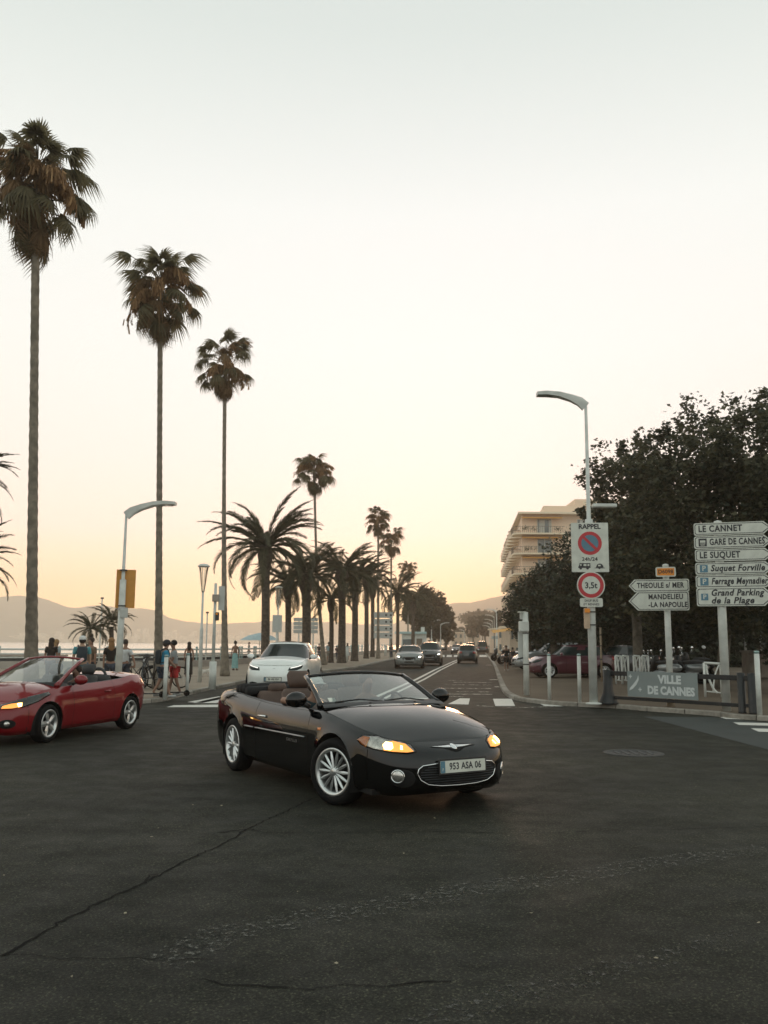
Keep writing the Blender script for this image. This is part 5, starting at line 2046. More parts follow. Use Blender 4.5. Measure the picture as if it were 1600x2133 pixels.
# white electric SUV behind the black car
sp = closed_spec(L=4.75, W=.96, wb=2.89, fo=.86, R=.35, nose=.86, cowl=1.10, belt=1.06, tail=1.12, zb_=.21)
sp['If'] = [(0, .14), (.12, .05), (.3, .01), (.5, .0), (.68, .04), (.82, .12), (.93, .22), (1, .32)]
c = at(578, 1400, 28.0)
wt, wbv = closed_car('white rounded electric SUV with dark windscreen, waiting at the crossing behind the black convertible', (c.x + .08, 29.8, 0), math.radians(-94), M['car_white'], sp, H=1.62,
                     lights='dim', ws=(1.02, -.02), rs_=(-1.75, -1.2), wroof=.62, name='suv_car', roof_m=M['car_glass'], grille=False, spokes=10)
conform(wbv, [(-.75, .29), (-.52, .29), (-.50, .36), (-.66, .385), (-.78, .36)], F0, M['gap'], wt, 'air_intake', .004, rings=2)
conform(wbv, [(.52, .29), (.75, .29), (.78, .36), (.66, .385), (.50, .36)], F0, M['gap'], wt, 'air_intake', .004, rings=2)
conform(wbv, [(-.035, .775), (.035, .775), (.035, .79), (.008, .785), (0, .74), (-.008, .785), (-.035, .79)][:3] + [(-.035, .79)], F0, M['steel'], wt, 'badge', .006, rings=2)
plate(wt, (2.317, 0, .46), 'BR 495 NW', tsize=.075)

road_dir = math.atan2(1, .10)
away, toward = road_dir, road_dir + math.pi
SPC = lambda **k: closed_spec(**k)
p = gp(848, 1393, 0)
sp = SPC(L=4.6, W=.92, wb=2.75, fo=.85, R=.33, nose=.80, cowl=1.02, belt=1.0, tail=1.0)
closed_car('grey saloon car coming towards the crossing with its headlights on', (p.x + .25, p.y + 2.2, 0), toward + .04, M['car_grey'], sp, H=1.45, lights='on', ws=(.95, .15), rs_=(-1.75, -1.0), name='saloon_car')
p = gp(888, 1387, 0)
sp = SPC(L=4.4, W=.92, wb=2.65, fo=.85, R=.34, nose=.88, cowl=1.12, belt=1.08, tail=1.1)
closed_car('dark SUV with warm orange reflections just behind the grey saloon', (p.x + .35, p.y + 2.0, 0), toward + .03, M['car_dark'], sp, H=1.66, lights='on', ws=(1.0, .3), rs_=(-1.8, -1.4), name='suv_car')
p = gp(981, 1382.5, 0)
sp = SPC(L=3.6, W=.80, wb=2.35, fo=.65, R=.29, nose=.80, cowl=1.0, belt=.98, tail=1.0)
closed_car('small dark hatchback driving away in the right lane', (p.x - .1, p.y + 1.7, 0), away + .0, M['car_teal'], sp, H=1.48, lights='off', ws=(.95, .35), rs_=(-1.45, -1.15), name='hatchback_car')
p = at(955, 1352, 128)
sp = SPC(L=4.3, W=.88)
closed_car('far oncoming dark car with bright white headlights left of the centre line', (p.x, 130, 0), toward, M['car_dark'], sp, H=1.42, lights='on', detail=0, name='saloon_car')
for px, Y, mm, lab, H_ in ((981, 150, 'car_dark', 'far dark estate car seen just above the roof of the small hatchback', 1.7), (1005, 138, 'car_dark', 'far dark van with a pale roof standing at the right kerb', 1.9),
                           (969, 190, 'car_silver', 'far silver car in the row behind the dark estate car', 1.5)):
    closed_car(lab, (ax(px, Y), Y, 0), away, M[mm], SPC(L=4.4, W=.9, belt=1.05, tail=1.05), H=H_, lights='off', detail=0, name='estate_car', roof_m=M['car_silver'], rs_=(-1.9, -1.6))

# parked on the right
GP = 'cars parked under the trees on the right'
sp = SPC(L=4.0, W=.86, wb=2.5, fo=.8, R=.31, nose=.78, cowl=1.0, belt=.97, tail=1.0)
p = gp(1178, 1413, KZ)
closed_car('dark burgundy hatchback parked between the lamp and the leftmost bollards', (p.x + .5, p.y + 1.1, KZ), math.radians(186), M['car_burgundy'], sp, H=1.47, group=GP, lights='off', ws=(.95, .3), rs_=(-1.6, -1.25), name='hatchback_car')
p = gp(1290, 1412, KZ)
closed_car('nearly black parked car behind the tall lamp pole', (p.x + .3, p.y + 1.8, KZ), math.radians(184), M['car_dark'], SPC(L=4.3, W=.88, belt=.99), H=1.46, group=GP, lights='off', name='hatchback_car')
p = gp(1118, 1398, KZ)
closed_car('silver blue parked car showing over the burgundy bonnet', (p.x + 1.2, p.y + 2.2, KZ), math.radians(188), M['car_silver'], SPC(L=4.4, W=.9, belt=1.0, cowl=1.05), H=1.58, group=GP, lights='off', name='estate_car', detail=0, rs_=(-1.8, -1.5))
p = gp(1100, 1392, KZ)
closed_car('dark parked car behind the silver blue one, only its nose and roof in view', (p.x + 1.5, p.y + 7, KZ), math.radians(188), M['car_dark'], SPC(L=4.3, W=.88), H=1.48, group=GP, lights='off', name='hatchback_car', detail=0)
p = gp(1600, 1440, KZ)
closed_car('dark parked car with a pale plate cut off by the right edge', (p.x + 1.4, p.y - 1.5, KZ), math.radians(215), M['car_dark'], SPC(L=4.3, W=.88), H=1.46, group=GP, lights='off', name='hatchback_car', detail=0)
# ------------------------------------------------------------------ apartment block and far buildings
M['facade'] = mat('facade', (.80, .62, .47), .85, var=.06, scale=.4, bump=.05)
M['facade_pale'] = mat('facade_pale', (.56, .45, .34), .85, var=.06, scale=.4)
M['slab_edge'] = mat('slab_edge', (.82, .69, .52), .8, var=.05)
M['awning'] = mat('awning', (.60, .30, .07), .8, var=.06)
M['window_glass'] = mat('window_glass', (.10, .14, .15), .12, var=.2, spec=.8)
M['curtain'] = mat('curtain', (.48, .50, .47), .9, var=.1)
M['rail_dark'] = mat('rail_dark', (.16, .13, .10), .6)
M['shrub'] = leaf_mat('shrub', (.03, .045, .02), (.08, .09, .04))


def apartment():
    A = at(1078, 1200, 132)
    x0, y0 = A.x, 132.0
    th = thing('apartment_building', 'cream apartment block with curved balconies above the dark trees', 'building', (x0, y0, 0))
    SH = 3.0
    base = -1.4
    NF = 7
    Lx, Ly = 24.0, 46.0
    slant = .10                                       # side follows the road
    def SX(y):
        return slant * y
    H = base + SH * NF + 1.2
    body = [(0, 0), (Lx, 0), (Lx + 4, Ly), (SX(Ly), Ly)]
    # front recess between two wall piers, built as boxes
    MB().prism([(.9, .9), (Lx, .9), (Lx, Ly), (SX(Ly) + .9, Ly)], base, H).build('wall', 'facade', th)
    for k in range(NF + 1):
        z = base + SH * k + 1.2
        cant = 1.35
        # slab with a rounded end wrapping the corner, then bays along the street side
        rounded = []
        for a in np.linspace(0, math.pi / 2, 8):
            rounded.append((-.2 + .9 - (.9 + .5) * math.cos(a) * .9, .4 - cant * math.sin(a)))
        pts = [(.6, 2.8), (-.5, 2.8)] + rounded + [(Lx * .30, -cant + .35), (Lx * .30, .92)]
        if k < NF:
            sl = MB().prism(pts, z - .14, z + .10).build('balcony', 'slab_edge', th)
            MB().tube([(p[0] * .97 + .02, p[1] * .97, z + 1.05) for p in pts[1:-1]], .035, 5).build('railing', 'rail_dark', sl)
            mb = MB()
            for p, q in zip(pts[1:-2], pts[2:-1]):
                n = max(1, int(((p[0] - q[0]) ** 2 + (p[1] - q[1]) ** 2) ** .5 / .3))
                for i in range(n):
                    t_ = i / n
                    mb.box(((p[0] + (q[0] - p[0]) * t_) * .97 + .02, (p[1] + (q[1] - p[1]) * t_) * .97, z + .57), (.04, .04, .95))
            mb.build('railing_bar', 'rail_dark', sl)
            if k < NF:
                aw = MB().add([(.9, .80, z + 2.72), (Lx * .28, .80, z + 2.72), (Lx * .28, -.5, z + 2.50), (.7, -.5, z + 2.50)], [(0, 1, 2, 3)])
                aw.add([(.7, -.5, z + 2.50), (Lx * .28, -.5, z + 2.50), (Lx * .28, -.5, z + 2.32), (.7, -.5, z + 2.32)], [(0, 1, 2, 3)])
                if k in (3, 4, 5, 6):
                    aw.build('awning', 'awning', th)
            # windows of the front
            for wx, ww, cur in ((4.3, 2.1, k % 2 == 0), (10.6, 2.6, True), (14.5, 2.2, False), (18.6, 2.2, True)):
                w_ = MB().box((wx, .895, z + 1.28), (ww, .06, 2.1)).build('window', 'window_glass', th)
                MB().box((wx, .85, z + 1.28), (.07, .05, 2.1)).box((wx, .85, z + 2.34), (ww + .1, .06, .07)).box((wx - ww / 2, .85, z + 1.28), (.07, .05, 2.1)).box((wx + ww / 2, .85, z + 1.28), (.07, .05, 2.1)).build('frame', 'sign_white', w_)
                if cur:
                    MB().box((wx - ww * .18, .86, z + 1.25), (ww * .36, .02, 1.95)).box((wx + ww * .40, .86, z + 1.25), (ww * .16, .02, 1.95)).build('curtain', 'curtain', w_)
        # bays along the side
        if k < NF:
            for j in range(9):
                yy = 3.6 + j * 4.8
                bx = SX(yy) + .9
                p2 = [(bx, yy)] + [(bx - 1.75 * math.sin(a), yy + 2.1 - 2.1 * math.cos(a)) for a in np.linspace(.12, math.pi - .12, 9)] + [(bx, yy + 4.2)]
                bl = MB().prism(p2, z - .14, z + .98 if False else z + .10).build('balcony', 'slab_edge', th)
                MB().tube([(x * 1.0, y, z + 1.02) for x, y in p2[1:-1]], .05, 5).build('railing', 'rail_dark', bl)
                MB().prism([(x + .06, y) for x, y in p2[1:-1]] + [(x + .12, y) for x, y in p2[1:-1]][::-1], z + .1, z + .95).build('parapet', 'facade', bl)
                MB().box((SX(yy + 2.1) + .93, yy + 2.1, z + 1.3), (.08, 1.8, 2.1)).build('window', 'window_glass', th)
    rz_ = H
    MB().prism([(.2, -.5), (Lx + .4, -.5), (Lx + .4, Ly), (SX(Ly) - .4, Ly)], rz_, rz_ + .30).build('roof', 'slab_edge', th)
    ph = MB().prism([(4.3, 1.4), (Lx - 1, 1.4), (Lx - 1, 14), (5.5, 14)], rz_ + .3, rz_ + 1.5).build('penthouse', 'facade', th)
    MB().prism([(9.3, 2.2), (16, 2.2), (16, 10), (9.3, 10)], rz_ + 1.5, rz_ + 2.7).build('lift_house', 'facade', th)
    for i in range(5):
        MB().box((10.8 + i * .8, 2.17, rz_ + 2.1), (.5, .05, .5)).build('vent', 'slab_edge', th)
    # plants on the balconies
    rs = random.Random(5)
    for k in (4, 5, 6):
        z = base + SH * k + 1.2
        pts = [(1.5 + rs.uniform(-.6, 1.2), -.75, z + .55 + rs.uniform(0, .3)) for _ in range(9)] + [(6.0 + rs.uniform(-.3, .6), -.7, z + .5 + rs.uniform(0, .3)) for _ in range(5)]
        obj('balcony_plant', leaf_cloud('balcony_plant', pts, 16, .16, .3, k, 'shrub'), th)


apartment()


def house(px0, px1, pyt, Y, label, m='facade_pale', depth=10, storeys=2, name='house', roof='flat', cols=3, group=None):
    a, b_ = at(px0, pyt, Y), at(px1, pyt, Y)
    w, h = b_.x - a.x, a.z
    th = thing(name, label, 'building', ((a.x + b_.x) / 2, Y, 0), 0, group)
    MB().box((0, depth / 2, h / 2), (w, depth, h)).build('wall', m, th)
    if roof == 'flat':
        MB().box((0, depth / 2, h + .12), (w + .5, depth + .5, .24)).build('roof', 'slab_edge', th)
    else:
        MB().prism([(-w / 2 - .3, h), (w / 2 + .3, h), (0, h + w * .22)], -.3, depth + .3, 'XZ').build('roof', mat('roof_tile', (.25, .12, .07), .9), th)
    for s_ in range(storeys):
        for c in range(cols):
            MB().box((-w / 2 + w * (c + .5) / cols, -.03, h * (s_ + .55) / storeys), (w / cols * .42, .06, h / storeys * .48)).build('window', 'window_glass', th)
    return th


GH = 'distant buildings along the boulevard'
house(975, 1000, 1301, 300, 'distant pale three storey house between the hazy trees', storeys=3, cols=3, group=GH)
house(945, 975, 1318, 320, 'distant low pale house left of the three storey one', storeys=2, group=GH)
house(1036, 1062, 1311, 135, 'beige shop building at the pavement just left of the apartment block', storeys=2, cols=2, m='facade', group=GH)
house(1062, 1092, 1308, 84, 'pale shop front with dark openings behind the grey service post', storeys=2, cols=3, m='facade_pale', group=GH, depth=6)
aw = thing('awning', 'orange edged shop awning stretched over the pavement by the beige building', 'awning', (ax(1058, 83), 82.5, 0))
MB().add([(-1.6, 0, 2.75), (1.9, 0, 3.25), (1.9, -1.6, 3.0), (-1.6, -1.6, 2.5)], [(0, 1, 2, 3)]).build('canopy', 'awning', aw)
MB().tube([(-1.5, -1.5, 0), (-1.5, -1.5, 2.5)], .04, 6).build('pole', 'dark_metal', aw)
house(1075, 1140, 1318, 100, 'low building in shade behind the dark trees', storeys=1, m='stone', cols=5, group=GH)
k_ = thing('beach_kiosk', 'white beach kiosk with a flat roof on the sea side behind the grey saloon', 'kiosk', (ax(863, 125), 125, KZ))
MB().box((0, 1.5, 1.35), (3.4, 3, 2.7)).build('wall', 'white_paint', k_)
MB().box((-.5, 1.3, 2.85), (4.4, 3.6, .3)).build('roof', mat('kiosk_roof', (.42, .56, .55), .5), k_)
MB().box((.7, -.03, 1.1), (.8, .06, 1.9)).build('door', 'rail_dark', k_)
MB().box((-.9, -.03, 1.5), (1.4, .06, .9)).build('window', 'window_glass', k_)
MB().box((1.2, .4, 3.3), (.5, .5, .7)).build('chimney', 'white_paint', k_)

# stone kiosk at the right edge and striped posts on top of it
c = gp(1578, 1412, KZ)
kk = thing('stone_kiosk', 'square stone pier with a flat cap at the right edge', 'pier', (c.x + .25, c.y + .4, KZ))
MB().box((0, .3, .58), (1.0, .8, 1.16), bev=.01).build('wall', 'stone', kk)
for i in range(5):
    for j in range(2):
        MB().box((-.25 + .5 * j + (.04 if i % 2 else -.04), -.105, .14 + i * .215), (.46, .03, .195), bev=.01).build('stone', 'stone', kk)
MB().box((0, .3, 1.20), (1.12, .92, .09), bev=.01).build('cap', 'concrete', kk)
for px, top, lab in ((1583, 1302, 'taller black and white banded post above the stone pier'), (1551, 1316, 'shorter black and white banded post left of the stone pier cap')):
    q = at(px, top, c.y + 1.3)
    ps = thing('banded_post', lab, 'post', (q.x, c.y + 1.3, KZ), 0, 'banded posts by the stone pier')
    h = q.z - KZ
    MB().tube([(0, 0, 0), (0, 0, h)], .05, 10).build('pole', 'white_paint', ps, True)
    for i in range(3):
        MB().lathe([(.052, 0), (.055, .0), (.055, .05), (.052, .05)], 10, c=(0, 0, h - .14 - .14 * i)).build('band', 'ink', ps)


# ------------------------------------------------------------------ promenade wall, railing
wallp = offset_path(railL, .0)
seg = [p for p in railL if p[1] < 190]
low = thing('sea_wall', 'low beige wall along the back of the promenade under the railing', 'wall', (0, 0, 0))
inner = offset_path(seg, -.35)
poly = seg + inner[::-1]
V_, F_ = [], []
for a, b_ in zip(seg, inner):
    V_ += [(a[0], a[1], 0.05), (a[0], a[1], .46), (b_[0], b_[1], .46), (b_[0], b_[1], 0.05)]
for i in range(len(seg) - 1):
    for k in range(3):
        F_.append((4 * i + k, 4 * i + k + 1, 4 * i + 5 + k, 4 * i + 4 + k))
MB().add(V_, F_).build('wall_body', 'concrete', low)
rl = thing('railing', 'white railing with pale green posts between promenade and sea', 'railing', (0, 0, 0))
cen = offset_path(seg, -.17)
for z, r in ((1.10, .06), (.86, .04), (.66, .04)):
    MB().tube([(x, y, z) for x, y in cen], r, 6).build('rail', 'rail_white', rl, True)
# posts every 2.6 m in view
dist, k = 0.0, 0
post_me = MB().box((0, 0, .35), (.09, .09, .70)).lathe([(.0, .83), (.06, .80), (.075, .74), (.05, .69)], 10).data('post', 'rail_green')
for i in range(len(cen) - 1):
    a, b_ = Vector(cen[i]), Vector(cen[i + 1])
    L = (b_ - a).length
    while dist < L:
        q = a.lerp(b_, dist / L)
        if q.y > 38 and k < 90:
            for off in (-.22, .22):
                d = (b_ - a).normalized() * off
                obj('post', post_me, rl, (q.x + d.x, q.y + d.y, .46))
                k += 1
        dist += 3.0
    dist -= L

# dark beach huts below the promenade
rs = random.Random(3)
for i, (px, Y, w) in enumerate(((20, 62, 5.0), (60, 60, 4.0), (385, 66, 5.5), (445, 70, 4.5), (505, 72, 4.0), (300, 64, 6))):
    bh = thing('beach_hut', ['dark flat roofed beach hut just seen over the railing at the left edge', 'second dark beach hut over the railing, behind the nearest palm trunk', 'dark beach hut behind the railing right of the second palm trunk',
                             'dark beach hut behind the slim lantern post', 'dark beach hut right of the third palm trunk', 'dark beach hut behind the parked bicycles'][i], 'beach hut', (ax(px, Y), Y, -1.6), 0, 'dark beach huts below the promenade')
    MB().box((0, 0, 1.05), (w, 2.4, 2.1)).build('wall', 'dark_metal', bh)
    MB().box((0, 0, 2.16), (w + .4, 2.8, .1)).build('roof', 'stone', bh)
    for j in range(3):
        MB().box((-w / 3 + j * w / 3, -1.22, 1.0), (w / 5, .05, 1.6)).build('door', 'black_metal', bh)
pr_ = thing('parasol', 'pale blue beach parasol left of the big date palm trunk', 'parasol', (ax(541, 66), 66, -1.6))
top = at(541, 1318, 66).z + 1.6
mb = MB().lathe([(0, top), (.9, top - .22), (1.5, top - .55)], 10, caps=False)
mb.build('canopy', mat('parasol_cloth', (.40, .50, .52), .8), pr_, False)
MB().tube([(0, 0, 0), (0, 0, top)], .03, 6).build('pole', 'white_paint', pr_)


# ------------------------------------------------------------------ lamps, posts, signs
def blade_arm(mb, pts, wd, th_):
    """flat tapered lamp head following PTS: widths WD (across), thickness TH"""
    pts = [Vector(p) for p in pts]
    V_, F_ = [], []
    for i, p in enumerate(pts):
        a, b_ = pts[max(0, i - 1)], pts[min(len(pts) - 1, i + 1)]
        t_ = (b_ - a).normalized()
        s_ = Vector((0, 1, 0))
        u = s_.cross(t_).normalized()
        w, h = wd[i] / 2, th_[i] / 2
        V_ += [p + s_ * w + u * h * .6, p + s_ * w * .6 + u * h, p - s_ * w * .6 + u * h, p - s_ * w + u * h * .6, p - s_ * w - u * h, p + s_ * w - u * h]
    n = 6
    for i in range(len(pts) - 1):
        for k in range(n):
            F_.append((i * n + k, i * n + (k + 1) % n, (i + 1) * n + (k + 1) % n, (i + 1) * n + k))
    F_ += [tuple(range(n)), tuple((len(pts) - 1) * n + k for k in range(n - 1, -1, -1))]
    return mb.add(V_, F_)


def modern_lamp(label, x, y, H, arm, z0=KZ, r=.11, group='modern street lamps with flat curved heads', joint=.45, rz=0.0, m='pole_paint'):
    th = thing('street_lamp', label, 'street lamp', (x, y, z0), rz, group)
    MB().tube([(0, 0, 0), (0, 0, H * joint)], [r, r * .95], 18).build('pole', m, th, True)
    MB().tube([(0, 0, H * joint), (0, 0, H * joint + .02), (0, 0, H)], [r * .95, r * .52, r * .36], 14).build('upper_pole', m, th, True)
    MB().lathe([(r * 1.9, 0), (r * 1.9, .03), (r * 1.1, .05)], 16).build('base_plate', m, th, True)
    s_ = 1 if arm > 0 else -1
    A = abs(arm)
    pts = [(0, 0, H - .12), (s_ * A * .12, 0, H + .02), (s_ * A * .3, 0, H + A * .09), (s_ * A * .55, 0, H + A * .16), (s_ * A * .8, 0, H + A * .18), (s_ * A, 0, H + A * .17)]
    blade_arm(MB(), pts, [.07, .11, .17, .24, .30, .28], [.26, .24, .18, .14, .12, .10]).build('lamp_head', m, th)
    MB().box((s_ * A * .80, 0, H + A * .165 - .05), (A * .3, .2, .02)).build('diffuser', 'lens', th)
    return th


# tall lamp at the right kerb carrying the no parking board
bp = gp(1237, 1467, KZ)
topz = at(1219, 838, bp.y).z
big = modern_lamp('tall white street lamp at the right kerb carrying the no parking board', bp.x, bp.y, topz - KZ, -1.28, r=.105, joint=.60)
D = bp.y
kpx = D / FPX
def onpole(px, py, dy=0.0):
    q = at(px, py, D - dy)
    return (q.x - bp.x, -dy, q.z - KZ)
sx, sy, sz = onpole(1229, 1140, .14)
YAW = math.radians(4)
pn = bpy.data.objects.new('no_parking_sign', None); COL.objects.link(pn); pn.parent = big
pn.location = (sx, sy, sz); pn.rotation_euler = (0, 0, math.radians(-6))
W_, H_ = 76 * kpx, 103 * kpx
MB().prism(rrect(W_, H_, .015), 0, .02, 'XZ').build('panel', 'sign_white', pn)
MB().prism(rrect(W_ * .98, H_ * .98, .01), .021, .03, 'XZ').build('panel_back', 'sign_back', pn)
def disc(par, x, z, r, m, y0, nm='disc', n=36, th_=.004):
    return MB().prism([(x + r * math.cos(a), z + r * math.sin(a)) for a in np.linspace(0, 2 * math.pi, n + 1)[:-1]], y0 - th_, y0, 'XZ').build(nm, m, par)
cz = 8.5 * kpx
disc(pn, 0, cz, 24.5 * kpx, 'red_sign', 0, 'red_disc')
disc(pn, 0, cz, 17.5 * kpx, 'blue_sign', -.005, 'blue_disc')
bar = MB().box((0, -.012, 0), (38 * kpx, .004, 5.5 * kpx)).build('red_bar', 'red_sign', pn, loc=(0, 0, cz), rot=(0, math.radians(45), 0))
text(pn, 'RAPPEL', (0, -.004, 43 * kpx), 14 * kpx, bold=.006, align='CENTER', fitw=45 * kpx)
text(pn, '24h/24', (-1 * kpx, -.004, -25 * kpx), 10.5 * kpx, bold=.003, align='CENTER', fitw=32 * kpx)
def pict(par, ox, oz, s, van=True):
    mb = MB()
    if van:
        mb.prism([(ox - 12 * s, oz - 2 * s), (ox - 10 * s, oz + 1 * s), (ox - 9 * s, oz + 6 * s), (ox + 13 * s, oz + 6 * s), (ox + 13 * s, oz - 4 * s), (ox - 12 * s, oz - 4 * s)], -.004, 0, 'XZ')
        body = mb.build('camper_pictogram', 'ink', par)
        MB().box((ox + 2 * s, -.007, oz + 2 * s), (6 * s, .003, 4 * s)).box((ox - 6.5 * s, -.007, oz + 2.2 * s), (3 * s, .003, 3.4 * s)).box((ox + 9 * s, -.007, oz + 2 * s), (4 * s, .003, 4 * s)).build('pictogram_window', 'sign_white', body)
        for q in (-7, 7):
            disc(body, ox + q * s, oz - 4.5 * s, 2.8 * s, 'ink', -.001, 'pictogram_wheel', 14)
    else:
        mb.prism([(ox + 9 * s * math.cos(a), oz - 4 * s + 10 * s * max(0, math.sin(a))) for a in np.linspace(0, math.pi, 12)], -.004, 0, 'XZ')
        body = mb.build('caravan_pictogram', 'ink', par)
        MB().box((ox - 1 * s, -.007, oz + 1 * s), (6 * s, .003, 3.5 * s)).build('pictogram_window', 'sign_white', body)
        MB().box((ox, -.002, oz - 5 * s), (24 * s, .004, 1.4 * s)).build('pictogram_line', 'ink', body)
        disc(body, ox - 1 * s, oz - 5 * s, 2.8 * s, 'ink', -.004, 'pictogram_wheel', 14)
pict(pn, -13 * kpx, -39 * kpx, kpx, True)
pict(pn, 19 * kpx, -39 * kpx, kpx * .85, False)
sx, sy, sz = onpole(1231, 1219, .14)
wl_s = bpy.data.objects.new('weight_limit_sign', None); COL.objects.link(wl_s); wl_s.parent = big
wl_s.location = (sx, sy, sz); wl_s.rotation_euler = (0, 0, math.radians(-6))
disc(wl_s, 0, 0, 28.5 * kpx, 'sign_white', .012, 'panel', th_=.02)
disc(wl_s, 0, 0, 26 * kpx, 'red_sign', -.009, 'red_ring')
disc(wl_s, 0, 0, 18.5 * kpx, 'sign_white', -.014, 'white_disc')
text(wl_s, '3,5t', (0, -.019, -1 * kpx), 17 * kpx, bold=.006, align='CENTER', sx=.95)
sx, sy, sz = onpole(1232, 1255, .14)
ex = bpy.data.objects.new('exception_plate', None); COL.objects.link(ex); ex.parent = big
ex.location = (sx, sy, sz); ex.rotation_euler = (0, 0, math.radians(-6))
MB().prism(rrect(46 * kpx, 18 * kpx, 3 * kpx), 0, .015, 'XZ').build('panel', 'sign_white', ex)
text(ex, 'SAUF BUS', (0, -.004, 3.6 * kpx), 6.5 * kpx, bold=.001, align='CENTER')
text(ex, 'ET BENNES', (0, -.004, -4 * kpx), 6.5 * kpx, bold=.001, align='CENTER')
MB().prism(rrect(11 * kpx, 42 * kpx, .03), -.02, .06, 'XZ').build('side_box', mat('side_box', (.50, .36, .25), .7), big, loc=onpole(1223, 1288, .12))
MB().box((0, 0, 0), (10.5 * kpx, .09, 8 * kpx)).build('box_top', 'orange_sign', big, loc=onpole(1223, 1272, .13))
for py in (1276, 1303):
    MB().lathe([(.113, 0), (.118, 0), (.118, .03), (.113, .03)], 16, c=(0, 0, at(1232, py, D).z - KZ)).build('clamp_band', 'black_metal', big)
# low side arm pointing away to the right
MB().box((.42, .05, at(1250, 1053, D).z - KZ), (.62, .22, .09), bev=.02).build('side_lamp', 'pole_paint', big)

# left lamp with the yellow backed board
bpL = gp(250, 1452, KZ)
bpL = Vector((ax(250, 25.5), 25.5, KZ))
tz = at(262, 1066, 25.5).z
left_l = modern_lamp('street lamp with the yellow backed board behind the red convertible', bpL.x, bpL.y, tz - KZ, 1.42, r=.095, joint=.62)
kp = 25.5 / FPX
q = at(259, 1226, 25.5)
bd_ = MB().box((0, 0, 0), (39 * kp, .03, 80 * kp)).build('board', 'yellow_board', left_l, loc=(q.x - bpL.x, .13, q.z - KZ), rot=(0, 0, math.radians(14)))
for dz in (37, -37):
    MB().lathe([(.10, 0), (.108, 0), (.108, .035), (.10, .035)], 16, c=(0, 0, q.z - KZ + dz * kp)).build('clamp_band', 'dark_metal', left_l)
MB().box((0, 0, 0), (16 * kp, .05, 18 * kp), bev=.01).build('small_plate', 'sign_grey', left_l, loc=(.10, -.10, at(262, 1278, 25.5).z - KZ))
MB().box((0, 0, 0), (20 * kp, .06, 4 * kp)).build('sign_bracket', 'steel', left_l, loc=(.06, -.08, at(258, 1268, 25.5).z - KZ))

for i, (px, Y, H, arm, lab) in enumerate((
        (899, 150, 5.0, 1.5, 'left one of two small modern lamps in front of the round trees'), (918, 142, 4.4, 1.4, 'right one of two small modern lamps in front of the round trees'),
        (1035, 118, 5.7, -1.3, 'nearest lamp of the far row on the right pavement'), (1030, 150, 5.9, -1.5, 'second lamp of the far row on the right pavement'), (1026, 182, 6.0, -1.6, 'third lamp of the far row on the right pavement'),
        (1023, 215, 6.0, -1.7, 'fourth lamp of the far row on the right pavement'), (1020, 250, 6.0, -1.9, 'fifth lamp of the far row on the right pavement'), (967, 260, 5.0, -1.5, 'distant lamp rising above the far oncoming cars'))):
    modern_lamp(lab, ax(px, Y), Y, H, arm, r=.13)


def lantern(label, px, Y, pytop, pybase, group='lantern lamps with glass cones'):
    b_ = Vector((ax(px, Y), Y, KZ))
    H = at(px, pytop, Y).z - KZ
    th = thing('lantern_lamp', label, 'street lamp', b_, 0, group)
    MB().tube([(0, 0, 0), (0, 0, H * .45), (0, 0, H * .46), (0, 0, H - 1.0)], [.075, .065, .045, .04], 12).build('pole', 'pole_paint', th, True)
    MB().lathe([(.04, H - 1.05), (.08, H - .75), (.12, H - .35), (.17, H - .10)], 14, caps=False).build('glass_cone', 'lens', th, True)
    mb = MB()
    for a in range(4):
        c, s_ = math.cos(a * math.pi / 2 + .5), math.sin(a * math.pi / 2 + .5)
        mb.tube([(.05 * c, .05 * s_, H - 1.02), (.18 * c, .18 * s_, H - .08)], .010, 5)
    mb.build('cage', 'pole_paint', th)
    MB().lathe([(.0, H + .04), (.14, H + .02), (.23, H - .05), (.22, H - .09), (0, H - .06)], 18).build('cap', 'pole_paint', th, True)
    return th


pL = gp(421, 1421, KZ)
lantern('slim lantern lamp with a glass cone left of the third fan palm', 419, pL.y, 1176, 1421)
lantern('lantern lamp with a glass cone in front of the big date palm crowns', 578, 52, 1222, 1370)

# post with camera box, banner and signal
pS = gp(442, 1436, KZ)
sp_ = thing('signal_post', 'pale post with a banner board and small signal boxes left of the third fan palm', 'signal post', (pS.x, pS.y, KZ))
k = pS.y / FPX
zz = lambda py: at(445, py, pS.y).z - KZ
MB().tube([(0, 0, 0), (0, 0, zz(1378))], .115, 16).build('base_pole', 'pole_paint', sp_, True)
MB().tube([(0, 0, zz(1378)), (0, 0, zz(1215))], [.055, .045], 12).build('pole', 'pole_paint', sp_, True)
MB().box((.20, 0, zz(1246)), (12.5 * k, .03, 50 * k)).build('banner_board', 'sign_grey', sp_, rot=(0, 0, 0))
MB().box((.03, -.08, zz(1246)), (14 * k, .10, 15 * k), bev=.01).build('camera_box', 'stone', sp_)
MB().box((.09, -.05, zz(1284)), (7 * k, .14, 17 * k), bev=.02).build('signal_box', 'dark_metal', sp_)
MB().box((.09, -.13, zz(1279)), (4 * k, .02, 4 * k)).build('signal_lens', 'orange_sign', sp_)

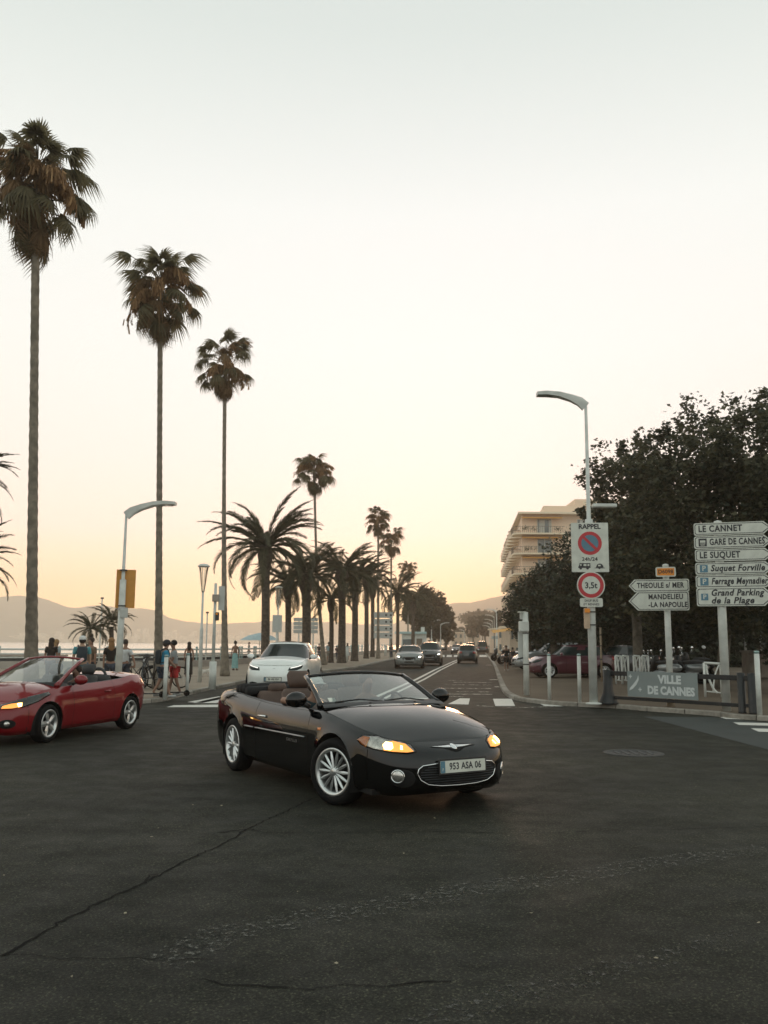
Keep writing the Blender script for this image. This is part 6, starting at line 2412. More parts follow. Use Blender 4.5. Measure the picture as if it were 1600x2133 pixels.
# grey banner sign and direction boards seen from behind
def board_sign(label, px0, px1, py0, py1, Y, posts, pyb, bands=0, m='sign_grey', cat='sign', holes=False, group=None):
    a, b_ = at(px0, py0, Y), at(px1, py1, Y)
    cx = (a.x + b_.x) / 2
    th = thing('direction_board', label, cat, (cx, Y, KZ), 0, group)
    w, h = b_.x - a.x, a.z - b_.z
    if bands:
        for i in range(bands):
            MB().box((0, -.02, b_.z - KZ + h * (i + .5) / bands), (w, .04, h / bands * .86), bev=.01).build('panel', m, th)
            if holes:
                for q in (-.25, .15, .4):
                    MB().box((q * w, -.045, b_.z - KZ + h * (i + .5) / bands), (w * .10, .01, h / bands * .25)).build('bracket', 'black_metal', th)
    else:
        MB().box((0, 0, b_.z - KZ + h / 2), (w, .04, h), bev=.01).build('panel', m, th)
    for p in posts:
        MB().tube([(ax(p, Y) - cx, .08, 0), (ax(p, Y) - cx, .08, a.z - KZ - .05)], .06, 10).build('post', 'pole_paint', th, True)
    return th


board_sign('pale upright banner board on a post left of the big date palm', 568, 587, 1281, 1317, 50, [576], 1380)
board_sign('back of a wide direction board between date palm trunks', 612, 662, 1286, 1320, 72, [622, 652], 1360, bands=4)
board_sign('back of the multi panel direction board on two posts behind the grey saloon', 779, 818, 1274, 1331, 88, [787, 812], 1370, bands=4, holes=True)
board_sign('small pale sign plate far away on the right pavement', 1024, 1038, 1325, 1331, 110, [1031], 1370)

# far slim poles behind the railing
for px, pt, Y, lab in ((213, 1246, 58, 'thin pole with a tiny top box standing in the beach between the weeping palms'), (432, 1276, 60, 'thin pale pole behind the railing by the slim lantern')):
    q = at(px, pt, Y)
    t_ = thing('thin_pole', lab, 'pole', (q.x, Y, -1.6))
    MB().tube([(0, 0, 0), (0, 0, q.z + 1.6)], .045, 8).build('pole', 'pole_paint', t_, True)
    MB().box((0, 0, q.z + 1.6), (.18, .12, .1)).build('top_box', 'dark_metal', t_)


# direction signs on the right
def arrow_poly(w, h, tip, left=False, ins=0.0, r=.04):
    """rounded plate with a pointed end; INS shrinks it for the border line"""
    w2, h2 = w / 2 - ins, h / 2 - ins
    c = [(-w2 + r * (1 - math.cos(a)), -h2 + r * (1 - math.sin(a))) for a in np.linspace(0, math.pi / 2, 4)]
    pts = [(-w2 + r, -h2), (w2 - tip, -h2), (w2 - ins * .5, 0), (w2 - tip, h2), (-w2 + r, h2), (-w2 + r * .3, h2 - r * .3), (-w2, h2 - r), (-w2, -h2 + r), (-w2 + r * .3, -h2 + r * .3)]
    return [(-x, z) for x, z in pts][::-1] if left else pts


def sign_plate(par, x, z, w, h, tip, left, lines, symbol=None, italic=False, fs=None, rz=0.0, m='sign_white', align='LEFT', tx=None, fit=None):
    e = bpy.data.objects.new('direction_sign', None)
    COL.objects.link(e)
    e.parent = par
    e.location = (x, -.14 + x * math.tan(rz), z)
    e.rotation_euler = (0, 0, rz)
    MB().prism(arrow_poly(w, h, tip, left), 0, .05, 'XZ').build('panel', m, e)
    o_ = arrow_poly(w, h, tip, left, .022)
    i_ = arrow_poly(w, h, tip, left, .036)
    n = len(o_)
    mb = MB().add([(a, -.003, b_) for a, b_ in o_] + [(a, -.003, b_) for a, b_ in i_], [(k, (k + 1) % n, n + (k + 1) % n, n + k) for k in range(n)])
    mb.build('border_line', 'ink', e)
    x0 = -w / 2 + .10 if tx is None else tx
    if symbol:
        s_ = h * (.62 if h < .35 else .36)
        MB().box((x0 + s_ / 2, -.004, 0), (s_, .004, s_)).build('symbol_square', 'blue_sign' if symbol == 'P' else 'ink', e)
        if symbol == 'P':
            text(e, 'P', (x0 + s_ / 2, -.008, 0), s_ * .95, 'sign_white', name='symbol_letter', bold=.004, align='CENTER')
        else:
            MB().box((x0 + s_ / 2, -.008, s_ * .12), (s_ * .66, .003, s_ * .3)).box((x0 + s_ / 2, -.008, -s_ * .18), (s_ * .7, .003, s_ * .08)).box((x0 + s_ / 2, -.008, -s_ * .34), (s_ * .5, .003, s_ * .08)).build('train_pictogram', 'sign_white', e)
        x0 += s_ + .06
    fs = fs or h * .70
    k = len(lines)
    for i, ln in enumerate(lines):
        zz_ = (0 if k == 1 else (.5 - i) * h * .42)
        xx = x0
        if isinstance(ln, tuple):
            ln, xx = ln
        text(e, ln, (xx, -.006, zz_), fs, bold=fs * .03, sx=.95, shear=.25 if italic else 0, spacing=1.10, align=align, fitw=fit[i] if fit else None)
    return e


pA = gp(1514, 1481, KZ)
pA2 = at(1497, 1090, pA.y)
ds = thing('direction_signpost', 'tall signpost with six white right pointing direction signs', 'signpost', (pA.x, pA.y, KZ), 0)
dk = pA.y / FPX
HA = pA2.z - KZ
MB().tube([(0, 0, 0), (0, 0, HA + .02)], .098, 18).lathe([(.10, HA), (.08, HA + .05), (0, HA + .07)], 16).build('pole', 'pole_paint', ds, True)
SY = math.radians(-20)
rows = [(1103, 1445, 26, ['LE CANNET'], None, False), (1130.5, 1446, 26, ['GARE DE CANNES'], 'train', False), (1157.5, 1448, 25, ['LE SUQUET'], None, False), (1185, 1449, 25, ['Suquet Forville'], 'P', True), (1212, 1450, 26, ['Ferrage Meynadier'], 'P', True), (1244, 1452, 38, ['Grand Parking', 'de la Plage'], 'P', True)]
for py, pxl, hp, lines, sym, ital in rows:
    w = 141 * dk / math.cos(SY)
    q = at(pxl + 72, py, pA.y)
    two = len(lines) == 2
    fs = .205 if not two else .20
    fit = [v * dk / math.cos(SY) for v in {'LE CANNET': (80,), 'GARE DE CANNES': (100,), 'LE SUQUET': (74,), 'Suquet Forville': (98,), 'Ferrage Meynadier': (102,), 'Grand Parking': (95, 77)}[lines[0]]]
    sign_plate(ds, q.x - pA.x, q.z - KZ, w, hp * dk, .16 if not two else .22, False, lines, sym, ital, fs=fs, rz=SY, fit=fit)

pB = gp(1398, 1472, KZ)
ds2 = thing('direction_signpost', 'lower signpost with an orange number plate and two white left pointing signs', 'signpost', (pB.x, pB.y, KZ), 0)
dk = pB.y / FPX
HB = at(1386, 1180, pB.y).z - KZ
MB().tube([(0, 0, 0), (0, 0, HB)], .075, 16).lathe([(.08, HB), (.07, HB + .05), (0, HB + .07)], 16).build('pole', 'pole_paint', ds2, True)
MB().lathe([(.092, .0), (.092, .32), (.08, .33)], 16).build('pole_sleeve', mat('sleeve', (.42, .33, .24), .8), ds2, True)
SY2 = math.radians(-20)
q = at(1383, 1192, pB.y)
np_ = bpy.data.objects.new('number_sign', None); COL.objects.link(np_); np_.parent = ds2
np_.location = (q.x - pB.x, -.14, q.z - KZ); np_.rotation_euler = (0, 0, SY2)
MB().prism(rrect(40 * dk, 20 * dk, .04), 0, .05, 'XZ').build('panel', 'sign_white', np_)
MB().prism(rrect(34 * dk, 15 * dk, .02), -.004, -.001, 'XZ').build('orange_face', 'orange_sign', np_)
text(np_, 'D6098', (0, -.007, 0), 11 * dk, bold=.002, align='CENTER')
for py, hp, lines, fs, fit in ((1220, 26, ['THEOULE s/ MER'], .18, (88,)), (1252, 39, [('MANDELIEU', -.24), ('-LA NAPOULE', -.24)], .175, (64, 72))):
    w = 113 * dk / math.cos(SY2)
    q = at(1370.5, py, pB.y)
    sign_plate(ds2, q.x - pB.x, q.z - KZ, w, hp * dk, .14 if hp < 30 else .22, True, lines, fs=fs, rz=SY2, tx=-w / 2 + .20, fit=[v * dk / math.cos(SY2) for v in fit])


# bollards and plain posts
def bollard(label, px, py, pt, r=.048, group='round bollards', ring=True):
    b_ = gp(px, py, KZ)
    H = at(px, pt, b_.y).z - KZ
    th = thing('bollard', label, 'bollard', (b_.x, b_.y, KZ), 0, group)
    MB().tube([(0, 0, 0), (0, 0, H - .06)], r, 16).build('post', 'pole_paint', th, True)
    MB().lathe([(r * .8, H - .06), (r * .8, H - .035), (r * 1.05, H - .035), (r * 1.05, H - .01), (r * .7, H), (0, H + .003)], 16).build('cap', 'rail_green', th, True)
    return th


bollard('bollard between the low service post and the tall lamp, left of the pair', 1145, 1458, 1362)
bollard('bollard nearest to the tall lamp on its left side', 1208, 1463, 1362)
bollard('bollard at the right edge in front of the stone pier', 1583, 1490, 1356, r=.055)
bollard('bollard in front of the boy in the blue shirt on the left', 343, 1458, 1364, r=.052)
bollard('bollard in front of the woman in the long black dress', 389, 1450, 1361, r=.045)
bollard('short far bollard between the two thick palm trunks', 722, 1378, 1346, r=.12)
bollard('short far bollard left of the grey saloon', 803, 1366, 1345, r=.14)

b_ = gp(1097, 1448, KZ)
sv = thing('service_post', 'thick pale post with grey equipment boxes at the corner of the right pavement', 'post', (b_.x, b_.y, KZ))
k = b_.y / FPX
zz = lambda py: at(1096, py, b_.y).z - KZ
MB().tube([(0, 0, 0), (0, 0, zz(1275))], .085, 18).build('pole', 'pole_paint', sv, True)
MB().box((-.06, -.06, zz(1305)), (20 * k, .2, 21 * k), bev=.02).build('equipment_box', 'pole_paint', sv)
MB().box((-.10, .05, zz(1283)), (7 * k, .12, 14 * k), bev=.01).build('upper_box', 'sign_grey', sv)
MB().box((-.10, 0, zz(1275)), (16 * k, .16, 2 * k)).build('sensor_arm', 'sign_white', sv)
MB().box((-.14, .1, zz(1342)), (10 * k, .08, 52 * k), bev=.01).build('long_plate', 'sign_grey', sv)
for py in (1320, 1385):
    MB().lathe([(.088, 0), (.094, 0), (.094, .03), (.088, .03)], 14, c=(0, 0, zz(py))).build('clamp_band', 'dark_metal', sv)
b_ = gp(1281, 1425, KZ)
t_ = thing('marker_post', 'thin tan marker post with dark bands left of the bicycle stands', 'post', (b_.x, b_.y + 2, KZ))
h = at(1281, 1307, b_.y + 2).z - KZ
MB().tube([(0, 0, 0), (0, 0, h)], .04, 10).build('pole', mat('tan_post', (.30, .23, .16), .8), t_, True)
for z_ in (.4, .65, .85):
    MB().lathe([(.042, 0), (.046, 0), (.046, .04), (.042, .04)], 10, c=(0, 0, h * z_)).build('band', 'ink', t_)

# barrier with the town banner
q0, q1 = gp(1262, 1466, KZ), gp(1568, 1487, KZ)
br = thing('barrier', 'black metal barrier rail with stout posts holding the grey town banner', 'barrier', (q0.x, q0.y, KZ), math.atan2(q1.y - q0.y, q1.x - q0.x))
Lb = (q1 - q0).length
def bl(px):
    """distance along the barrier of the image column px"""
    d = ray(px, 1440)
    dx, dy = q1.x - q0.x, q1.y - q0.y
    den = d.x * dy - d.y * dx
    t_ = (q0.x * dy - q0.y * dx) / den
    return ((d.x * t_ - q0.x) ** 2 + (d.y * t_ - q0.y) ** 2) ** .5
HR = at(1300, 1398, q0.y - .35).z - KZ
for px, r in ((1267, .115), (1545, .085), (1568, .10)):
    s_ = bl(px)
    hh = HR + .02
    if px < 1300:
        MB().lathe([(.26, 0), (.24, .05), (.16, .22), (.125, .34), (.115, hh), (0, hh)], 18, c=(s_, 0, 0)).build('post', 'black_metal', br, True)
    else:
        MB().lathe([(r * 1.15, 0), (r, .03), (r, hh + .03), (0, hh + .04)], 16, c=(s_, 0, 0)).build('post', 'black_metal', br, True)
s0, s1 = bl(1262), bl(1575)
MB().box(((s0 + s1) / 2, 0, HR - .06), (s1 - s0, .05, .11), bev=.01).build('top_rail', 'black_metal', br)
MB().box(((s0 + s1) / 2, 0, HR - .66), (s1 - s0, .04, .08), bev=.01).build('lower_rail', 'black_metal', br)
b0, b1 = bl(1311), bl(1457)
zt_, zb_ = HR + .01, at(1385, 1455, q0.y - 1.4).z - KZ
bn = bpy.data.objects.new('banner', None); COL.objects.link(bn); bn.parent = br
bn.location = ((b0 + b1) / 2, -.05, (zt_ + zb_) / 2)
BWd, BH = b1 - b0, zt_ - zb_
MB().box((0, -.01, 0), (BWd, .02, BH)).build('cloth', 'banner_grey', bn)
text(bn, 'VILLE', (BWd * .12, -.025, BH * .21), BH * .42, 'banner_print', bold=.014, align='CENTER', fitw=BWd * .33, spacing=1.02)
text(bn, 'DE CANNES', (BWd * .13, -.025, -BH * .22), BH * .42, 'banner_print', bold=.014, align='CENTER', fitw=BWd * .66, spacing=1.02)
text(bn, '+', (-BWd * .45, -.025, BH * .28), BH * .30, 'banner_print', align='CENTER', bold=.004)
text(bn, '+', (-BWd * .31, -.025, -BH * .22), BH * .30, 'banner_print', align='CENTER', bold=.004)
lf_ = [(-.33, .36), (-.35, .20), (-.40, .02), (-.46, -.16), (-.47, -.26), (-.42, -.20), (-.36, -.02), (-.325, .18)]
MB().prism([(x * BWd, z * BH) for x, z in lf_], -.026, -.021, 'XZ').build('palm_leaf_emblem', 'banner_print', bn)


# bicycle stands
def bike_stand(label, px, py, pt, w=.55, Y=None):
    b_ = gp(px, py, KZ)
    if Y:
        b_ = Vector((ax(px, Y), Y, KZ))
    H = at(px, pt, b_.y).z - KZ
    th = thing('bicycle_stand', label, 'bicycle stand', (b_.x, b_.y, KZ), math.radians(-12), 'white bicycle stands')
    MB().tube([(-w / 2, 0, 0), (-w / 2, 0, H)], .035, 8).tube([(w / 2, 0, 0), (w / 2, 0, H)], .035, 8).tube([(-w / 2, 0, H), (w / 2, 0, H - .02)], .035, 8).tube([(-w / 2, 0, .16), (w / 2, 0, .12)], .02, 8).build('frame', 'white_paint', th, True)
    MB().tube(catmull([(-w / 2 + .05, 0, H - .05), (-w / 2 + .10, 0, H * .6), (0, 0, H * .25), (w / 2 - .12, 0, H * .12)], 5), [.035] * 16, 6).build('wheel_guide', 'white_paint', th, True)
    MB().tube(catmull([(w / 2 - .05, 0, H - .05), (w / 2 - .18, 0, H * .6), (w / 2 - .24, 0, H * .15)], 5), .022, 6).build('wheel_guide', 'white_paint', th, True)
    return th


for i, px in enumerate((1290, 1304, 1328, 1346)):
    bike_stand('white bicycle stand, %s in the row left of the banner' % ['first from the left', 'second from the left', 'third from the left', 'last'][i], px, 1425, 1366, w=.22)
bike_stand('wider white bicycle stand right of the banner behind the barrier', 1487, 1452, 1381, w=.46)


# ------------------------------------------------------------------ two-wheelers
def ring(mb, c, R, r, n=26, m=6):
    vs_, fs = [], []
    for i in range(n):
        a = 2 * math.pi * i / n
        for k in range(m):
            b_ = 2 * math.pi * k / m
            vs_.append((c[0] + (R + r * math.cos(b_)) * math.cos(a), c[1] + r * math.sin(b_), c[2] + (R + r * math.cos(b_)) * math.sin(a)))
    for i in range(n):
        for k in range(m):
            fs.append((i * m + k, i * m + (k + 1) % m, ((i + 1) % n) * m + (k + 1) % m, ((i + 1) % n) * m + k))
    return mb.add(vs_, fs)


def bicycle(label, x, y, rz, col='dark_metal', group='bicycles parked on the promenade'):
    th = thing('bicycle', label, 'bicycle', (x, y, KZ), rz, group)
    for wx in (-.52, .52):
        w = ring(MB(), (wx, 0, .34), .32, .022).build('wheel', 'rubber', th, True)
        mb = MB()
        for i in range(10):
            a = math.pi * i / 10
            mb.tube([(wx + .31 * math.cos(a), 0, .34 + .31 * math.sin(a)), (wx - .31 * math.cos(a), 0, .34 - .31 * math.sin(a))], .003, 3, caps=False)
        mb.build('spokes', 'steel', w)
    MB().tube([(-.52, 0, .34), (-.12, 0, .30), (.36, 0, .82), (-.20, 0, .84), (-.12, 0, .30)], .018, 6).tube([(-.52, 0, .34), (-.20, 0, .84)], .014, 6).tube([(-.20, 0, .84), (-.24, 0, .96)], .014, 6).tube([(.36, 0, .90), (.38, 0, .76), (.52, 0, .34)], .018, 6).build('frame', col, th, True)
    MB().tube(catmull([(.28, -.30, 1.02), (.36, -.14, 1.04), (.36, .14, 1.04), (.28, .30, 1.02)], 3), .016, 6).tube([(.36, 0, .88), (.36, 0, 1.04)], .014, 6).build('handlebar', 'black_metal', th, True)
    MB().ell((-.25, 0, .99), (.14, .07, .035)).build('saddle', 'black_metal', th, True)
    return th


bY = gp(310, 1436, KZ).y
bicycle('bicycle left of the boy in the blue shirt, wheel towards the street', ax(318, bY), bY, 2.3)
bicycle('bicycle with its handlebar turned, middle of the parked group', ax(300, bY + 1), bY + 1.2, 1.9, 'steel')
bicycle('bicycle leaning nearest to the yellow backed lamp', ax(283, bY + 2), bY + 2.2, .4)

bicycle('bicycle with dark frame squeezed behind the boy in the blue shirt', ax(327, bY) + .1, bY + 1.0, 2.9)
bicycle('bicycle standing broadside just behind the tail of the red convertible', ax(296, bY) - .2, bY + .5, 3.0, 'black_metal')


def kick_scooter(label, p, rz):
    th = thing('kick_scooter', label, 'kick scooter', p, rz, 'kick scooters of the two boys')
    MB().box((0, 0, .11), (.5, .12, .03), bev=.01).build('deck', 'black_metal', th)
    MB().tube([(.27, 0, .10), (.32, 0, .14), (.24, 0, .92)], .018, 8).tube([(.24, -.2, .93), (.24, .2, .93)], .015, 6).build('handlebar', 'dark_metal', th, True)
    for x in (-.27, .33):
        ring(MB(), (x, 0, .085), .062, .022, 16).ell((x, 0, .085), (.045, .016, .045), 10, 6).build('wheel', 'rubber', th, True)


def motorbike(label, x, y, rz, group='motor scooters parked behind the banner', body='plastic_black', s=1.0, mirror_up=False):
    th = thing('motor_scooter', label, 'motor scooter', (x, y, KZ), rz, group, s)
    for wx in (-.66, .66):
        ring(MB(), (wx, 0, .28), .22, .065, 20, 8).ell((wx, 0, .28), (.16, .04, .16), 12, 6).build('wheel', 'rubber', th, True)
    MB().ell((-.45, 0, .62), (.48, .19, .20)).ell((-.2, 0, .42), (.40, .16, .12)).build('rear_body', body, th, True)
    MB().ell((-.35, 0, .82), (.42, .15, .09)).build('seat', 'leather_dark', th, True)
    MB().ell((.50, 0, .72), (.14, .20, .36), mtx=Matrix.Rotation(-.3, 4, 'Y')).ell((.64, 0, .50), (.22, .11, .10)).build('front_shield', body, th, True)
    MB().tube([(.66, .07, .28), (.50, .06, .85)], .028, 8).tube([(.66, -.07, .28), (.50, -.06, .85)], .028, 8).build('fork', 'steel', th, True)
    MB().tube(catmull([(.34, -.34, 1.02), (.44, -.15, 1.05), (.44, .15, 1.05), (.34, .34, 1.02)], 3), .02, 6).build('handlebar', 'black_metal', th, True)
    MB().ell((.60, 0, .95), (.08, .12, .10)).build('headlight', 'reflector', th, True)
    for sg in (-1, 1):
        MB().tube([(.40, sg * .22, 1.04), (.42, sg * .30, 1.22 + .1 * mirror_up)], .008, 5).ell((.42, sg * .31, 1.25 + .1 * mirror_up), (.02, .075, .05)).build('mirror', 'chrome', th, True)
    return th


mY = gp(1400, 1425, KZ).y
motorbike('motor scooter just right of the bicycle stands, pale fairing', ax(1368, mY), mY, 2.6, body='car_silver')
motorbike('motor scooter half hidden by the lower signpost', ax(1395, mY), mY + .6, 2.2)
motorbike('motor scooter with a round mirror catching the light', ax(1425, mY), mY + .2, 2.7, body='car_silver', mirror_up=True)
motorbike('motor scooter under the tall signpost side, darkest of the row', ax(1450, mY), mY + 1.0, 2.3, mirror_up=True)
motorbike('large motorbike in the shade left of the stone pier', ax(1475, mY), mY + 1.6, 2.0, s=1.1)
q = at(1466, 1348, mY + .8)
rm = thing('round_mirror', 'bright oval mirror standing above the parked motor scooters', 'mirror', (q.x, q.y, KZ))
MB().tube([(0, 0, 0), (.0, 0, q.z - KZ - .08)], .012, 6).build('stem', 'black_metal', rm)
MB().ell((0, 0, q.z - KZ), (.085, .02, .06), mtx=Matrix.Rotation(.3, 4, 'Y')).build('mirror_glass', mat('mirror_highlight', (.85, .87, .87), .25), rm, True)  # white highlight painted into the mirror's colour in place of a reflection
for i, (px, Y) in enumerate(((1044, 74), (1062, 62), (1070, 66))):
    motorbike(['far motor scooter on the right pavement left of the man in black', 'far motor scooter just right of the man in black', 'far motor scooter nearest to the beige shop'][i], ax(px, Y) + .3, Y + 2, 2.9, 'motor scooters far along the right pavement')


# ------------------------------------------------------------------ people
def skin_mesh(name, verts, edges, m, parent, root=0, sub=1, loc=None):
    me = bpy.data.meshes.new(name)
    me.from_pydata([v[:3] for v in verts], edges, [])
    me.materials.append(M[m] if isinstance(m, str) else m)
    o = bpy.data.objects.new(name, me)
    COL.objects.link(o)
    o.parent = parent
    sk = o.modifiers.new('Skin', 'SKIN')
    sk.use_smooth_shade = True
    lay = me.skin_vertices[0].data if me.skin_vertices else None
    if lay is None:
        bpy.context.view_layer.objects.active = o
        raise RuntimeError('no skin layer')
    for i, v in enumerate(verts):
        r = v[3] if len(v) > 3 else .05
        lay[i].radius = r if isinstance(r, tuple) else (r, r)
        lay[i].use_root = i == root
    sb = o.modifiers.new('Subdivision', 'SUBSURF')
    sb.levels = sub
    sb.render_levels = sub
    return o


SKIN_C = {'a': (.27, .15, .10), 'b': (.19, .10, .065), 'c': (.40, .24, .16)}
for k_s, c_s in SKIN_C.items():
    M['skin_' + k_s] = mat('skin_' + k_s, c_s, .6, var=.05)
CL = {}
def cloth(c):
    key = 'cloth_%02d%02d%02d' % tuple(int(x * 99) for x in c)
    if key not in M:
        M[key] = mat(key, c, .9, var=.12, scale=9)
    return key


def person(loc, heading, label, H=1.7, skin='a', top=(.1, .1, .1), bottom=(.05, .06, .08), kind='shorts', hair=(.03, .02, .015), hairstyle='short', cap=None, pack=None,
           walk=0.0, arms=(0, 0), female=False, group=None, top_kind='tee', lean=0.0, arm_fwd=(0, 0), carry=None, sit=False, z=None):
    """heading: direction the person faces; local +Y is forward"""
    s = H / 1.75
    th = thing('person', label, 'person', loc, heading - math.pi / 2, group, s)
    sh = .185 if not female else .165
    w = walk
    hipz = .93
    fy = lean
    pel = (0, 0, hipz, (.135, .095))
    V = [pel, (0, fy * .1, 1.08, (.125, .09)), (0, fy * .3, 1.30, (.15, .10)), (0, fy * .45, 1.42, (.13, .085)), (0, fy * .55, 1.50, .055), (0, fy * .6 + .01, 1.56, .068), (0, fy * .65 + .015, 1.65, (.082, .095)), (0, fy * .68, 1.735, (.055, .06))]
    E = [(0, 1), (1, 2), (2, 3), (3, 4), (4, 5), (5, 6), (6, 7)]
    # nose
    V.append((0, fy * .65 + .125, 1.635, .014)); E.append((6, 8))
    def arm(sg, out, fwd):
        k = len(V)
        V.extend([(sg * sh, fy * .42, 1.40, .058), (sg * (sh + .05 + out * .12), fy * .4 + fwd * .18, 1.14, .042), (sg * (sh + .05 - .04 * fwd + out * .2), fy * .4 + fwd * .42, .92 + fwd * .14, .030),
                  (sg * (sh + .05 - .05 * fwd + out * .2), fy * .4 + fwd * .50, .85 + fwd * .18, (.026, .036)), (sg * (sh + .045 + out * .2), fy * .4 + fwd * .52, .78 + fwd * .2, .014),
                  (sg * (sh + .02), fy * .4 + fwd * .55, .80 + fwd * .2, .012)])
        E.extend([(3, k), (k, k + 1), (k + 1, k + 2), (k + 2, k + 3), (k + 3, k + 4), (k + 3, k + 5)])
        return k
    aL = arm(-1, arms[0], arm_fwd[0])
    aR = arm(1, arms[1], arm_fwd[1])
    legs = []
    for sg in (-1, 1):
        k = len(V)
        d = w * sg
        V.extend([(sg * .095, 0, .86, .092), (sg * .10, d * .20 + .02, .48, .058), (sg * .105, d * .42 - max(0, -d) * .1, .10 + max(0, -d) * .12, .040), (sg * .12, d * .42 + .13, .035 + max(0, -d) * .05, .034)])
        E.extend([(0, k), (k, k + 1), (k + 1, k + 2), (k + 2, k + 3)])
        legs.append(k)
    skin_mesh('body', V, E, 'skin_' + skin, th)
    up = lambda i, d: (*V[i][:3], tuple(a + d for a in V[i][3]) if isinstance(V[i][3], tuple) else V[i][3] + d)
    def mix(i, j, t_, r):
        return tuple(V[i][q] + (V[j][q] - V[i][q]) * t_ for q in range(3)) + (r,)
    if top_kind == 'tee':
        tv = [up(0, .022), up(1, .03), up(2, .03), up(3, .022), up(aL, .022), mix(aL, aL + 1, .75, .062), up(aR, .022), mix(aR, aR + 1, .75, .062)]
        te = [(0, 1), (1, 2), (2, 3), (3, 4), (4, 5), (3, 6), (6, 7)]
        if top_kind == 'tee':
            skin_mesh('shirt', tv, te, cloth(top), th)
    elif top_kind == 'long':
        tv = [up(0, .022), up(1, .03), up(2, .03), up(3, .022), up(aL, .02), up(aL + 1, .016), up(aL + 2, .014), up(aR, .02), up(aR + 1, .016), up(aR + 2, .014)]
        skin_mesh('shirt', tv, [(0, 1), (1, 2), (2, 3), (3, 4), (4, 5), (5, 6), (3, 7), (7, 8), (8, 9)], cloth(top), th)
    elif top_kind == 'strap':
        skin_mesh('top', [up(0, .02), up(1, .02), up(2, .018)], [(0, 1), (1, 2)], cloth(top), th)
    if kind in ('shorts', 'trousers'):
        tv = [up(0, .026)]
        te = []
        for k in legs:
            b_ = len(tv)
            tv += [up(k, .022), mix(k, k + 1, .85 if kind == 'shorts' else 1.0, .082 if kind == 'shorts' else .078)]
            te += [(0, b_), (b_, b_ + 1)]
            if kind == 'trousers':
                tv.append(mix(k + 1, k + 2, .95, .058))
                te.append((b_ + 1, b_ + 2))
        skin_mesh(kind, tv, te, cloth(bottom), th)
    else:
        n = 16
        hem = {'skirt': .42, 'long': .12}[kind]
        prof = [(.135, 1.04), (.175, .90), (.19, .70), (.215, hem)]
        mb = MB().lathe(prof, n, caps=False)
        mb.v = [(x, y * .72, z) for x, y, z in mb.v]
        mb.build('skirt', cloth(bottom), th, True)
    for sg, k in zip((-1, 1), legs):
        f = V[k + 3]
        MB().box((f[0], f[1] - .05, f[2] + .005), (.095, .26, .075), bev=.03).build('shoe', cloth((.35, .35, .34) if not female else (.12, .08, .06)), th, True)
    hc = V[6]
    hm = cloth(hair)
    if cap:
        MB().ell((hc[0], hc[1] - .01, hc[2] + .035), (.108, .122, .095), 14, 8).build('cap', cloth(cap), th, True)
        MB().ell((hc[0], hc[1] + .13, hc[2] + .02), (.075, .085, .014)).build('cap_brim', cloth(cap), th, True)
        MB().ell((hc[0], hc[1] - .045, hc[2] - .02), (.10, .085, .085), 12, 8).build('hair', hm, th, True)
    elif hairstyle == 'short':
        MB().ell((hc[0], hc[1] - .035, hc[2] + .038), (.098, .108, .098), 14, 8).build('hair', hm, th, True)
    elif hairstyle == 'long':
        MB().ell((hc[0], hc[1] - .03, hc[2] + .03), (.108, .118, .108), 14, 8).ell((hc[0], hc[1] - .085, hc[2] - .14), (.105, .06, .20), 12, 8).build('hair', hm, th, True)
    elif hairstyle == 'bun':
        MB().ell((hc[0], hc[1] - .03, hc[2] + .03), (.102, .115, .105), 14, 8).ell((hc[0], hc[1] - .09, hc[2] + .11), (.05, .05, .05)).build('hair', hm, th, True)
    if pack:
        c = V[2]
        pk = MB().box((0, c[1] - .20, 1.24), (.30, .17, .44), bev=.06).build('backpack', cloth(pack), th, True)
        mb = MB()
        for sg in (-1, 1):
            mb.tube(catmull([(sg * .11, c[1] - .14, 1.42), (sg * .12, c[1] + .02, 1.50), (sg * .13, c[1] + .13, 1.36), (sg * .14, c[1] + .05, 1.12), (sg * .13, c[1] - .12, 1.06)], 4), .018, 6)
        mb.build('strap', cloth(pack), pk)
    return th


def ppl(px, pyf, pyt, heading, label, **kw):
    """person whose feet and head stand at the given image rows"""
    b_ = gp(px, pyf, KZ)
    H = at(px, pyt, b_.y).z - KZ
    return person((b_.x, b_.y, KZ), math.radians(heading), label, H=H, **kw)


def pplY(px, Y, pyt, heading, label, z=KZ, **kw):
    H = at(px, pyt, Y).z - z
    return person((ax(px, Y), Y, z), math.radians(heading), label, H=H, **kw)


PG = 'people strolling on the promenade'
b1 = ppl(337, 1453, 1334, 20, 'boy in a teal blue shirt, dark cap and backpack behind a bollard', top=(.03, .21, .33), bottom=(.02, .035, .06), cap=(.03, .03, .035), pack=(.02, .025, .03), walk=.5, arm_fwd=(.6, .6), lean=.12)
b2 = ppl(362, 1450, 1335, 200, 'boy in a grey shirt and red shorts beside the one with the cap', top=(.28, .30, .30), bottom=(.42, .03, .03), hair=(.02, .015, .012), walk=.35, arm_fwd=(.4, .4), lean=.12, skin='b')
kick_scooter('kick scooter under the boy with the blue shirt', (b1.location.x - .25, b1.location.y - .12, KZ), math.radians(190))
kick_scooter('kick scooter held by the boy in red shorts', (b2.location.x + .10, b2.location.y - .1, KZ), math.radians(200))
ppl(392, 1410, 1338, 100, 'woman with long dark hair and bare shoulders in a long black dress', top=(.02, .02, .025), bottom=(.015, .015, .02), kind='long', top_kind='strap', hairstyle='long', female=True, walk=.1, skin='a')
ppl(489, 1396, 1336, 80, 'bare shouldered woman in a long pale teal skirt right of the third fan palm', top=(.20, .11, .07), bottom=(.20, .36, .35), kind='long', top_kind='strap', hairstyle='bun', female=True, skin='b')
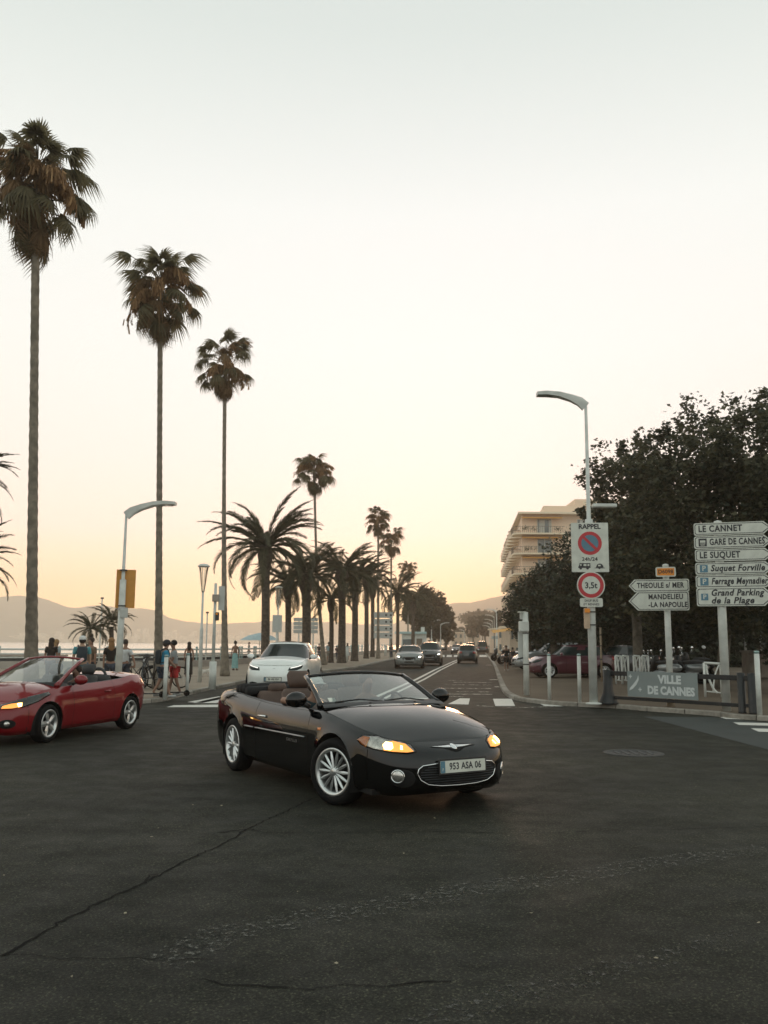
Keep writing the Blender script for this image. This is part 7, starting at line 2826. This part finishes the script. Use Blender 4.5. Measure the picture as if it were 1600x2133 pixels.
pplY(108, 30, 1330, 95, 'dark haired woman in black right of the nearest palm trunk', top=(.015, .015, .018), hairstyle='long', female=True, kind='trousers')
pplY(118, 31, 1333, 60, 'fair haired woman in pale blue beside the one in black', top=(.30, .36, .38), hairstyle='long', hair=(.28, .17, .08), female=True, kind='trousers')
pplY(172, 24.5, 1326, 110, 'man in a teal shirt and white cap with a dark backpack', top=(.10, .30, .33), cap=(.62, .62, .60), pack=(.03, .04, .05), kind='shorts', bottom=(.03, .08, .10), skin='c')
pplY(190, 27.5, 1329, 240, 'man in a brown patterned shirt just right of the white cap', top=(.18, .12, .08), hair=(.06, .04, .03), kind='trousers')
pplY(232, 26.5, 1330, 120, 'woman with loose fair hair in a black top left of the lamp post', top=(.012, .012, .014), hairstyle='long', hair=(.26, .14, .06), female=True, kind='trousers')
pplY(262, 27.2, 1333, 70, 'man in a loose white shirt just right of the lamp post', top=(.60, .62, .62), hair=(.05, .035, .03), kind='trousers', arms=(0, .9))
pplY(519, 72, 1338, 180, 'far walker in pale clothes over the railing near the white car', top=(.35, .33, .30), bottom=(.3, .28, .25), kind='shorts')
pplY(665, 78, 1341, 90, 'far person in black beside the leaning palm trunk', top=(.02, .02, .02), kind='trousers')
pplY(685, 66, 1338, 80, 'far man in a light blue shirt right of the leaning palm trunk', top=(.30, .42, .46), bottom=(.25, .22, .18), kind='shorts')
pplY(703, 74, 1345, 120, 'far stooping person in dark clothes left of the thick trunk', top=(.04, .03, .03), kind='trousers', lean=.3)
pplY(724, 78, 1340, 100, 'far woman in white between the two thick trunks', top=(.55, .55, .52), bottom=(.5, .5, .48), kind='skirt', female=True, hairstyle='long')
pplY(815, 84, 1342, 250, 'far person by the direction board posts', top=(.05, .06, .07), kind='trousers')
ppl(1055, 1397, 1345, -95, 'man dressed in black walking on the right pavement', top=(.010, .010, .012), bottom=(.012, .012, .014), kind='shorts', hair=(.02, .015, .01), top_kind='tee', walk=.2, skin='b')
pplY(1068, 58, 1349, 60, 'person in dark clothes behind the man in black', top=(.03, .03, .03), kind='trousers')

# small white dog
b_ = gp(427, 1409, KZ)
dg_ = thing('dog', 'small white dog on the pavement left of the third fan palm', 'dog', (b_.x, b_.y, KZ), math.radians(20), None, .72)
skin_mesh('body', [(0, 0, .30, .085), (.14, 0, .32, .095), (.24, 0, .38, .07), (.30, 0, .46, .068), (.38, 0, .44, .035), (.29, .05, .52, .022), (.29, -.05, .52, .022), (-.14, 0, .31, .08), (-.24, 0, .40, .03), (-.27, 0, .48, .022),
                   (.15, .06, .18, .030), (.16, .06, .03, .024), (.15, -.06, .18, .030), (.16, -.06, .03, .024), (-.14, .06, .19, .036), (-.18, .06, .12, .024), (-.15, .06, .03, .024), (-.14, -.06, .19, .036), (-.18, -.06, .12, .024), (-.15, -.06, .03, .024)],
          [(0, 1), (1, 2), (2, 3), (3, 4), (3, 5), (3, 6), (0, 7), (7, 8), (8, 9), (1, 10), (10, 11), (1, 12), (12, 13), (7, 14), (14, 15), (15, 16), (7, 17), (17, 18), (18, 19)], mat('dog_fur', (.62, .58, .52), .9, bump=.5), dg_)


# people sitting in the black convertible and the red one
def sitter(car, x, y, z, label, top, cap=None, hair=(.03, .02, .015), female=False, hands=None, elbow_out=None, s=1.0, skin='a', hairstyle='short'):
    """x forward, y left in the car's own axes; z is the seat height"""
    w = car.matrix_basis @ Vector((x, y, z))
    th = thing('person', label, 'person', w, car.rotation_euler.z, 'people riding in the convertibles', s * car.scale[0])
    V = [(0, 0, .10, (.15, .12)), (-.03, 0, .26, (.13, .10)), (-.06, 0, .46, (.15, .105)), (-.07, 0, .56, (.13, .085)), (-.065, 0, .63, .055), (-.045, 0, .69, .068), (-.035, 0, .78, (.085, .09)), (-.05, 0, .865, (.055, .055)), (.085, 0, .765, .014)]
    E = [(0, 1), (1, 2), (2, 3), (3, 4), (4, 5), (5, 6), (6, 7), (6, 8)]
    arms_ = []
    for sg in (1, -1):
        k = len(V)
        arms_.append(k)
        if hands:
            V.extend([(-.06, sg * .18, .53, .055), (.10, sg * .24, .32, .042), (.32, sg * .17, .42, .030), (.38, sg * .15, .46, .030), (.42, sg * .15, .49, .014), (.41, sg * .11, .49, .013)])
        elif elbow_out == sg:
            V.extend([(-.06, sg * .19, .53, .055), (-.10, sg * .47, .60, .050), (.16, sg * .46, .585, .036), (.24, sg * .45, .585, .034), (.31, sg * .44, .57, .015), (.29, sg * .41, .57, .014)])
        else:
            V.extend([(-.06, sg * .18, .53, .055), (.0, sg * .24, .30, .042), (.20, sg * .14, .20, .030), (.26, sg * .10, .19, .030), (.31, sg * .09, .18, .014), (.30, sg * .06, .18, .013)])
        E.extend([(3, k), (k, k + 1), (k + 1, k + 2), (k + 2, k + 3), (k + 3, k + 4), (k + 3, k + 5)])
        k = len(V)
        V.extend([(.12, sg * .10, .10, .085), (.46, sg * .12, .13, .062), (.60, sg * .12, -.14, .045), (.70, sg * .12, -.16, .035)])
        E.extend([(0, k), (k, k + 1), (k + 1, k + 2), (k + 2, k + 3)])
    skin_mesh('body', V, E, 'skin_' + skin, th)
    up = lambda i, d: (*V[i][:3], tuple(a + d for a in V[i][3]) if isinstance(V[i][3], tuple) else V[i][3] + d)
    mix = lambda i, j, t_, r: tuple(V[i][q] + (V[j][q] - V[i][q]) * t_ for q in range(3)) + (r,)
    a0, a1 = arms_
    skin_mesh('shirt', [up(0, .02), up(1, .028), up(2, .035), up(3, .034), up(a0, .024), mix(a0, a0 + 1, .75, .060), up(a1, .024), mix(a1, a1 + 1, .75, .060)], [(0, 1), (1, 2), (2, 3), (3, 4), (4, 5), (3, 6), (6, 7)], cloth(top), th)
    l0, l1 = a0 + 6, a1 + 6
    skin_mesh('trousers', [up(0, .025), up(l0, .02), up(l0 + 1, .02), up(l1, .02), up(l1 + 1, .02)], [(0, 1), (1, 2), (0, 3), (3, 4)], cloth((.04, .045, .06)), th)
    hc = V[6]
    if cap:
        MB().ell((hc[0] - .01, 0, hc[2] + .04), (.122, .108, .095), 14, 8).build('cap', cloth(cap), th, True)
        MB().ell((hc[0] + .13, 0, hc[2] + .035), (.09, .08, .016)).build('cap_brim', cloth(cap), th, True)
    MB().ell((hc[0] - .045, 0, hc[2] + (.0 if cap else .045)), (.098, .098, .090 if cap else .088), 14, 8).build('hair', cloth(hair), th, True)
    return th


sitter(blk, -.10, .37, .42, 'driver in a dark shirt at the wheel of the black convertible', (.045, .04, .04), hands=True, s=.90, skin='b')
sitter(blk, -.02, -.37, .42, 'front passenger in a dark teal shirt and white cap, elbow resting on the black door', (.02, .045, .055), cap=(.62, .62, .60), elbow_out=-1, s=.86, skin='a')
sitter(red, -.12, .36, .42, 'driver of the red convertible behind the windscreen, dark shirt', (.03, .03, .035), hands=True, s=.92, skin='b')
